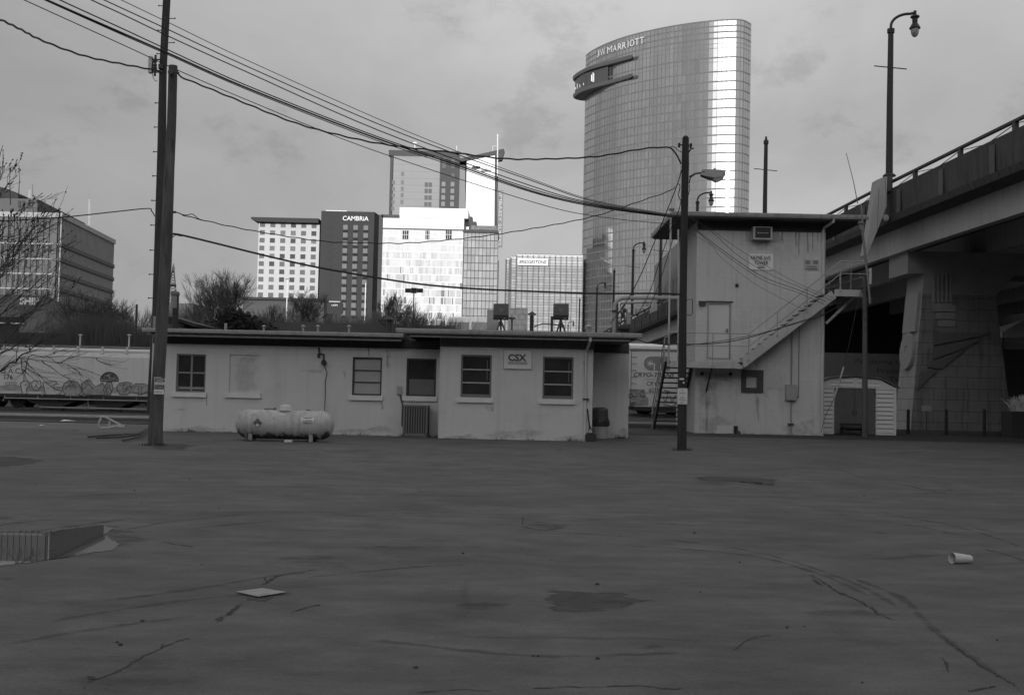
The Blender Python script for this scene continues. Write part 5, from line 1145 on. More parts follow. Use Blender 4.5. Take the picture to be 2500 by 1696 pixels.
b = MB(); b.quad((bl, YP+ydep, -.1), (bl, YP, -.1), (tl, YP, zt_), (tl, YP+ydep, zt_)); part('shaft_side', b, pier_side, pier); b = MB(); b.quad((brr, YP, -.1), (brr, YP+ydep, -.1), (tr, YP+ydep, zt_), (tr, YP, zt_)); part('shaft_side', b, pier_side, pier)
b = MB(); quadcol(b, tl, tr, xf+.8, tr+.9, YP+.02, YP+ydep, zt_, zc0); b.quad((tl, YP+ydep, zt_), (tl, YP+.02, zt_), (xf+.8, YP+.02, zc0), (xf+.8, YP+ydep, zc0)); b.quad((tr, YP, zt_), (tr, YP+ydep, zt_), (tr+.9, YP+ydep, zc0), (tr+.9, YP, zc0)); part('capital', b, pier_plain, pier)
b = MB()
for i, px in enumerate((2275, 2285, 2295, 2306, 2316)):
    x = PY(px, 700, YP).x; zl_, zh_ = PY(px, 738, YP).z, PY(px, 668, YP).z; b.box(x, x+.12, YP-.10, YP-.002, zl_, zh_)
b.box(PY(2272, 742, YP).x, PY(2322, 742, YP).x, YP-.12, YP-.002, PY(2290, 746, YP).z, PY(2290, 741, YP).z); part('fluting', b, pier_plain, pier)
# stepped blocks
b = MB()
for i, (x0, y0, x1, y1) in enumerate(((2274, 745, 2330, 761), (2283, 763, 2330, 779), (2290, 781, 2330, 797))):
    a = RC(YP, x0, y0, x1, y1); b.box(a[0], a[1], YP-.14+.03*i, YP-.002, a[2], a[3])
part('stepped_block', b, pier_plain, pier)
for px in ([(2280, 812), (2418, 814), (2396, 820), (2281, 842)], [(2281, 846), (2405, 822), (2362, 846), (2276, 878)], [(2275, 882), (2360, 850), (2300, 900), (2266, 896)], [(2250, 905), (2288, 905), (2240, 950), (2245, 915)]):
    b = MB(); b.prism([PY(x, y, YP-.16) for x, y in px], (0, .157, 0)); part('ray', b, M('ray_concrete', .15, .9, .1, 2), pier)
# side panel with medallion on the end face, facing the yard
b = MB()
def endface(y, z): t = (z+.1)/(zt_+.1); return Vector((bl+(tl-bl)*t, y, z))
zz0, zz1 = PY(2236, 902, YP).z, PY(2240, 808, YP).z; zc_ = (zz0+zz1)/2; yc = YP+1.1
ring = []
for r_, t_1 in ((1.0, .14), (.97, .17), (.3, .17), (.26, .13), (0, .13)):
    for k in range(28):
        a = 2*math.pi*k/28; z = zc_+(zz1-zz0)/2*r_*math.sin(a); e = endface(yc+(zz1-zz0)/2*r_*.95*math.cos(a), z); ring.append(e-Vector((t_1, 0, 0)))
n = 28; b.v += ring
for i in range(4):
    for k in range(n): b.f.append([i*n+k, i*n+(k+1) % n, (i+1)*n+(k+1) % n, (i+1)*n+k]); b.mi.append(0)
rim = [endface(yc+(zz1-zz0)/2*.95*math.cos(2*math.pi*k/28), zc_+(zz1-zz0)/2*math.sin(2*math.pi*k/28)) for k in range(28)]
q0 = len(b.v); b.v += rim
for k in range(n): b.f.append([q0+k, q0+(k+1) % n, (k+1) % n, k]); b.mi.append(0)
part('medallion', b, M('medallion', .34, .9, .06, 1.5), pier)
b = MB(); za_, zb__ = PY(2236, 808, YP).z, zt_+.1
b.add([endface(YP+.2, za_)+Vector((-.14, 0, 0)), endface(YP+1.9, za_)+Vector((-.14, 0, 0)), endface(YP+1.9, zb__)+Vector((-.12, 0, 0)), endface(YP+.2, zb__)+Vector((-.12, 0, 0)), endface(YP+.2, za_)+Vector((.1, 0, 0)), endface(YP+1.9, za_)+Vector((.1, 0, 0)), endface(YP+1.9, zb__)+Vector((.1, 0, 0)), endface(YP+.2, zb__)+Vector((.1, 0, 0))], [(0,1,2,3),(0,4,5,1),(1,5,6,2),(2,6,7,3),(3,7,4,0)]); part('shield', b, M('medallion', .27), pier)
# pale fin carrying the lamp
def fin(px, Y, w, label, cracks):
    s = thing('bridge_fin', label, 'bridge ornament', PY(px[0][0], px[0][1], Y)); b = MB(); b.prism([PY(x, y, Y) for x, y in px], (0, w, 0)); part('slab', b, conc_light, s)
    b = MB()
    for c in cracks: b.tube([PY(x, y, Y-.005) for x, y in c], .018, 4)
    part('joint', b, letter_grey, s)
fin([(2141, 439), (2160, 431), (2166, 432), (2165, 502), (2142, 563), (2115, 628), (2112, 622), (2127, 530)], 50.7, .7, 'pale pointed concrete fin under the nearest lamp post on the viaduct', [[(2146, 460), (2143, 520), (2142, 562)], [(2160, 432), (2163, 465), (2164, 502)]])
b = MB(); b.box(PY(2162, 450, 51.3).x, PY(2174, 450, 51.3).x, 51.0, 51.8, PY(2170, 470, 51.3).z, PY(2170, 431, 51.3).z); solo('lamp_plinth', b, conc, 'dark plinth under the nearest lamp post on the parapet', 'plinth', PY(2168, 450, 51.4))
fin([(1596, 731), (1604, 730), (1605, 757), (1588, 764)], 104, .8, 'small pale fin on the far part of the viaduct behind the guy wires', [[(1599, 735), (1596, 758)]])
b = MB(); p = PY(2160, 533, 51); b.lathe(p, [(0, -.2), (.15, -.16), (.2, 0), (.15, .16), (0, .2)], 14, 'Y'); solo('bridge_ball', b, conc_light, 'pale round knob beside the pale fin under the viaduct', 'knob', p)
# lamps
lm = M('lamp_black', .028, .5, .1, 4); lglass = M('lamp_glass', .38, .25, .05, 3)
def lamp_post(loc, label, arm=True, cross=True, H=7.9, s_=1.0):
    x, y, z = loc; s = thing('lamp_post' if arm else 'banner_post', label, 'street lamp' if arm else 'post', loc, 'lamp posts along the viaduct' if arm else 'plain posts along the viaduct')
    V_ = lambda a, c: Vector((x+a, y, z+c))
    b = MB(); b.tube([V_(0, 0), V_(0, .05), V_(0, .12), V_(0, .14)], [.30, .30, .22, .18], 10); b.tube([V_(0, .1), V_(0, H*.45), V_(.02, H*.865)], [.165, .145, .125], 10); b.tube([V_(.02, H*.86), V_(.02, H*.885)], .17, 10)
    if not arm: b.tube([V_(.02, H*.88), V_(.02, H*.92)], [.11, .05], 8)
    part('shaft', b, lm, s)
    if arm:
        b = MB(); pts = [V_(.02, H*.86)]
        for k in range(9): a = R(180-k*11.2); pts.append(V_(.92+.9*math.cos(a), H*.90+.62*math.sin(a)))
        pts.append(V_(1.16, H*.985)); b.tube(pts, .065, 8); hx = 1.15
        part('arm', b, lm, s)
        b = MB(); b.tube([V_(hx, H*.985+.1), V_(hx, H*.97)], .07, 6); b.lathe(V_(hx, H*.985-.2), [(.05, .12), (.09, .08), (.2, .05), (.21, -.02), (.13, -.06), (.12, -.28), (.2, -.42), (.24, -.5), (.26, -.52), (.25, -.56), (.2, -.57)], 14); hd = part('lantern', b, lm, s)
        b = MB(); b.lathe(V_(hx, H*.985-.77), [(.19, .02), (.19, -.1), (.16, -.25), (.09, -.36), (0, -.4)], 14); part('globe', b, lglass, hd, smooth=True)
    if cross:
        b = MB(); b.tube([V_(-.75, H*.66), V_(.78, H*.645)], .028, 5); part('banner_arm', b, lm, s)
lamp_post((PY(2171, 431, 51.4).x, 51.4, PY(2171, 431, 51.4).z), 'nearest and tallest black lamp post with curved arm on the viaduct')
for px, Yl, lab in ((1698, 91, 'black lamp post showing above the tower roof right of the wooden pole'), (1543, 117, 'black lamp post in front of the glass tower left of the tower roof'), (1456, 156, 'small black lamp post in front of the lower left of the glass tower'), (1387, 237, 'tiny black lamp post beside the right roof box')):
    x, z = path(Yl); lamp_post((PY(px, 780, Yl).x, Yl, z-.4), lab, cross=(px not in (1456,)), s_=1)
for px, ty, Yl, lab in ((1864, 333, 72, 'plain black post rising above the tower roof'), (1610, 560, 104, 'plain black post with a cross arm left of the tower'), (1497, 655, 140, 'plain black post between the two lamp posts before the glass tower'), (1414, 806-80, 200, 'thin plain post at the left foot of the glass tower')):
    x, z = path(Yl); top = PY(px, ty, Yl).z; lamp_post((PY(px, 780, Yl).x, Yl, z-.4), lab, arm=False, H=(top-z+.4)/.92, cross=True)
# things under the viaduct
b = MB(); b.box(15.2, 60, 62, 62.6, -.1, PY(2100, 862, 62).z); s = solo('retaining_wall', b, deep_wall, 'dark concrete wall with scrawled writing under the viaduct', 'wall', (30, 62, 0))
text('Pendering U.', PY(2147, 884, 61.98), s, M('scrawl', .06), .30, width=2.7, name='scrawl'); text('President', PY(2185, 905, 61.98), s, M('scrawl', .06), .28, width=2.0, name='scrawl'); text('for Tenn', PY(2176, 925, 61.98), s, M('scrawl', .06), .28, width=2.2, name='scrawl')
b = MB(); b.box(17.5, 62, 84, 85, -.1, 9.2); b.box(22, 62, 100, 101, -.1, 8.4); solo('shade_blocker_wall', b, black_wall, 'added dark wall blocking the sky far under the viaduct', 'wall', (35, 84, 0))  # added blocker, near-black to deepen the shade under the deck
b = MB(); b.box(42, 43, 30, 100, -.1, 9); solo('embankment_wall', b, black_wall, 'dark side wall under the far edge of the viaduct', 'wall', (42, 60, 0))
for i, px in enumerate((2217, 2310, 2403)):
    y = 49.6; x = PY(px, 1040, y).x; b = MB(); b.tube([(x, y, -.05), (x, y, PY(px, 1001, y).z)], .07, 10); b.tube([(x, y, PY(px, 1001, y).z-.001), (x, y, PY(px, 1000, y).z+.03)], [.07, .035], 10)
    solo('bollard', b, black_m, ('dark bollard at the left foot of the bridge pier', 'dark bollard before the middle of the bridge pier', 'dark bollard before the right part of the bridge pier')[i], 'bollard', (x, y, 0), 'bollards in front of the bridge pier')
s = thing('post_sign', 'small pale sign on a thin stake in front of the bridge pier', 'sign', (PY(2262, 1058, 50.2).x, 50.2, 0))
b = MB(); X0, X1, Z0, Z1 = RC(50.1, 2250, 989, 2274, 1003); b.box(X0, X1, 50.08, 50.1, Z0, Z1); part('board', b, M('stake_board', .34, .6, .3, 8), s); b = MB(); x = PY(2262, 1030, 50.15).x; b.tube([(x, 50.14, 0), (x, 50.14, Z1)], .02, 5); part('stake', b, frame_dark, s)
# booth with hipped canopy, far right
yk = 58; kx0 = PY(2449, 900, yk).x; kz = PY(2449, 823, yk).z; kz2 = PY(2446, 812, yk).z
s = thing('booth', 'dark booth with a pale hipped canopy at the right edge behind the pier', 'booth', (kx0+2.2, yk+2, 0))
b = MB(); x0, x1, y0, y1 = kx0-.05, kx0+4.4, yk, yk+4; cxk, cyk, ap = (x0+x1)/2, (y0+y1)/2, kz2+.95
b.add([(x0, y0, kz), (x1, y0, kz), (x1, y1, kz), (x0, y1, kz), (x0-.06, y0-.05, kz2), (x1+.06, y0-.05, kz2), (x1+.06, y1+.05, kz2), (x0-.06, y1+.05, kz2), (cxk, cyk, ap)], [(0,1,5,4),(1,2,6,5),(2,3,7,6),(3,0,4,7),(4,5,8),(5,6,8),(6,7,8),(7,4,8)]); part('canopy', b, M('canopy', .85, .8), s)
b = MB(); b.box(x0+.15, x1-.1, y0+.4, y0+.45, 0, PY(2460, 852, yk).z); part('wall', b, M('booth_wall', .10, .8), s)
b = MB(); b.box(x0+.05, x1, y0+.3, y0+.36, PY(2460, 850, yk).z, PY(2460, 847, yk).z); part('counter_rail', b, gutter_m, s)
for x in (x0+.05, x1-.1):
    for y in (y0+.1, y1-.15): b = MB(); b.box(x, x+.07, y, y+.07, 0, kz); part('post', b, frame_dark, s)
b = MB(); random.seed(12); bxp = PY(2492, 980, 48).x; zp0 = PY(2490, 1004, 48).z
for i in range(260):
    a = random.uniform(-.5, .5); l = random.uniform(.35, .85); o = Vector((bxp+.25+random.uniform(-.35, .6), 48.3+random.uniform(-.4, .4), zp0-.05)); d = Vector((math.sin(a), random.uniform(-.4, .4), math.cos(a)))
    p1 = o+d*l*.55; p2 = o+d*l+Vector((a*.35, 0, -.18*abs(a)-.03)); w = Vector((.022, .0, .01)); b.quad(o-w, o+w, p1+w, p1-w); b.quad(p1-w, p1+w, p2+w*.4, p2-w*.4)
pl = thing('planter', 'dark planter holding pale feathery grass at the right edge', 'planter', (bxp, 48.3, 0)); part('grass', b, plume_m, pl)
b = MB(); b.box(PY(2470, 1030, 47.8).x, PY(2470, 1030, 47.8).x+1.6, 47.8, 48.8, 0, zp0); part('tub', b, black_wall, pl)
# paper cup and cover plate on the lot
p = G(2346, 1377); s = thing('paper_cup', 'white paper cup lying on its side on the asphalt at the right', 'cup', p); axd = Vector((.985, -.17, -.03)).normalized(); e1_ = Vector((0, 0, 1)); e2_ = axd.cross(e1_).normalized(); e1_ = e2_.cross(axd)
b = MB(); k = 16; A_ = PZ(2324, 1362, .05); B_ = PZ(2369, 1364, .036)
for c_, r_ in ((A_, .052), (B_, .036)):
    d = (B_-A_).normalized(); e1_ = Vector((0, 0, 1)); e2_ = d.cross(e1_).normalized(); e1_ = e2_.cross(d)
    for i in range(k): t = 2*math.pi*i/k; b.v.append(Vector((c_.x, c_.y, max(r_, .03)))+(e1_*math.sin(t)*(1 if i % 5 else .86)+e2_*math.cos(t))*r_)
for i in range(k): b.f.append([i, (i+1) % k, k+(i+1) % k, k+i]); b.mi.append(0)
b.f.append([k+i for i in range(k)]); b.mi.append(0); part('body', b, M('paper', .60, .8, .1, 20), s)
b = MB(); px = [(576, 1444), (640, 1435.5), (700, 1445), (630, 1456)]; b.prism([PZ(x, y, .0095) for x, y in px], (0, 0, .004)); solo('cover_plate', b, M('plate', .30, .8, .18, 6, stain=1, stain_v=.6, sscale=5), 'pale diamond shaped slab lying flat on the asphalt', 'cover plate', G(640, 1446))
random.seed(31)
for i in range(28):
    x, y = random.uniform(60, 2450), random.uniform(1120, 1680); p = G(x, y); r_ = random.uniform(.006, .017); b = MB(); b.prism([p+Vector((math.cos(t)*r_*random.uniform(.6, 1.1), math.sin(t)*r_*random.uniform(.6, 1.1), 0)) for t in (0, 1.1, 2.3, 3.5, 4.8)], (0, 0, r_*.8)); 
    if i == 0: peb = b
    else: peb.add(b.v, b.f)
solo('pebbles', peb, dark_patch, 'scattered dark pebbles on the asphalt', 'pebbles', kind='stuff')

# ------------------------------------------------------------------ far city
SPEC = .08
def glassmat(name, v, rough, metal=.85, var=.06): return M(name, v, rough, var, .2, metal=metal)
jg = [glassmat('tower_glass_a', .58, .08, .95), glassmat('tower_glass_b', .54, .08, .95), glassmat('tower_glass_c', .62, .10, .95), glassmat('tower_glass_d', .56, .10, .95)]
# --- curved glass tower: plan curve found from its roof line
YJ = 360; HJ = PY(1786, 46.7, YJ).z
top_px = [(1431,134.5),(1438,127),(1456,117),(1481.5,105),(1507,95),(1532,87.6),(1557.7,80),(1583,75),(1608,69),(1634,64),(1659,60),(1684.6,56),(1710,52.8),(1735,50.4),(1748,49.3),(1760.7,48.4),(1773,47.7),(1786,47.05),(1799,46.5),(1807,46.6),(1816,48.6),(1825,52.5),(1833.5,58.5)]
plan = [PZ(x, y, HJ) for x, y in top_px]
def smooth(pts, it=2):
    for _ in range(it):
        pts = [pts[0]]+[(pts[i-1]+pts[i]*2+pts[i+1])/4 for i in range(1, len(pts)-1)]+[pts[-1]]
    return pts
plan = smooth(plan, 1)
a0, a1 = plan[0], plan[-1]
def resample(pts, step):
    L_ = [0]
    for a, c in zip(pts, pts[1:]): L_.append(L_[-1]+(c-a).length)
    n = int(L_[-1]/step); out = []
    j = 0
    for i in range(n+1):
        s = L_[-1]*i/n
        while j < len(L_)-2 and L_[j+1] < s: j += 1
        out.append(pts[j].lerp(pts[j+1], (s-L_[j])/(L_[j+1]-L_[j])))
    return out
vis = resample(plan, 1.5)
print('JW plan', [tuple(round(c, 1) for c in p) for p in plan[::3]], len(vis))
# close it behind
back = []
for k in range(1, 16):
    t = k/16; q = a1.lerp(a0, t); back.append(q+Vector((.12, 1, 0))*(26*math.sin(math.pi*t)**.6)+Vector((3*(1-2*t), 0, 0)))
ringp = vis+back; nr = len(ringp)
jw = thing('glass_tower', 'tallest curved glass hotel tower with a projecting round lounge near its top', 'skyscraper', (ringp[0].x, ringp[0].y, 0))
dzs = [0, 1.9, 3.9, 5.96, 12.4, 17.1, 20.4]
while dzs[-1] < HJ-6: dzs.append(dzs[-1]+2.97)
random.seed(77)
colmat = [random.choice((0, 0, 1, 1, 2, 3)) for _ in range(nr)]
for i in range(1, nr):
    if random.random() < .45: colmat[i] = colmat[i-1]
for k in range(len(dzs)):
    zt2 = HJ-dzs[k]-.45; zb2 = HJ-dzs[k+1] if k+1 < len(dzs) else 0
    b = MB()
    for i in range(nr):
        p, q = ringp[i], ringp[(i+1) % nr]; mi = colmat[i] if random.random() < .82 else random.randint(0, 3)
        b.add([(p.x, p.y, zb2), (q.x, q.y, zb2), (q.x, q.y, zt2), (p.x, p.y, zt2)], [(0, 1, 2, 3)], mi)
    part('glass_band', b, jg, jw)
    b = MB(); n0 = 0
    for i in range(nr):
        p, q = ringp[i], ringp[(i+1) % nr]; b.quad((p.x, p.y-.05, zt2), (q.x, q.y-.05, zt2), (q.x, q.y-.05, zt2+.45), (p.x, p.y-.05, zt2+.45))
    part('floor_band', b, M('floor_band', .14, .6, .08, 1), jw)
b = MB(); b.poly([(p.x, p.y, HJ-.02) for p in ringp]); part('roof', b, conc, jw)
b = MB()
for i in range(0, len(vis)):
    p = vis[i]; d = (vis[min(i+1, len(vis)-1)]-vis[max(i-1, 0)]).normalized(); nrm = Vector((d.y, -d.x, 0)); w = .055 if i % 2 else .075
    a, c = p-d*w+nrm*.12, p+d*w+nrm*.12; b.quad((a.x, a.y, 0), (c.x, c.y, 0), (c.x, c.y, HJ), (a.x, a.y, HJ))
part('mullions', b, M('mullion', .17, .6, .08, 1), jw)
for dz_1 in (7.9, 9.4, 14.0):
    b = MB()
    for i in range(len(vis)-1):
        p, q = vis[i], vis[i+1]; b.quad((p.x, p.y-.08, HJ-dz_1-.12), (q.x, q.y-.08, HJ-dz_1-.12), (q.x, q.y-.08, HJ-dz_1), (p.x, p.y-.08, HJ-dz_1))
    part('transom', b, M('mullion', .2), jw)
def disc(px_out, px_back, z, th, ins):
    o = [PZ(x, y, z) for x, y in px_out]; k_ = [PZ(x, y, z-th) for x, y in px_back]
    pts = smooth(o, 1)+[Vector((p.x, p.y, z)) for p in k_]+[ringp[4]+Vector((6, 10, 0))*1.0]
    return [Vector((p.x, p.y, 0)) for p in pts]
z1_, z2_ = PY(1541, 133.6, 376).z, PY(1541, 180, 376).z
d1 = disc([(1545,132.5),(1526,137.5),(1507.8,142.6),(1488,147.8),(1469,153),(1455,156.5),(1443,160),(1430,165.5),(1417.5,172.3),(1409,177),(1402,182.6),(1398.4,187)], [(1398,195),(1404,201),(1415,204.5)], z1_, .9, 0)
d2 = disc([(1545,178.5),(1526,184.5),(1507.8,190.4),(1488,195.5),(1469,200.5),(1450,205.5),(1430.4,211.5),(1420,215.5),(1412,219.8),(1403,226),(1398.8,231)], [(1399,238),(1406,241.5),(1417,244),(1429,244.8)], z2_, .9, 0)
def slab(pts, z, th):
    b = MB(); n = len(pts); c = sum(pts, Vector())/n
    for p in pts: b.v.append(Vector((p.x, p.y, z)))
    for p in pts: b.v.append(Vector((p.x, p.y, z-th*.45)))
    for p in pts: q = c+(p-c)*.97; b.v.append(Vector((q.x, q.y, z-th)))
    b.f.append(list(range(n))); b.mi.append(0); b.f.append(list(range(2*n, 3*n))[::-1]); b.mi.append(0)
    for j in (0, 1):
        for k in range(n): b.f.append([j*n+k, (j+1)*n+k, (j+1)*n+(k+1) % n, j*n+(k+1) % n]); b.mi.append(0)
    return b
lg = part('lounge_roof', slab(d1, z1_, 1.3), M('lounge_metal', .13, .35, .05, 1, metal=.4), jw); lf = part('lounge_floor', slab(d2, z2_, 1.3), M('lounge_metal', .13), jw)
c = sum(d2, Vector())/len(d2); ins = [c+(p-c)*.90 for p in d2]; b = MB(); lit = MB()
hh = z1_-1.3
for i in range(3, len(ins)-2):
    p, q = ins[i], ins[i+1]; m_ = 4
    for k in range(m_):
        a, e = p.lerp(q, k/m_), p.lerp(q, (k+.94)/m_); b.quad((a.x, a.y, z2_), (e.x, e.y, z2_), (e.x, e.y, hh), (a.x, a.y, hh))
part('lounge_glass', b, M('lounge_glass', .10, .1, .1, 1, metal=.3), jw)
b = MB()
for i, (px, y0, y1) in enumerate(((1404, 214, 219), (1408.5, 205, 217), (1412, 208, 215), (1415, 207, 214), (1419, 197, 212), (1424, 203, 209), (1443, 183, 199), (1446.5, 178, 201), (1448, 180, 200))):
    a = PY(px, y1, 390); e = PY(px+(2.6 if px > 1440 else 1.4), y0, 390); 
    j = min(range(len(ins)), key=lambda t: abs(ray(px, 200).x/ray(px, 200).y*ins[t].y-ins[t].x)); Yq = ins[j].y-.8
    a = PY(px, y1, Yq); e = PY(px+(2.6 if px > 1440 else 1.2), y0, Yq); b.box(a.x, e.x, Yq-.1, Yq, a.z, e.z)
part('lit_column', b, white_m, jw)
# sign on the tower follows the curve: one letter at a time
sg_px = [('J', 1464, 132.5), ('W', 1475, 128), ('M', 1492, 122.5), ('A', 1504.5, 119), ('R', 1516.5, 115.5), ('R', 1527.5, 112.5), ('I', 1536.5, 109.7), ('O', 1546, 106.5), ('T', 1558, 103.5), ('T', 1570, 100.5)]
for ch, px, py in sg_px:
    i = min(range(1, len(vis)-1), key=lambda t: abs(ray(px, py).x/ray(px, py).y*vis[t].y-vis[t].x)); p = vis[i]; d = (vis[i+1]-vis[i-1]).normalized(); nrm = Vector((d.y, -d.x, 0))
    pos = PY(px, py, p.y)+nrm*.5; wpx = {'J': 5, 'W': 13, 'M': 10.5, 'I': 1.8, 'O': 10, 'T': 9}.get(ch, 8.5)
    sc_ = abs((PY(px+wpx/2, py, p.y)-PY(px-wpx/2, py, p.y)).x)/max(.3, d.x)
    text(ch, pos, jw, M('sign_steel', .62, .5, .03), 2.35, xd=d, name='sign_letter', width=min(sc_, 3.2), bold=0, ext=.2)

# --- helpers for plain far buildings
def grid_windows(parent, Y, xs_, ys_, w, h, mats, recess=True, name='window'):
    """xs_, ys_: pixel centres of first row / column at a reference; windows share one mesh per material"""
    x0, y0 = xs_[0], ys_[0]; p0 = PY(x0, y0, Y)
    metres = 1/ (2700/Y)
    protos = {}
    for i, x in enumerate(xs_):
        for j, y in enumerate(ys_):
            mt = random.choice(mats)
            loc = Vector((p0.x+(x-x0)*metres, Y, p0.z-(y-y0)*metres))
            if mt.name not in protos:
                l = root_loc(parent); me = MB(); me.box(-w/2, w/2, -.12, .05, -h/2, h/2); protos[mt.name] = mk(name, me, mt)
            o = bpy.data.objects.new(name, protos[mt.name]); C.objects.link(o); o.parent = parent; o.location = loc-root_loc(parent)
    return
random.seed(15)
hw_a, hw_b, hw_c = M('hotel_pane_a', .15, .7, .1), M('hotel_pane_b', .19, .7, .1), M('hotel_pane_c', .08, .7, .1)
# white hotel with dark wing
YW = 430; cam_h = thing('white_hotel', 'white gridded hotel wing under a thin dark roof slab', 'hotel', (PY(700, 700, YW).x, YW, 0))
X0 = PY(629, 640, YW).x; X1 = PY(778, 640, YW).x; zt = PY(700, 545, YW).z
b = MB(); b.box(X0, X1, YW, YW+20, 0, zt); part('wall', b, M('hotel_white', .52, .7, .03, .1, brick=(3.05, 3.03, .03, .8)), cam_h)
b = MB(); b.prism([(PY(617, 534, YW).x, YW-3, zt+1.7), (X1, YW-3, zt+1.7), (X1, YW-3, zt+.0), (X0, YW-3, zt), (PY(617, 534, YW).x, YW-3, zt+1.0)], (0, 24, 0)); part('roof', b, M('roof_slab', .06, .8), cam_h)
grid_windows(cam_h, YW, [641+25.3*i for i in range(6)], [548.5+19.15*j for j in range(10)], 1.92, 1.8, [hw_a, hw_a, hw_b, hw_c])
YW2 = 427; cd = thing('dark_hotel_wing', 'dark tall hotel block with white lettering and three columns of pale windows', 'hotel', (PY(850, 700, YW2).x, YW2, 0))
X0 = PY(781, 640, YW2).x; X1 = PY(911, 640, YW2).x; zt = PY(845, 516, YW2).z
b = MB(); b.prism([(X0, YW2, 0), (X1, YW2, 0), (X1, YW2, zt), (X0, YW2, zt)], (0, .01, 0)); b.prism([(X0, YW2+.01, 0), (X1, YW2+.01, 0), (X1+2.5, YW2+22, 0), (X0, YW2+22, 0)], (0, 0, zt)); part('wall', b, M('hotel_dark', .056, .7, .06, .1), cd)
b = MB(); b.box(PY(795, 514, YW2).x, PY(846, 514, YW2).x, YW2+.5, YW2+1, zt+.01, zt+.35); part('bright_coping', b, white_m, cd)
text('CAMBRiA', PY(868.5, 533.5, YW2-.2), cd, letter_white, 1.75, width=63/6.3, bold=.008, ext=.2)
pw = M('pale_pane', .20, .7, .05); pw2 = M('pale_pane2', .16, .7, .05)
grid_windows(cd, YW2, [843.5, 868.5, 893.5], [555+19.1*j for j in range(12)], 1.75, 1.8, [pw, pw, pw2])
grid_windows(cd, YW2, [807], [554+19.1*j for j in range(10)], 1.9, 1.8, [M('hotel_dim', .055, .7)])
b = MB()
for x in (843.5, 868.5, 893.5):
    for j in range(12): a = RC(YW2, x-6-.38*j, 562+19.1*j, x+6-.38*j, 567+19.1*j); b = MB(); b.box(a[0], a[1], YW2-.06, YW2-.001, a[2], a[3]); part('spandrel', b, M('spandrel', .03), cd)
# tall hotel with the angled roof blade
YE = 520; em = thing('blade_roof_hotel', 'tall pale hotel with a bright white wing, dark frame and slanted roof blade', 'hotel', (PY(1080, 700, YE).x, YE, 0))
def bx(par, Y, x0, y0, x1, y1, mat, name, dep=20, dy=0, down=False, lab=None):
    X0, X1, Z0, Z1 = RC(Y+dy, x0, y0, x1, y1); b = MB(); b.box(X0, X1, Y+dy, Y+dep, 0 if down else Z0, Z1); return part(name, b, mat, par, label=lab)
dk = M('hotel_frame', .09, .8); lg_ = M('hotel_grey', .30, .7, .04, .1, brick=(40, 3.28, .1, .75)); wh = M('hotel_sail', .82, .6, .02)
bx(em, YE, 957, 381, 1071, 700, lg_, 'wall', down=True); bx(em, YE, 949, 368, 956, 700, dk, 'frame', down=True); bx(em, YE, 949, 368, 1119, 381, dk, 'frame', dep=19, dy=-.5)
bx(em, YE, 1071, 381, 1119, 700, dk, 'dark_bay', down=True, dy=-.3); bx(em, YE, 1119, 392, 1136, 700, M('hotel_mid', .26, .7), 'wall', down=True)
b = MB(); b.prism([PY(1136, 560, YE), PY(1136, 700, YE), PY(1208, 700, YE), PY(1209, 376, YE), PY(1119, 397, YE), PY(1119, 400, YE), PY(1136, 404, YE)], (0, 18, 0)); part('white_wing', b, wh, em)
b = MB(); b.prism([PY(1208.5, 378, YE), PY(1215, 382, YE), PY(1212, 700, YE), PY(1206, 700, YE)], (0, 16, 0)); part('edge_fin', b, dk, em)
b = MB(); b.prism([PY(1119, 388, YE-1), PY(1230, 363, YE-1), PY(1232, 369, YE-1), PY(1208, 377, YE-1), PY(1119, 396, YE-1)], (0, 6, 0)); b.prism([PY(1209, 377, YE-.9), PY(1232, 369.2, YE-.9), PY(1226, 390, YE-.9), PY(1211, 393, YE-.9)], (0, 4, 0)); part('roof_blade', b, dk, em)
b = MB()
for y in (476, 493, 509, 526): b.prism([PY(1136, y, YE-.02), PY(1207, y+1.5, YE-.02), PY(1207, y+2.1, YE-.02), PY(1136, y+.6, YE-.02)], (0, .01, 0))
part('wire_lines', b, M('wing_line', .35), em)
b = MB(); b.prism([PY(x, y, YE-1.4) for x, y in ((1151, 408), (1158, 405), (1171, 406), (1173, 409), (1160, 411))], (0, 1.3, 0)); part('canopy', b, dk, em)
b = MB(); b.prism([PY(x, y, YE-1.4) for x, y in ((1173, 415), (1188, 411), (1198, 416), (1176, 418))], (0, 1.3, 0)); part('canopy', b, M('canopy_pale', .4), em)
b = MB(); b.tube([PY(1214.5, 430, YE-1), PY(1215, 328, YE-1)], .3, 6); b.tube([PY(1203, 372, YE), PY(1203, 357, YE), PY(1212, 357, YE)], .15, 5); part('mast', b, M('mast_white', .75), em)
b = MB(); b.tube([PY(1013, 366, YE+3), PY(1013, 352, YE+3)], .25, 5); b.tube([PY(1115, 372, YE+3), PY(1115, 356, YE+3)], .15, 5); b.box(*RC(YE+3, 1009, 347, 1017, 350)[:2], YE+3, YE+3.5, *RC(YE+3, 1009, 347, 1017, 350)[2:]); part('roof_aerial', b, sign_grey, em)
grid_windows(em, YE, [961], [445.5, 461.5, 477.5, 494, 510], 1.35, 1.9, [hw_b]); grid_windows(em, YE, [983], [425, 445.5, 461.5, 477.5, 494], 1.35, 1.9, [hw_b])
grid_windows(em, YE, [1041, 1050.5], [451, 466.5, 483, 499.5], 1.55, 2.1, [M('em_pane', .14, .7)]); grid_windows(em, YE-.35, [1083, 1105], [449.5, 466, 482.5, 498.5], 1.75, 2.1, [M('em_pale', .26, .7)])
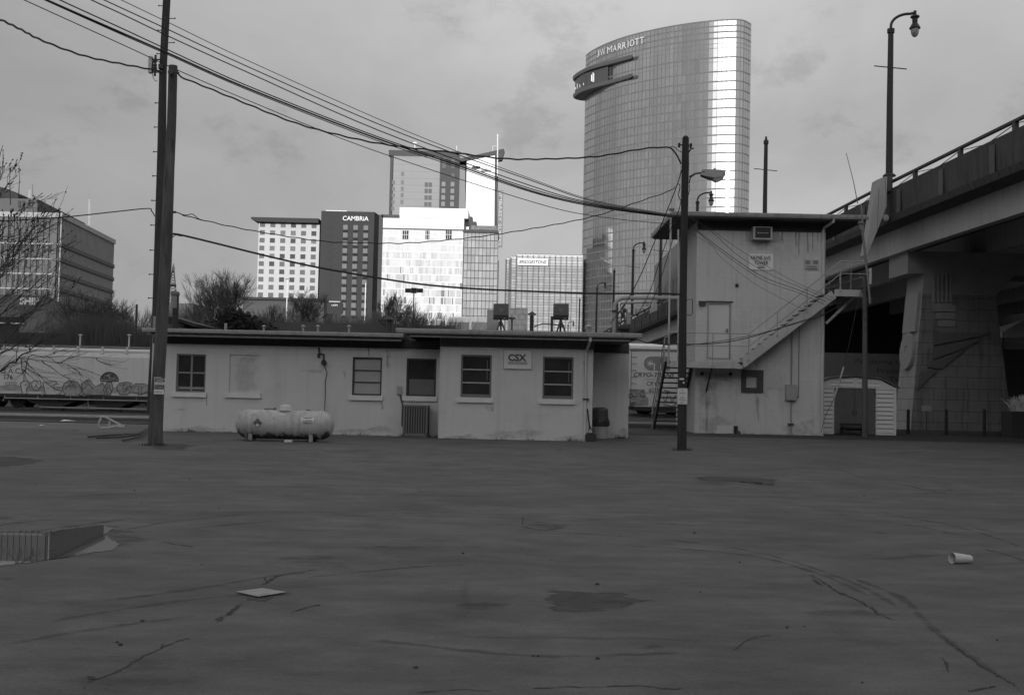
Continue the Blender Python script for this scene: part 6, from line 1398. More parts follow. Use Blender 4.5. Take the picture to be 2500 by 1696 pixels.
bx(em, YE, 1080, 385, 1089, 411, black_m, 'louvre', dep=.2, dy=-.5); bx(em, YE, 1102, 385, 1111, 411, black_m, 'louvre', dep=.2, dy=-.5); bx(em, YE, 1102, 423, 1110, 434, black_m, 'louvre', dep=.2, dy=-.5)
vs = thing('vertical_sign', 'tall narrow hotel sign with vertical lettering on the right edge of the blade roof hotel', 'sign', PY(1220, 530, YE-2))
b = MB(); b.prism([PY(1214, 464, YE-2), PY(1229, 465, YE-2), PY(1226.5, 604, YE-2), PY(1215, 603.5, YE-2)], (0, .6, 0)); part('board', b, M('vsign', .22, .6, .1, .4), vs)
text('EMBASSY SUITES', PY(1221, 534, YE-2.1), vs, M('vsign_letter', .5), 1.5, xd=(0, 0, -1), ud=(1, 0, 0), width=25.5, bold=.02, ext=.1)
# big bright glass hotel
YR2 = 400; bg_ = thing('bright_glass_hotel', 'broad bright glass hotel with a stepped white parapet and a gridded grey wing', 'hotel', (PY(1040, 700, YR2).x, YR2, 0))
bx(bg_, YR2, 932, 532, 1133, 558, wh, 'parapet'); bx(bg_, YR2, 975.5, 508, 1143, 531.9, wh, 'parapet', dy=.02)
dkf = M('frame_band', .09, .8)
bx(bg_, YR2, 922, 524, 931.5, 800, dkf, 'frame', down=True, dy=-.3); bx(bg_, YR2, 932, 524, 975, 531.5, dkf, 'frame', dy=-.3)
bx(bg_, YR2, 932, 558, 1133, 561, M('dark_line', .12), 'coping', dep=10, dy=-.1)
gl = [M('bright_glass_a', .66, .6, .10, .5), M('bright_glass_b', .59, .6, .12, .5), M('bright_glass_c', .48, .6, .15, .5), M('bright_glass_d', .16, .6, .2, .5)]
sl = M('slab_white', .78, .7, .02)
random.seed(44)
X0, X1 = PY(932, 650, YR2).x, PY(1129.5, 650, YR2).x; zt = PY(1030, 561.5, YR2).z; fh = 18.35/6.75
nfl = int(zt/fh)
for k in range(nfl):
    z1 = zt-k*fh; z0 = z1-fh; b = MB(); nb = 74
    wts = (1, 0, 0, 0) if k == 0 else (8, 2, .3, 0) if k < 3 else (4, 3, 1.5, 0) if k < 5 else (3, 3, 2.5, .2) if k < 8 else (2.5, 2, 2, 1.2)
    mi = 0
    for i in range(nb):
        if random.random() < .6: mi = random.choices((0, 1, 2, 3), wts)[0]
        a = X0+(X1-X0)*i/nb; c = X0+(X1-X0)*(i+1)/nb; b.add([(a, YR2, z0+.32), (c, YR2, z0+.32), (c, YR2, z1), (a, YR2, z1)], [(0, 1, 2, 3)], mi)
    part('glass_band', b, gl, bg_)
    b = MB(); b.box(X0, X1, YR2-.05, YR2+.3, z0, z0+.32); part('floor_slab', b, sl, bg_)
b = MB(); b.box(X0, X1, YR2+.31, YR2+25, 0, zt-.01); b.box(X1+.01, PY(1214, 600, YR2).x, YR2+1.2, YR2+25, 0, PY(1170, 566, YR2).z); part('core', b, M('core', .4), bg_)
b = MB()
for i in range(75):
    a = X0+(X1-X0)*i/74; b.box(a-.025, a+.025, YR2-.08, YR2-.051, 0, zt-fh)
part('mullions', b, M('white_mullion', .7), bg_)
b = MB()
for px in (990, 1043.5, 1095.5):
    w_ = 4.7 if px == 1043.5 else 7; a = RC(YR2, px-w_, 563, px+w_, 584); b = MB(); b.box(a[0], a[1], YR2-.2, YR2-.1, a[2], a[3]); part('dark_window', b, M('slot', .05), bg_)
b = MB()
for px in (990, 1043.5, 1095.5):
    a = RC(YR2, px-7, 572.5, px+7, 573.5); b.box(a[0], a[1], YR2-.25, YR2-.21, a[2], a[3])
    for q in (-2.3, 2.3): a = RC(YR2, px+q-.4, 563, px+q+.4, 584); b.box(a[0], a[1], YR2-.25, YR2-.21, a[2], a[3])
part('window_bars', b, wh, bg_)
X2, X3 = PY(1131, 650, YR2).x, PY(1214.5, 650, YR2).x; zt = PY(1172, 568, YR2).z; gm = [M('grey_glass_a', .36, .6, .08, .3), M('grey_glass_b', .32, .6, .08, .3), M('grey_glass_c', .41, .6, .08, .3)]
b = MB(); fh2 = 18.6/6.75; nf2 = int(zt/fh2)
for k in range(nf2):
    for i in range(9):
        a = X2+(X3-X2)*i/9; c = X2+(X3-X2)*(i+1)/9; b.add([(a, YR2+.6, zt-(k+1)*fh2), (c, YR2+.6, zt-(k+1)*fh2), (c, YR2+.6, zt-k*fh2), (a, YR2+.6, zt-k*fh2)], [(0, 1, 2, 3)], random.choice((0, 0, 1, 2)))
part('grey_wing', b, gm, bg_)
b = MB()
for i in range(10): a = X2+(X3-X2)*i/9; b.box(a-.07, a+.07, YR2+.4, YR2+.59, 0, zt)
for k in range(nf2+1): b.box(X2, X3, YR2+.38, YR2+.395, zt-k*fh2-.10, zt-k*fh2+.10)
part('wing_grid', b, M('grid_dark', .10), bg_)
bx(bg_, YR2, 1130, 561, 1217, 567.5, dkf, 'wing_coping', dy=-.2); bx(bg_, YR2, 1150, 551, 1213, 561, M('roof_plant', .2, .8, .4, 1), 'roof_plant', dep=10, dy=1); bx(bg_, YR2, 1145, 529, 1153, 561, dkf, 'lift_tower', dep=8, dy=1.2); bx(bg_, YR2, 1153, 541, 1163, 561, dkf, 'plant_box', dep=8, dy=1.1)
bx(bg_, YR2, 1214.5, 636, 1216.5, 780, dkf, 'edge_pipe', down=True, dep=1, dy=0)
# glass office with white name board
YS = 392; bs = thing('gridded_glass_office', 'pale gridded glass office tower with a white name board, beside the curved tower', 'office tower', (PY(1340, 700, YS).x, YS, 0))
gb_ = [M('office_glass_a', .42, .6, .08, .5), M('office_glass_b', .47, .6, .08, .5), M('office_glass_c', .62, .6, .08, .5)]
def gridface(par, Y, px0, px1, ytop, pitch, fh, mats, line, lw=.18, thin=.05, cap=None):
    X0, X1 = PY(px0, 700, Y).x, PY(px1, 700, Y).x; zt = PY((px0+px1)/2, ytop, Y).z; n = max(1, round((X1-X0)/pitch)); nf = int(zt/fh)
    b = MB()
    for k in range(nf):
        for i in range(n):
            a = X0+(X1-X0)*i/n; c = X0+(X1-X0)*(i+1)/n; mi = 2 if (cap and k < cap) else random.choice((0, 0, 1)); b.add([(a, Y, zt-(k+1)*fh), (c, Y, zt-(k+1)*fh), (c, Y, zt-k*fh), (a, Y, zt-k*fh)], [(0, 1, 2, 3)], mi)
    part('glass_face', b, mats, par); b = MB()
    for i in range(n+1): a = X0+(X1-X0)*i/n; b.box(a-lw, a+lw, Y-.3, Y-.01, 0, zt-.5)
    for i in range(n*4): a = X0+(X1-X0)*i/(n*4); b.box(a-.04, a+.04, Y-.1, Y-.012, 0, zt-.5)
    part('piers', b, line, par); b = MB()
    for k in range(nf): b.box(X0, X1, Y-.35, Y-.31, zt-k*fh-thin, zt-k*fh+thin); b.box(X0, X1, Y-.35, Y-.31, zt-(k+.6)*fh-thin, zt-(k+.6)*fh+thin)
    part('floor_lines', b, line, par); b = MB(); b.box(X0, X1, Y+.02, Y+30, 0, zt-.3); part('core', b, M('core', .4), par); return X0, X1, zt
ol = M('office_line', .15, .8)
gridface(bs, YS, 1260, 1422, 621, 2.0, 2.0, gb_, ol, .16, .045, 2); gridface(bs, YS+3, 1246, 1259.5, 626, 1.95, 2.0, gb_, ol, .24, .045, 2); gridface(bs, YS+6, 1234, 1243, 629, 1.4, 2.0, gb_, ol, .24, .045, 2)
X0, X1, Z0, Z1 = RC(YS-1, 1264, 631, 1338, 648); nb_ = thing('name_board', 'white board with slanted dark lettering on the gridded office tower', 'sign', ((X0+X1)/2, YS-1, Z0)); b = MB(); b.box(X0, X1, YS-1.3, YS-.4, Z0, Z1); part('board', b, white_m, nb_)
text('BRIDGESTONE', ((X0+X1)/2, YS-1.4, (Z0+Z1)/2), nb_, letter_dark, (Z1-Z0)*.48, width=(X1-X0)*.9, bold=.012, shear=.25, ext=.1)
# ribbed office slab on the left
YO = 272; ro = thing('ribbed_office', 'large concrete ribbed office building at the left with rows of narrow dark windows', 'office building', (PY(142, 700, YO).x, YO, 0))
nc = PY(142, 620, YO).x; fcx, fcy = PY(275, 620, 321).x, 321.0; zt = PY(142, 523, YO).z; fh = 36.9/9.93
rib = M('ribbed_concrete', .14, .85, .05, .2); ribd = M('ribbed_shade', .36, .85, .08, .2)
b = MB(); b.add([(nc-70, YO, 0), (nc, YO, 0), (fcx, fcy, 0), (nc-70, fcy, 0), (nc-70, YO, zt), (nc, YO, zt), (fcx, fcy, zt), (nc-70, fcy, zt)], [(4,5,6,7),(0,1,5,4),(1,2,6,5),(2,3,7,6),(3,0,4,7)]); part('wall', b, rib, ro)
b = MB(); bands = MB(); sd = Vector((fcx-nc, fcy-YO, 0)); nn_ = Vector((sd.y, -sd.x, 0)).normalized()
zrow = [PY(142, 596, YO).z-fh*k for k in range(8)]
for i in range(46):
    t = (i+.5)/46; o = Vector((nc, YO, 0))+sd*t; d = sd.normalized()*.22
    lv = [(zt-.9, zrow[0]+.4)]+[(zrow[k]-.5, zrow[k+1]+.45) for k in range(7)]
    for z1, z0 in lv: b.prism([o-d+Vector((0,0,z0)), o+d+Vector((0,0,z0)), o+d+Vector((0,0,z1)), o-d+Vector((0,0,z1))], nn_*.45)
part('ribs', b, ribd, ro, label='close set vertical ribs on the receding side')
gv = MB()
for i in range(47):
    t = i/46; o = Vector((nc, YO, 0))+sd*t+nn_*.04; d = sd.normalized()*.12; gv.prism([o-d, o+d, o+d+Vector((0,0,zt-1)), o-d+Vector((0,0,zt-1))], nn_*.02)
part('rib_grooves', gv, M('rib_groove', .02), ro)
for k, z in enumerate(zrow):
    b = MB(); o = Vector((nc, YO, z)); b.prism([o+Vector((0,0,-.5)), o+Vector((0,0,.45)), o+sd+Vector((0,0,.45)), o+sd+Vector((0,0,-.5))], nn_*.7); f_ = part('floor_band', b, rib, ro)
    b = MB(); b.prism([o+Vector((0,0,-.62))+nn_*.1, o+Vector((0,0,-.5))+nn_*.1, o+sd+Vector((0,0,-.5))+nn_*.1, o+sd+Vector((0,0,-.62))+nn_*.1], nn_*.5); part('shadow_groove', b, M('rib_gap', .06), f_)
    b = MB(); b.box(nc-70, nc-.01, YO-.3, YO-.01, z-.18, z+.12); part('floor_band', b, ribd, ro)
b = MB(); b.box(nc-70, nc+.35, YO-.4, YO-.01, zt-.9, zt+.3); b.prism([(nc, YO-.4, zt-.9), (nc+.8, YO-.4, zt-.9), (nc+.8, YO-.4, zt+.3), (nc, YO-.4, zt+.3)], sd+Vector((0, .4, 0))); part('cornice', b, ribd, ro)
b = MB(); b.box(nc-1.1, nc-.25, YO-.6, YO-.01, 0, zt-.9)
for i in range(18): x = nc-2.2-i*1.45-.0; b.box(x-.74+.45, x-.74+.62, YO-.35, YO-.01, 0, zt-.9)
part('pilasters', b, rib, ro)
random.seed(6)
grid_windows(ro, YO, [124-14.4*i for i in range(11)], [553.5, 608.5, 646, 682.5, 719.5], .62, 1.75, [M('slit', .03, .3), M('slit2', .05, .3), M('slit3', .10, .3)])
b = MB(); z2 = PY(92, 486, YO+8).z; xc2 = PY(92, 486, YO+8).x; o = Vector((xc2, YO+8, zt)); sd2 = sd*.84
b.add([(xc2-60, YO+8, zt), o, o+sd2, (xc2-60, YO+8+sd2.y, zt), (xc2-60, YO+8, z2), o+Vector((0,0,z2-zt)), o+sd2+Vector((0,0,z2-zt)), (xc2-60, YO+8+sd2.y, z2)], [(4,5,6,7),(0,1,5,4),(1,2,6,5),(2,3,7,6),(3,0,4,7)]); part('penthouse', b, M('penthouse', .12, .8, .08, .3), ro)
b = MB(); b.prism([PY(-60, 455, YO+14), PY(0, 456, YO+14), PY(12, 459, YO+14), PY(45, 475, YO+14), PY(45, 490, YO+14), PY(-60, 490, YO+14)], (0, 12, 0)); part('plant_room', b, M('plant_room', .05, .8), ro)
b = MB(); a, c = RC(YO+7.9, 44, 490, 50, 506), RC(YO+7.9, 54, 490, 59, 506); b.box(a[0], a[1], YO+7.8, YO+7.95, a[2], a[3]); b.box(c[0], c[1], YO+7.8, YO+7.95, c[2], c[3]); part('louvre', b, M('slit2', .05), ro)
for pxs, Ya_, lab in (((72, 484, 464, 435), YO+20, 'white roof aerial behind the left edge of the ribbed office'), ((218, 552, 487, 458), YO+32, 'tall white roof aerial near the far corner of the ribbed office')):
    px, y0, ym, y1 = pxs; s = thing('roof_aerial', lab, 'antenna', (PY(px, y0, Ya_).x, Ya_, zt)); b = MB(); b.tube([PY(px-.5, y0, Ya_), PY(px, ym, Ya_)], .2, 6); b.tube([PY(px+2, y0, Ya_), PY(px+2, ym, Ya_)], .12, 5); part('base_tube', b, M('aerial_pale', .42), s); b = MB(); b.tube([PY(px, ym, Ya_), PY(px, y1, Ya_)], [.1, .04], 5); part('whip', b, M('aerial_grey', .3), s)
# lower brick block with a sign, left
YK = 180; kb = thing('sign_block', 'plain grey block building with pale raised letters behind the bare tree', 'building', (PY(60, 800, YK).x, YK, 0))
nc2 = PY(111, 780, YK).x; z = PY(111, 721, YK).z; fx, fy = PY(167, 780, 206).x, 206
b = MB(); b.add([(nc2-22, YK, 0), (nc2, YK, 0), (fx, fy, 0), (nc2-22, fy, 0), (nc2-22, YK, z), (nc2, YK, z), (fx, fy, z), (nc2-22, fy, z)], [(4,5,6,7),(0,1,5,4),(1,2,6,5),(2,3,7,6),(3,0,4,7)]); part('wall', b, M('block_brick', .20, .9, .12, .8), kb)
a = RC(YK, -60, 773, 59, 787); b = MB(); b.box(a[0], a[1], YK-.4, YK-.01, a[2], a[3]); part('canopy', b, M('rib_gap', .06), kb)
a = RC(YK, -60, 787, 59, 790); b = MB(); b.box(a[0], a[1], YK-.5, YK-.05, a[2], a[3]); part('light_strip', b, white_m, kb)
a = RC(YK, -60, 792, 46, 840); b = MB(); b.box(a[0], a[1], YK-.06, YK-.01, a[2], a[3]); part('opening', b, black_m, kb)
text('SHIP', PY(72, 735, YK-.1), kb, letter_white, 1.25, width=PY(95, 735, YK).x-PY(48, 735, YK).x, bold=.05, ext=.1)
# low blocks between trees and hotels
def low(name, lab, cat, x0, y0, x1, y1, Y, mat, dep=15):
    a = RC(Y, x0, y0, x1, y1); b = MB(); b.box(a[0], a[1], Y, Y+dep, 0, a[3]); return solo(name, b, mat, lab, cat, ((a[0]+a[1])/2, Y, 0))
lwm = M('low_wall', .10, .9, .12, .3); s = low('warehouse', 'long low dark warehouse roof line in front of the white hotel', 'building', 592, 727, 790, 800, 300, lwm)
a = RC(299.9, 592, 727, 790, 733); b = MB(); b.box(a[0]-.5, a[1], 299, 299.99, a[2], a[3]); part('parapet', b, M('low_trim', .06), s)
s = low('parking_deck', 'pale concrete parking deck with dark open bays in front of the bright glass hotel', 'parking deck', 1095, 775, 1216, 800, 240, M('deck_pale', .34, .8, .1, .3, brick=(2.0, 5, .03, .7)))
b = MB()
for x0, x1 in ((1096, 1145), (1151, 1191)): a = RC(239.9, x0, 786, x1, 812); b.box(a[0], a[1], 239.8, 239.99, a[2], a[3])
part('open_bay', b, black_m, s)
low('roof_plant_room', 'small dark flat box left of the left roof speaker', 'building', 1189, 756, 1217, 800, 238, M('dk_box', .09), 4)
low('brick_block', 'dim old brick block between the two roof speakers', 'building', 1243, 752, 1288, 800, 250, M('dim_brick', .14, .9, .25, .6, brick=(1.6, 1.2, .12, .7)))
low('grey_house', 'low grey building directly right of the thick pole', 'building', 398, 740, 470, 800, 210, M('grey_house', .11))
s = thing('billboard', 'dark rounded sign board with faint letters in front of the dark hotel', 'sign', (PY(817, 770, 220).x, 220, 0))
a = RC(220, 798, 737, 837, 767); b = MB(); b.prism(rrect(a[0], a[1], a[2], a[3], .5, 220), (0, .6, 0)); part('board', b, M('bill_dark', .05), s); text('USPS', PY(817, 745, 219.9), s, sign_grey, .35, width=1.2); b = MB()
b.box(a[0]+.4, a[1]-.6, 219.9, 220.4, a[3], a[3]+.12); part('bright_edge', b, white_m, s); b = MB(); b.box((a[0]+a[1])/2-.3, (a[0]+a[1])/2+.3, 220.1, 220.5, 0, a[2]); part('post', b, M('bill_dark', .05), s)
s = thing('flood_light', 'dark three panel floodlight on a thin post before the bright glass hotel', 'floodlight', (PY(1010, 790, 150).x, 150, 0))
b = MB()
for x0, y0, x1, y1 in ((989, 704, 1003, 714), (1003.5, 702.5, 1017, 715.5), (1017.5, 704, 1032.5, 714)): a = RC(150, x0, y0, x1, y1); b.box(a[0], a[1], 150, 150.25, a[2], a[3])
part('lamp_panels', b, M('flood', .055), s); b = MB(); b.tube([(PY(1010, 790, 150).x, 150, 0), PY(1010.5, 715, 150)], .075, 6); part('post', b, M('flood', .055), s)
for px, yt_, lab in ((702, 682, 'thin pale street light before the white hotel'), (893, 690, 'thin pale street light before the dark hotel')):
    p = PY(px, yt_, 260); s = thing('street_light', lab, 'street light', (p.x, 260, 0)); b = MB(); b.tube([(p.x, 260, 0), p], .12, 5); part('post', b, sign_grey, s); b = MB(); b.tube([p+Vector((-.5, 0, .1)), p, p+Vector((.3, 0, .2))], .12, 5); part('lamp_head', b, steel, s)
# lattice tower
s = thing('lattice_tower', 'slim lattice radio tower rising beside the flue', 'radio tower', (PY(420, 790, 330).x, 330, 0)); b = MB(); tp = PY(423, 655, 330); bp = PY(418, 800, 330); n_ = 22
for sx in (-1, 1):
    b.tube([Vector((bp.x+sx*2.6, 330, bp.z)), Vector((PY(421, 703, 330).x+sx*1.0, 330, PY(421, 703, 330).z)), Vector((tp.x+sx*.2, 330, tp.z))], .14, 4)
for i in range(n_):
    t0, t1 = i/n_, (i+1)/n_; z0, z1 = bp.z+(tp.z-bp.z)*t0, bp.z+(tp.z-bp.z)*t1; w0, w1 = 2.6-2.3*t0**.8, 2.6-2.3*t1**.8; c0, c1 = bp.x+(tp.x-bp.x)*t0, bp.x+(tp.x-bp.x)*t1
    b.tube([(c0-w0, 330, z0), (c1+w1, 330, z1)], .1, 3); b.tube([(c0+w0, 330, z0), (c1-w1, 330, z1)], .1, 3)
part('lattice', b, M('lattice', .11), s); b = MB(); a = RC(330, 415, 694, 428, 699); b.box(a[0], a[1], 329, 331, a[2], a[3]); b.lathe(tp, [(.2, -1), (.5, 0), (.2, 1), (0, 1.6)], 8); part('platform', b, M('lattice', .11), s)
p = PY(333, 775, 100); b = MB(); b.tube([(p.x, 100, 0), PY(334, 743, 100)], .11, 6); solo('stub_post', b, wood_dark, 'short dark post among the brush left of the poles', 'post', (p.x, 100, 0))
# slotted building beyond the viaduct
s = thing('slotted_building', 'grey building with a row of tall slot windows beyond the viaduct', 'building', (31, 210, 0)); Ya1, Yb1 = 236, 168
A_ = PY(1597, 650, Ya1); B_ = PY(1720, 585, Yb1); za1, zb1 = A_.z, PY(1658, 616, 205).z
b = MB(); b.add([(A_.x, Ya1, 0), (B_.x, Yb1, 0), (B_.x+30, Yb1, 0), (A_.x+30, Ya1, 0), (A_.x, Ya1, za1), (B_.x, Yb1, za1), (B_.x+30, Yb1, za1), (A_.x+30, Ya1, za1)], [(4,5,6,7),(0,1,5,4),(1,2,6,5),(2,3,7,6),(3,0,4,7)]); part('wall', b, M('slot_wall', .22, .9), s)
dd_ = Vector((B_.x-A_.x, Yb1-Ya1, 0)); 
for i in range(12):
    t = (i+.6)/12; o = Vector((A_.x, Ya1, 0))+dd_*t; w = dd_.normalized()*.45; nn2 = Vector((dd_.y, -dd_.x, 0)).normalized(); zz = za1*.55
    if nn2.x > 0: nn2 = -nn2
    b = MB(); b.prism([o-w+Vector((0,0,zz)), o+w+Vector((0,0,zz)), o+w+Vector((0,0,zz+7)), o-w+Vector((0,0,zz+7))], nn2*.1); part('window', b, black_m, s)
# white pipe gantry and signal cabinet behind the office
s = thing('pipe_gantry', 'pale bent steam pipe crossing behind the pole to the tower', 'pipe', PY(1500, 800, 56)); q = lambda x, y: PY(x, y, 56)
b = MB(); b.tube([q(1500, 830), q(1500, 755), q(1502, 742), q(1508, 733), q(1518, 728), q(1530, 727), q(1600, 727), q(1668, 728)], .105, 10); part('upper_pipe', b, M('pipe_pale', .42, .6, .1, 2), s)
b = MB(); b.tube([PY(x, y, 57) for x, y in ((1515, 740), (1530, 739), (1590, 737))], .07, 8); part('lower_pipe', b, gutter_m, s); b = MB(); b.tube([q(1500, 757), q(1500, 762)], .15, 10); part('collar', b, frame_dark, s)
s = thing('signal_platform', 'railed signal platform with cabinet and fittings at the right end of the office roof', 'railway signal', PY(1525, 830, 55)); q = lambda x, y, d=0: PY(x, y, 55+d)
b = MB(); a = RC(55, 1512, 797, 1541, 803); b.box(a[0], a[1], 55, 56.5, a[2], a[3]); a = RC(55, 1520, 803, 1537, 840); b.box(a[0], a[1], 55.2, 56.2, a[2]-2, a[3]); part('platform', b, M('sig_dark', .08), s)
b = MB(); a = RC(55, 1530, 762, 1539, 791); b.box(a[0], a[1], 55, 55.4, a[2], a[3]); part('cabinet', b, M('sig_pale', .40), s)
b = MB(); b.prism([q(1521, 742), q(1525, 742), q(1521.5, 752)], (0, .3, 0)); b.tube([q(1526, 752), q(1531, 757), q(1529, 764)], .05, 5); part('fitting', b, M('sig_pale', .4), s)
b = MB(); b.tube([q(1507, 742), q(1507, 800)], .06, 5)
for pts in ([(1507, 778), (1527, 770)], [(1507, 790), (1530, 778)], [(1514, 742), (1517, 756), (1527, 744)], [(1517, 756), (1517, 790)], [(1524, 758), (1525, 790)], [(1510, 762), (1528, 762)], [(1508, 770), (1520, 748)], [(1518, 776), (1530, 776)], [(1512, 758), (1520, 772), (1510, 786)]): b.tube([q(*p) for p in pts], .03, 4)
for x, y in ((1520, 765), (1521, 770), (1524, 757)): b.lathe(q(x, y, -.1), [(0, -.08), (.1, -.05), (.1, .05), (0, .08)], 8, 'Y')
part('railing', b, frame_dark, s)

SPEC = .3
# ------------------------------------------------------------------ trees
def grow(mb, p, d, l, r, lev, rnd, spread=.5, up=.15, nseg=4, kids=(3, 5), rmin=.004, tips=None, shrink=.68, droop=0):
    pts = [p.copy()]; rs = [r]; cur = p.copy(); dd = d.normalized()
    for i in range(nseg):
        dd = (dd+Vector((rnd.gauss(0, .12), rnd.gauss(0, .12), rnd.gauss(0, .08)+up*.25-droop))).normalized(); cur = cur+dd*(l/nseg); pts.append(cur.copy()); rs.append(max(rmin, r*(1-.6*(i+1)/nseg)))
    mb.tube(pts, rs, 6 if lev > 3 else 4 if lev > 1 else 3, cap=False)
    if lev == 0:
        if tips is not None: tips.append((pts[-1], pts[-2], dd)); tips.append((pts[-2], pts[-3], dd))
        return
    for k in range(rnd.randint(*kids)):
        t = rnd.uniform(.25, 1); i = min(nseg-1, int(t*nseg)); o = pts[i].lerp(pts[i+1], t*nseg-i if t < 1 else 1)
        az = rnd.uniform(0, 2*math.pi); sidev = dd.orthogonal().normalized(); sidev = Matrix.Rotation(az, 3, dd) @ sidev
        nd = (dd*(1-spread*.45)+sidev*spread*rnd.uniform(.6, 1.3)+Vector((0, 0, up))).normalized()
        grow(mb, o, nd, l*shrink*rnd.uniform(.75, 1.15), max(rmin, rs[i]*.62), lev-1, rnd, spread, up, max(3, nseg-1), kids, rmin, tips, shrink, droop)
    grow(mb, pts[-1], dd, l*shrink, max(rmin, rs[-1]), lev-1, rnd, spread, up, max(3, nseg-1), kids, rmin, tips, shrink, droop)
rnd = random.Random(11)
# nearest tree, rooted just outside the left edge
YT1 = 19.5; tx = PY(-150, 900, YT1).x; tree = thing('budding_tree', 'bare budding tree reaching in from the left edge over the railway wagon', 'tree', (tx, YT1, 0))
b = MB(); b.tube([(tx, YT1, -.05), (tx+.04, YT1, .6), (tx-.03, YT1, 1.3), (tx+.1, YT1, 1.9)], [.19, .15, .13, .12], 12); part('trunk', b, bark, tree)
b = MB(); tips = []; base_p = Vector((tx, YT1, 1.25))
mains = [((0, 905), (60, 862), (95, 838), 1.4), ((-10, 860), (45, 800), (110, 735), 1.1), ((-20, 790), (40, 730), (130, 655), 1.0), ((-30, 700), (20, 640), (80, 560), .9), ((-30, 610), (10, 560), (70, 505), .8), ((-40, 520), (5, 470), (30, 415), .6), ((-60, 640), (30, 600), (110, 560), .8), ((-30, 560), (35, 530), (90, 492), .7), ((-40, 820), (60, 770), (150, 720), .9), ((-30, 750), (30, 715), (95, 700), .8), ((-40, 500), (-15, 460), (0, 425), .5), ((-30, 660), (50, 640), (125, 610), .7), ((-30, 880), (60, 835), (110, 790), .8), ((-40, 840), (20, 790), (85, 760), .8), ((-40, 720), (10, 660), (60, 600), .7), ((-40, 770), (30, 720), (80, 640), .8), ((-30, 600), (40, 575), (110, 545), .6)]
for i, (a, m1, e, w) in enumerate(mains):
    dy = rnd.uniform(-1.1, 1.1); pts = [base_p+Vector((0, 0, rnd.uniform(0, .6))), PY(*a, YT1+dy*.4), PY(*m1, YT1+dy*.8), PY(*e, YT1+dy)]
    o = []
    for k in range(3):
        for j in range(5):
            q = pts[k].lerp(pts[k+1], j/5); o.append(q+Vector((rnd.gauss(0, .02), rnd.gauss(0, .03), rnd.gauss(0, .02))))
    o.append(pts[-1]); b.tube(o, [.019*w*(1-.80*j/(len(o)-1)) for j in range(len(o))], 5, cap=False)
    for j in range(4, len(o)-1):
        for _ in range(2):
            if rnd.random() < .3: continue
            dd = (o[j+1]-o[j]).normalized(); sd_ = Vector((rnd.uniform(-.2, 1), rnd.uniform(-.8, .8), rnd.uniform(-.35, 1))); grow(b, o[j], (dd*.7+sd_*.6).normalized(), rnd.uniform(.22, .5)*(.6 if e[1] < 520 else 1.15), .0058*w, 1, rnd, .55, .05, 3, (1, 2) if e[1] < 520 else (1, 3), .003, tips if e[1] < 640 else None)
    grow(b, o[-1], (o[-1]-o[-2]).normalized(), .28, .007, 1, rnd, .5, .15, 3, (1, 2), .0035, tips)
for px in ([(60, 862), (110, 871), (180, 869), (232, 874), (262, 880), (268, 880)], [(232, 874), (250, 886), (275, 892)], [(55, 876), (100, 880), (148, 886), (190, 896), (228, 910)], [(148, 886), (165, 876), (183, 858)], [(52, 892), (80, 908), (110, 924), (137, 932)], [(100, 880), (128, 899), (150, 915), (172, 925)], [(110, 871), (150, 890), (190, 915)], [(60, 880), (80, 900), (100, 918)], [(165, 892), (190, 905), (202, 925)], [(52, 875), (52, 900), (58, 930)], [(70, 872), (62, 900), (36, 930)],
           [(60, 850), (110, 830), (160, 800), (200, 772)], [(110, 871), (140, 858), (175, 850)], [(130, 655), (145, 640), (162, 610)], [(90, 535), (120, 528), (145, 510), (165, 455)], [(110, 530), (130, 505), (136, 485)], [(85, 560), (80, 500), (80, 450)], [(5, 430), (8, 400), (8, 372)], [(45, 480), (48, 440), (46, 405)], [(-5, 400), (6, 360), (8, 355)], [(25, 500), (24, 440), (24, 400)]):
    dy = rnd.uniform(-.6, .8); P3 = [PY(x, y, YT1+dy+.1*j) for j, (x, y) in enumerate(px)]; o = []
    for k in range(len(P3)-1):
        for j in range(3): o.append(P3[k].lerp(P3[k+1], j/3)+Vector((rnd.gauss(0, .006), 0, rnd.gauss(0, .006))))
    o.append(P3[-1]); b.tube(o, [.0085*(1-.65*j/(len(o)-1)) for j in range(len(o))], 4, cap=False)
    if px[-1][1] > 800:
        for _ in range(5): j = rnd.randint(1, len(o)-2); grow(b, o[j], ((o[j+1]-o[j]).normalized()+Vector((rnd.uniform(0, .5), 0, rnd.uniform(-.5, .5)))).normalized(), rnd.uniform(.25, .5), .004, 0, rnd, .4, 0, 3, (1, 1), .0025)
    else: tips.append((o[-1], o[-3], (o[-1]-o[-3]).normalized()))
part('branches', b, bark, tree)
b = MB()
for (p, q, d) in tips:
    for k in range(rnd.randint(1, 3)):
        t = rnd.random(); c_ = p.lerp(q, t); r_ = rnd.uniform(.006, .014)*(1.5 if k == 0 else 1); s_ = rnd.uniform(1, 2.1)
        b.add([c_+Vector((r_, 0, 0)), c_+Vector((0, r_, 0)), c_+Vector((-r_, 0, 0)), c_+Vector((0, -r_, 0)), c_+d*r_*s_, c_-d*r_*s_], [(0,1,4),(1,2,4),(2,3,4),(3,0,4),(1,0,5),(2,1,5),(3,2,5),(0,3,5)])
part('buds', b, twig, tree)
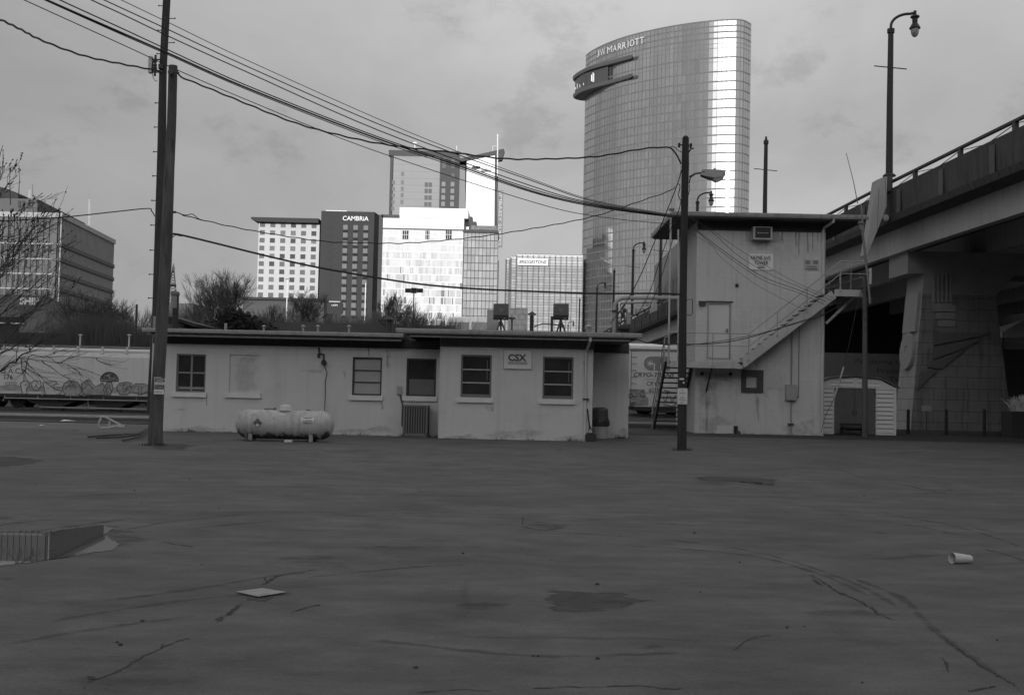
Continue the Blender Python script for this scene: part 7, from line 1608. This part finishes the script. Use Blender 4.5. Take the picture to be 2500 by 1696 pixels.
# fan shaped bare trees beyond the office
def bare_tree(px, ybase, ytop, wpx, Y, label, seed, lev=4, mat=twig_far, trunks=5, up=.35, spread=.42, rmin=None, kids=(3, 4)):
    rn = random.Random(seed); x = PY(px, ybase, Y).x; h = PY(px, ytop, Y).z; w = wpx*Y/2700; z0 = max(0, PY(px, ybase, Y).z)
    t = thing('bare_tree', label, 'tree', (x, Y, 0), 'bare trees between the yard and the city'); b = MB(); b.tube([(x, Y, 0), (x, Y, z0*.8+.5)], [.35*h/14, .28*h/14], 8); part('trunk', b, bark_grey, t)
    b = MB(); H = h-z0; rm = rmin or Y/2700*.24
    for i in range(trunks):
        a = (i+.5)/trunks*2-1; d = Vector((a*w/H*.95+rn.gauss(0, .05), rn.uniform(-.35, .35), 1)).normalized(); grow(b, Vector((x+a*w*.10, Y, z0*.8+.3)), d, H*.52*(1-.12*abs(a)), rm*5.0, lev, rn, spread*1.15, up*.6, 4, kids, rm, None, .66)
    part('crown', b, mat, t); return t
bare_tree(538, 792, 655, 92, 165, 'broad fan shaped bare tree left of the white hotel', 1, 4, trunks=12, spread=.40)
bare_tree(478, 795, 715, 50, 160, 'smaller bare tree leaning left of the fan shaped one', 2, 3, trunks=6)
bare_tree(745, 795, 695, 40, 180, 'bare tree in front of the seam between the white and dark hotels', 3, 4, trunks=6)
bare_tree(958, 795, 703, 38, 170, 'bare bushy tree at the left foot of the bright glass hotel', 4, 4, trunks=7)
bare_tree(1015, 795, 725, 34, 165, 'bare tree behind the three panel floodlight', 5, 3, trunks=6)
bare_tree(222, 850, 715, 62, 105, 'dense bare tree before the ribbed office', 6, 4, mat=M('twig_mid', .075, .9, .2, .6), trunks=8, spread=.5)
bare_tree(288, 850, 738, 46, 110, 'bare tree right of the dense one behind the wagon', 7, 4, mat=M('twig_mid', .075), trunks=7, spread=.5)
bare_tree(345, 845, 735, 32, 120, 'bare tree just left of the two poles', 8, 3, mat=twig_far, trunks=6)
bare_tree(660, 795, 720, 40, 185, 'low bare tree in front of the dark warehouse', 9, 3, trunks=6)
# evergreen
rn = random.Random(5); Y = 95; x = PY(580, 800, Y).x; eg = thing('evergreen_tree', 'dark spreading evergreen showing above the office roof', 'tree', (x, Y, 0)); b = MB(); b.tube([(x, Y, 0), (x, Y, 6)], [.3, .15], 8); part('trunk', b, bark, eg); b = MB()
for i in range(5200):
    k = rn.random(); px = rn.gauss(575, 26) if k < .75 else rn.gauss(628, 22); lim = 748+abs(px-560)*.45+6*math.sin(px*.35)+rn.uniform(-4, 3)
    y = rn.uniform(lim, 815); p = PY(px, y, Y+rn.uniform(-2.5, 2.5)); s_ = rn.uniform(.08, .2); d = Vector((rn.uniform(-1, 1), rn.uniform(-1, 1), rn.uniform(-.4, .6))).normalized(); e = d.orthogonal().normalized()*.35
    b.quad(p-d*s_-e*s_, p+d*s_-e*s_, p+d*s_+e*s_, p-d*s_+e*s_)
part('foliage', b, leaf_dark, eg)
# brushy undergrowth beyond the tracks
def thicket(x0, x1, ytop, ybot, Y, n, seed, mat=brush_m, dep=6, prof=None):
    rn = random.Random(seed); b = MB(); 
    for i in range(n):
        px = rn.uniform(x0, x1); yt = (prof(px) if prof else ytop)+rn.uniform(-3, 10); Yi = Y+rn.uniform(0, dep); p = PY(px, ybot, Yi); z1 = PY(px, yt+rn.random()**1.4*(ybot-yt)*.8, Yi).z; p = Vector((p.x, Yi, 0 if rn.random() < .5 else z1*.6)); h = z1-p.z; w = Y/2700*rn.uniform(.22, .7)
        l = rn.gauss(0, .22)*h; q = p+Vector((l*.4, 0, h*.55)); e = p+Vector((l, 0, h)); b.quad(p-Vector((w, 0, 0)), p+Vector((w, 0, 0)), q+Vector((w*.8, 0, 0)), q-Vector((w*.8, 0, 0))); b.quad(q-Vector((w*.8, 0, 0)), q+Vector((w*.8, 0, 0)), e+Vector((w*.3, 0, 0)), e-Vector((w*.3, 0, 0)))
    return b
b = thicket(120, 420, 780, 870, 88, 5200, 1, prof=lambda x: 800-45*math.exp(-((x-215)/62)**2)-25*math.exp(-((x-300)/50)**2)); solo('undergrowth', b, M('brush_near', .085, .95, .3, .3), 'dense dark bare undergrowth behind the hopper wagon', 'undergrowth', (-25, 90, 0), kind='stuff')
b = thicket(395, 1115, 760, 830, 190, 7500, 2, dep=12, prof=lambda x: 762-12*math.sin(x*.021)-6*math.sin(x*.07)); solo('undergrowth', b, M('brush_far', .10, .95, .35, .2), 'grey brown brush filling the slope in front of the hotels', 'undergrowth', (-30, 195, 0), kind='stuff')
low('embankment_fence', 'long dark flat wall along the foot of the brush behind the office roof', 'wall', 380, 787, 1110, 830, 175, M('fence_dark', .09, .9, .1, .4), 1)
low('hedge_bank', 'dark bank behind the railway wagons at the left', 'bank', -200, 812, 372, 860, 100, M('bank_dark', .065, .95, .3, .5), 2)
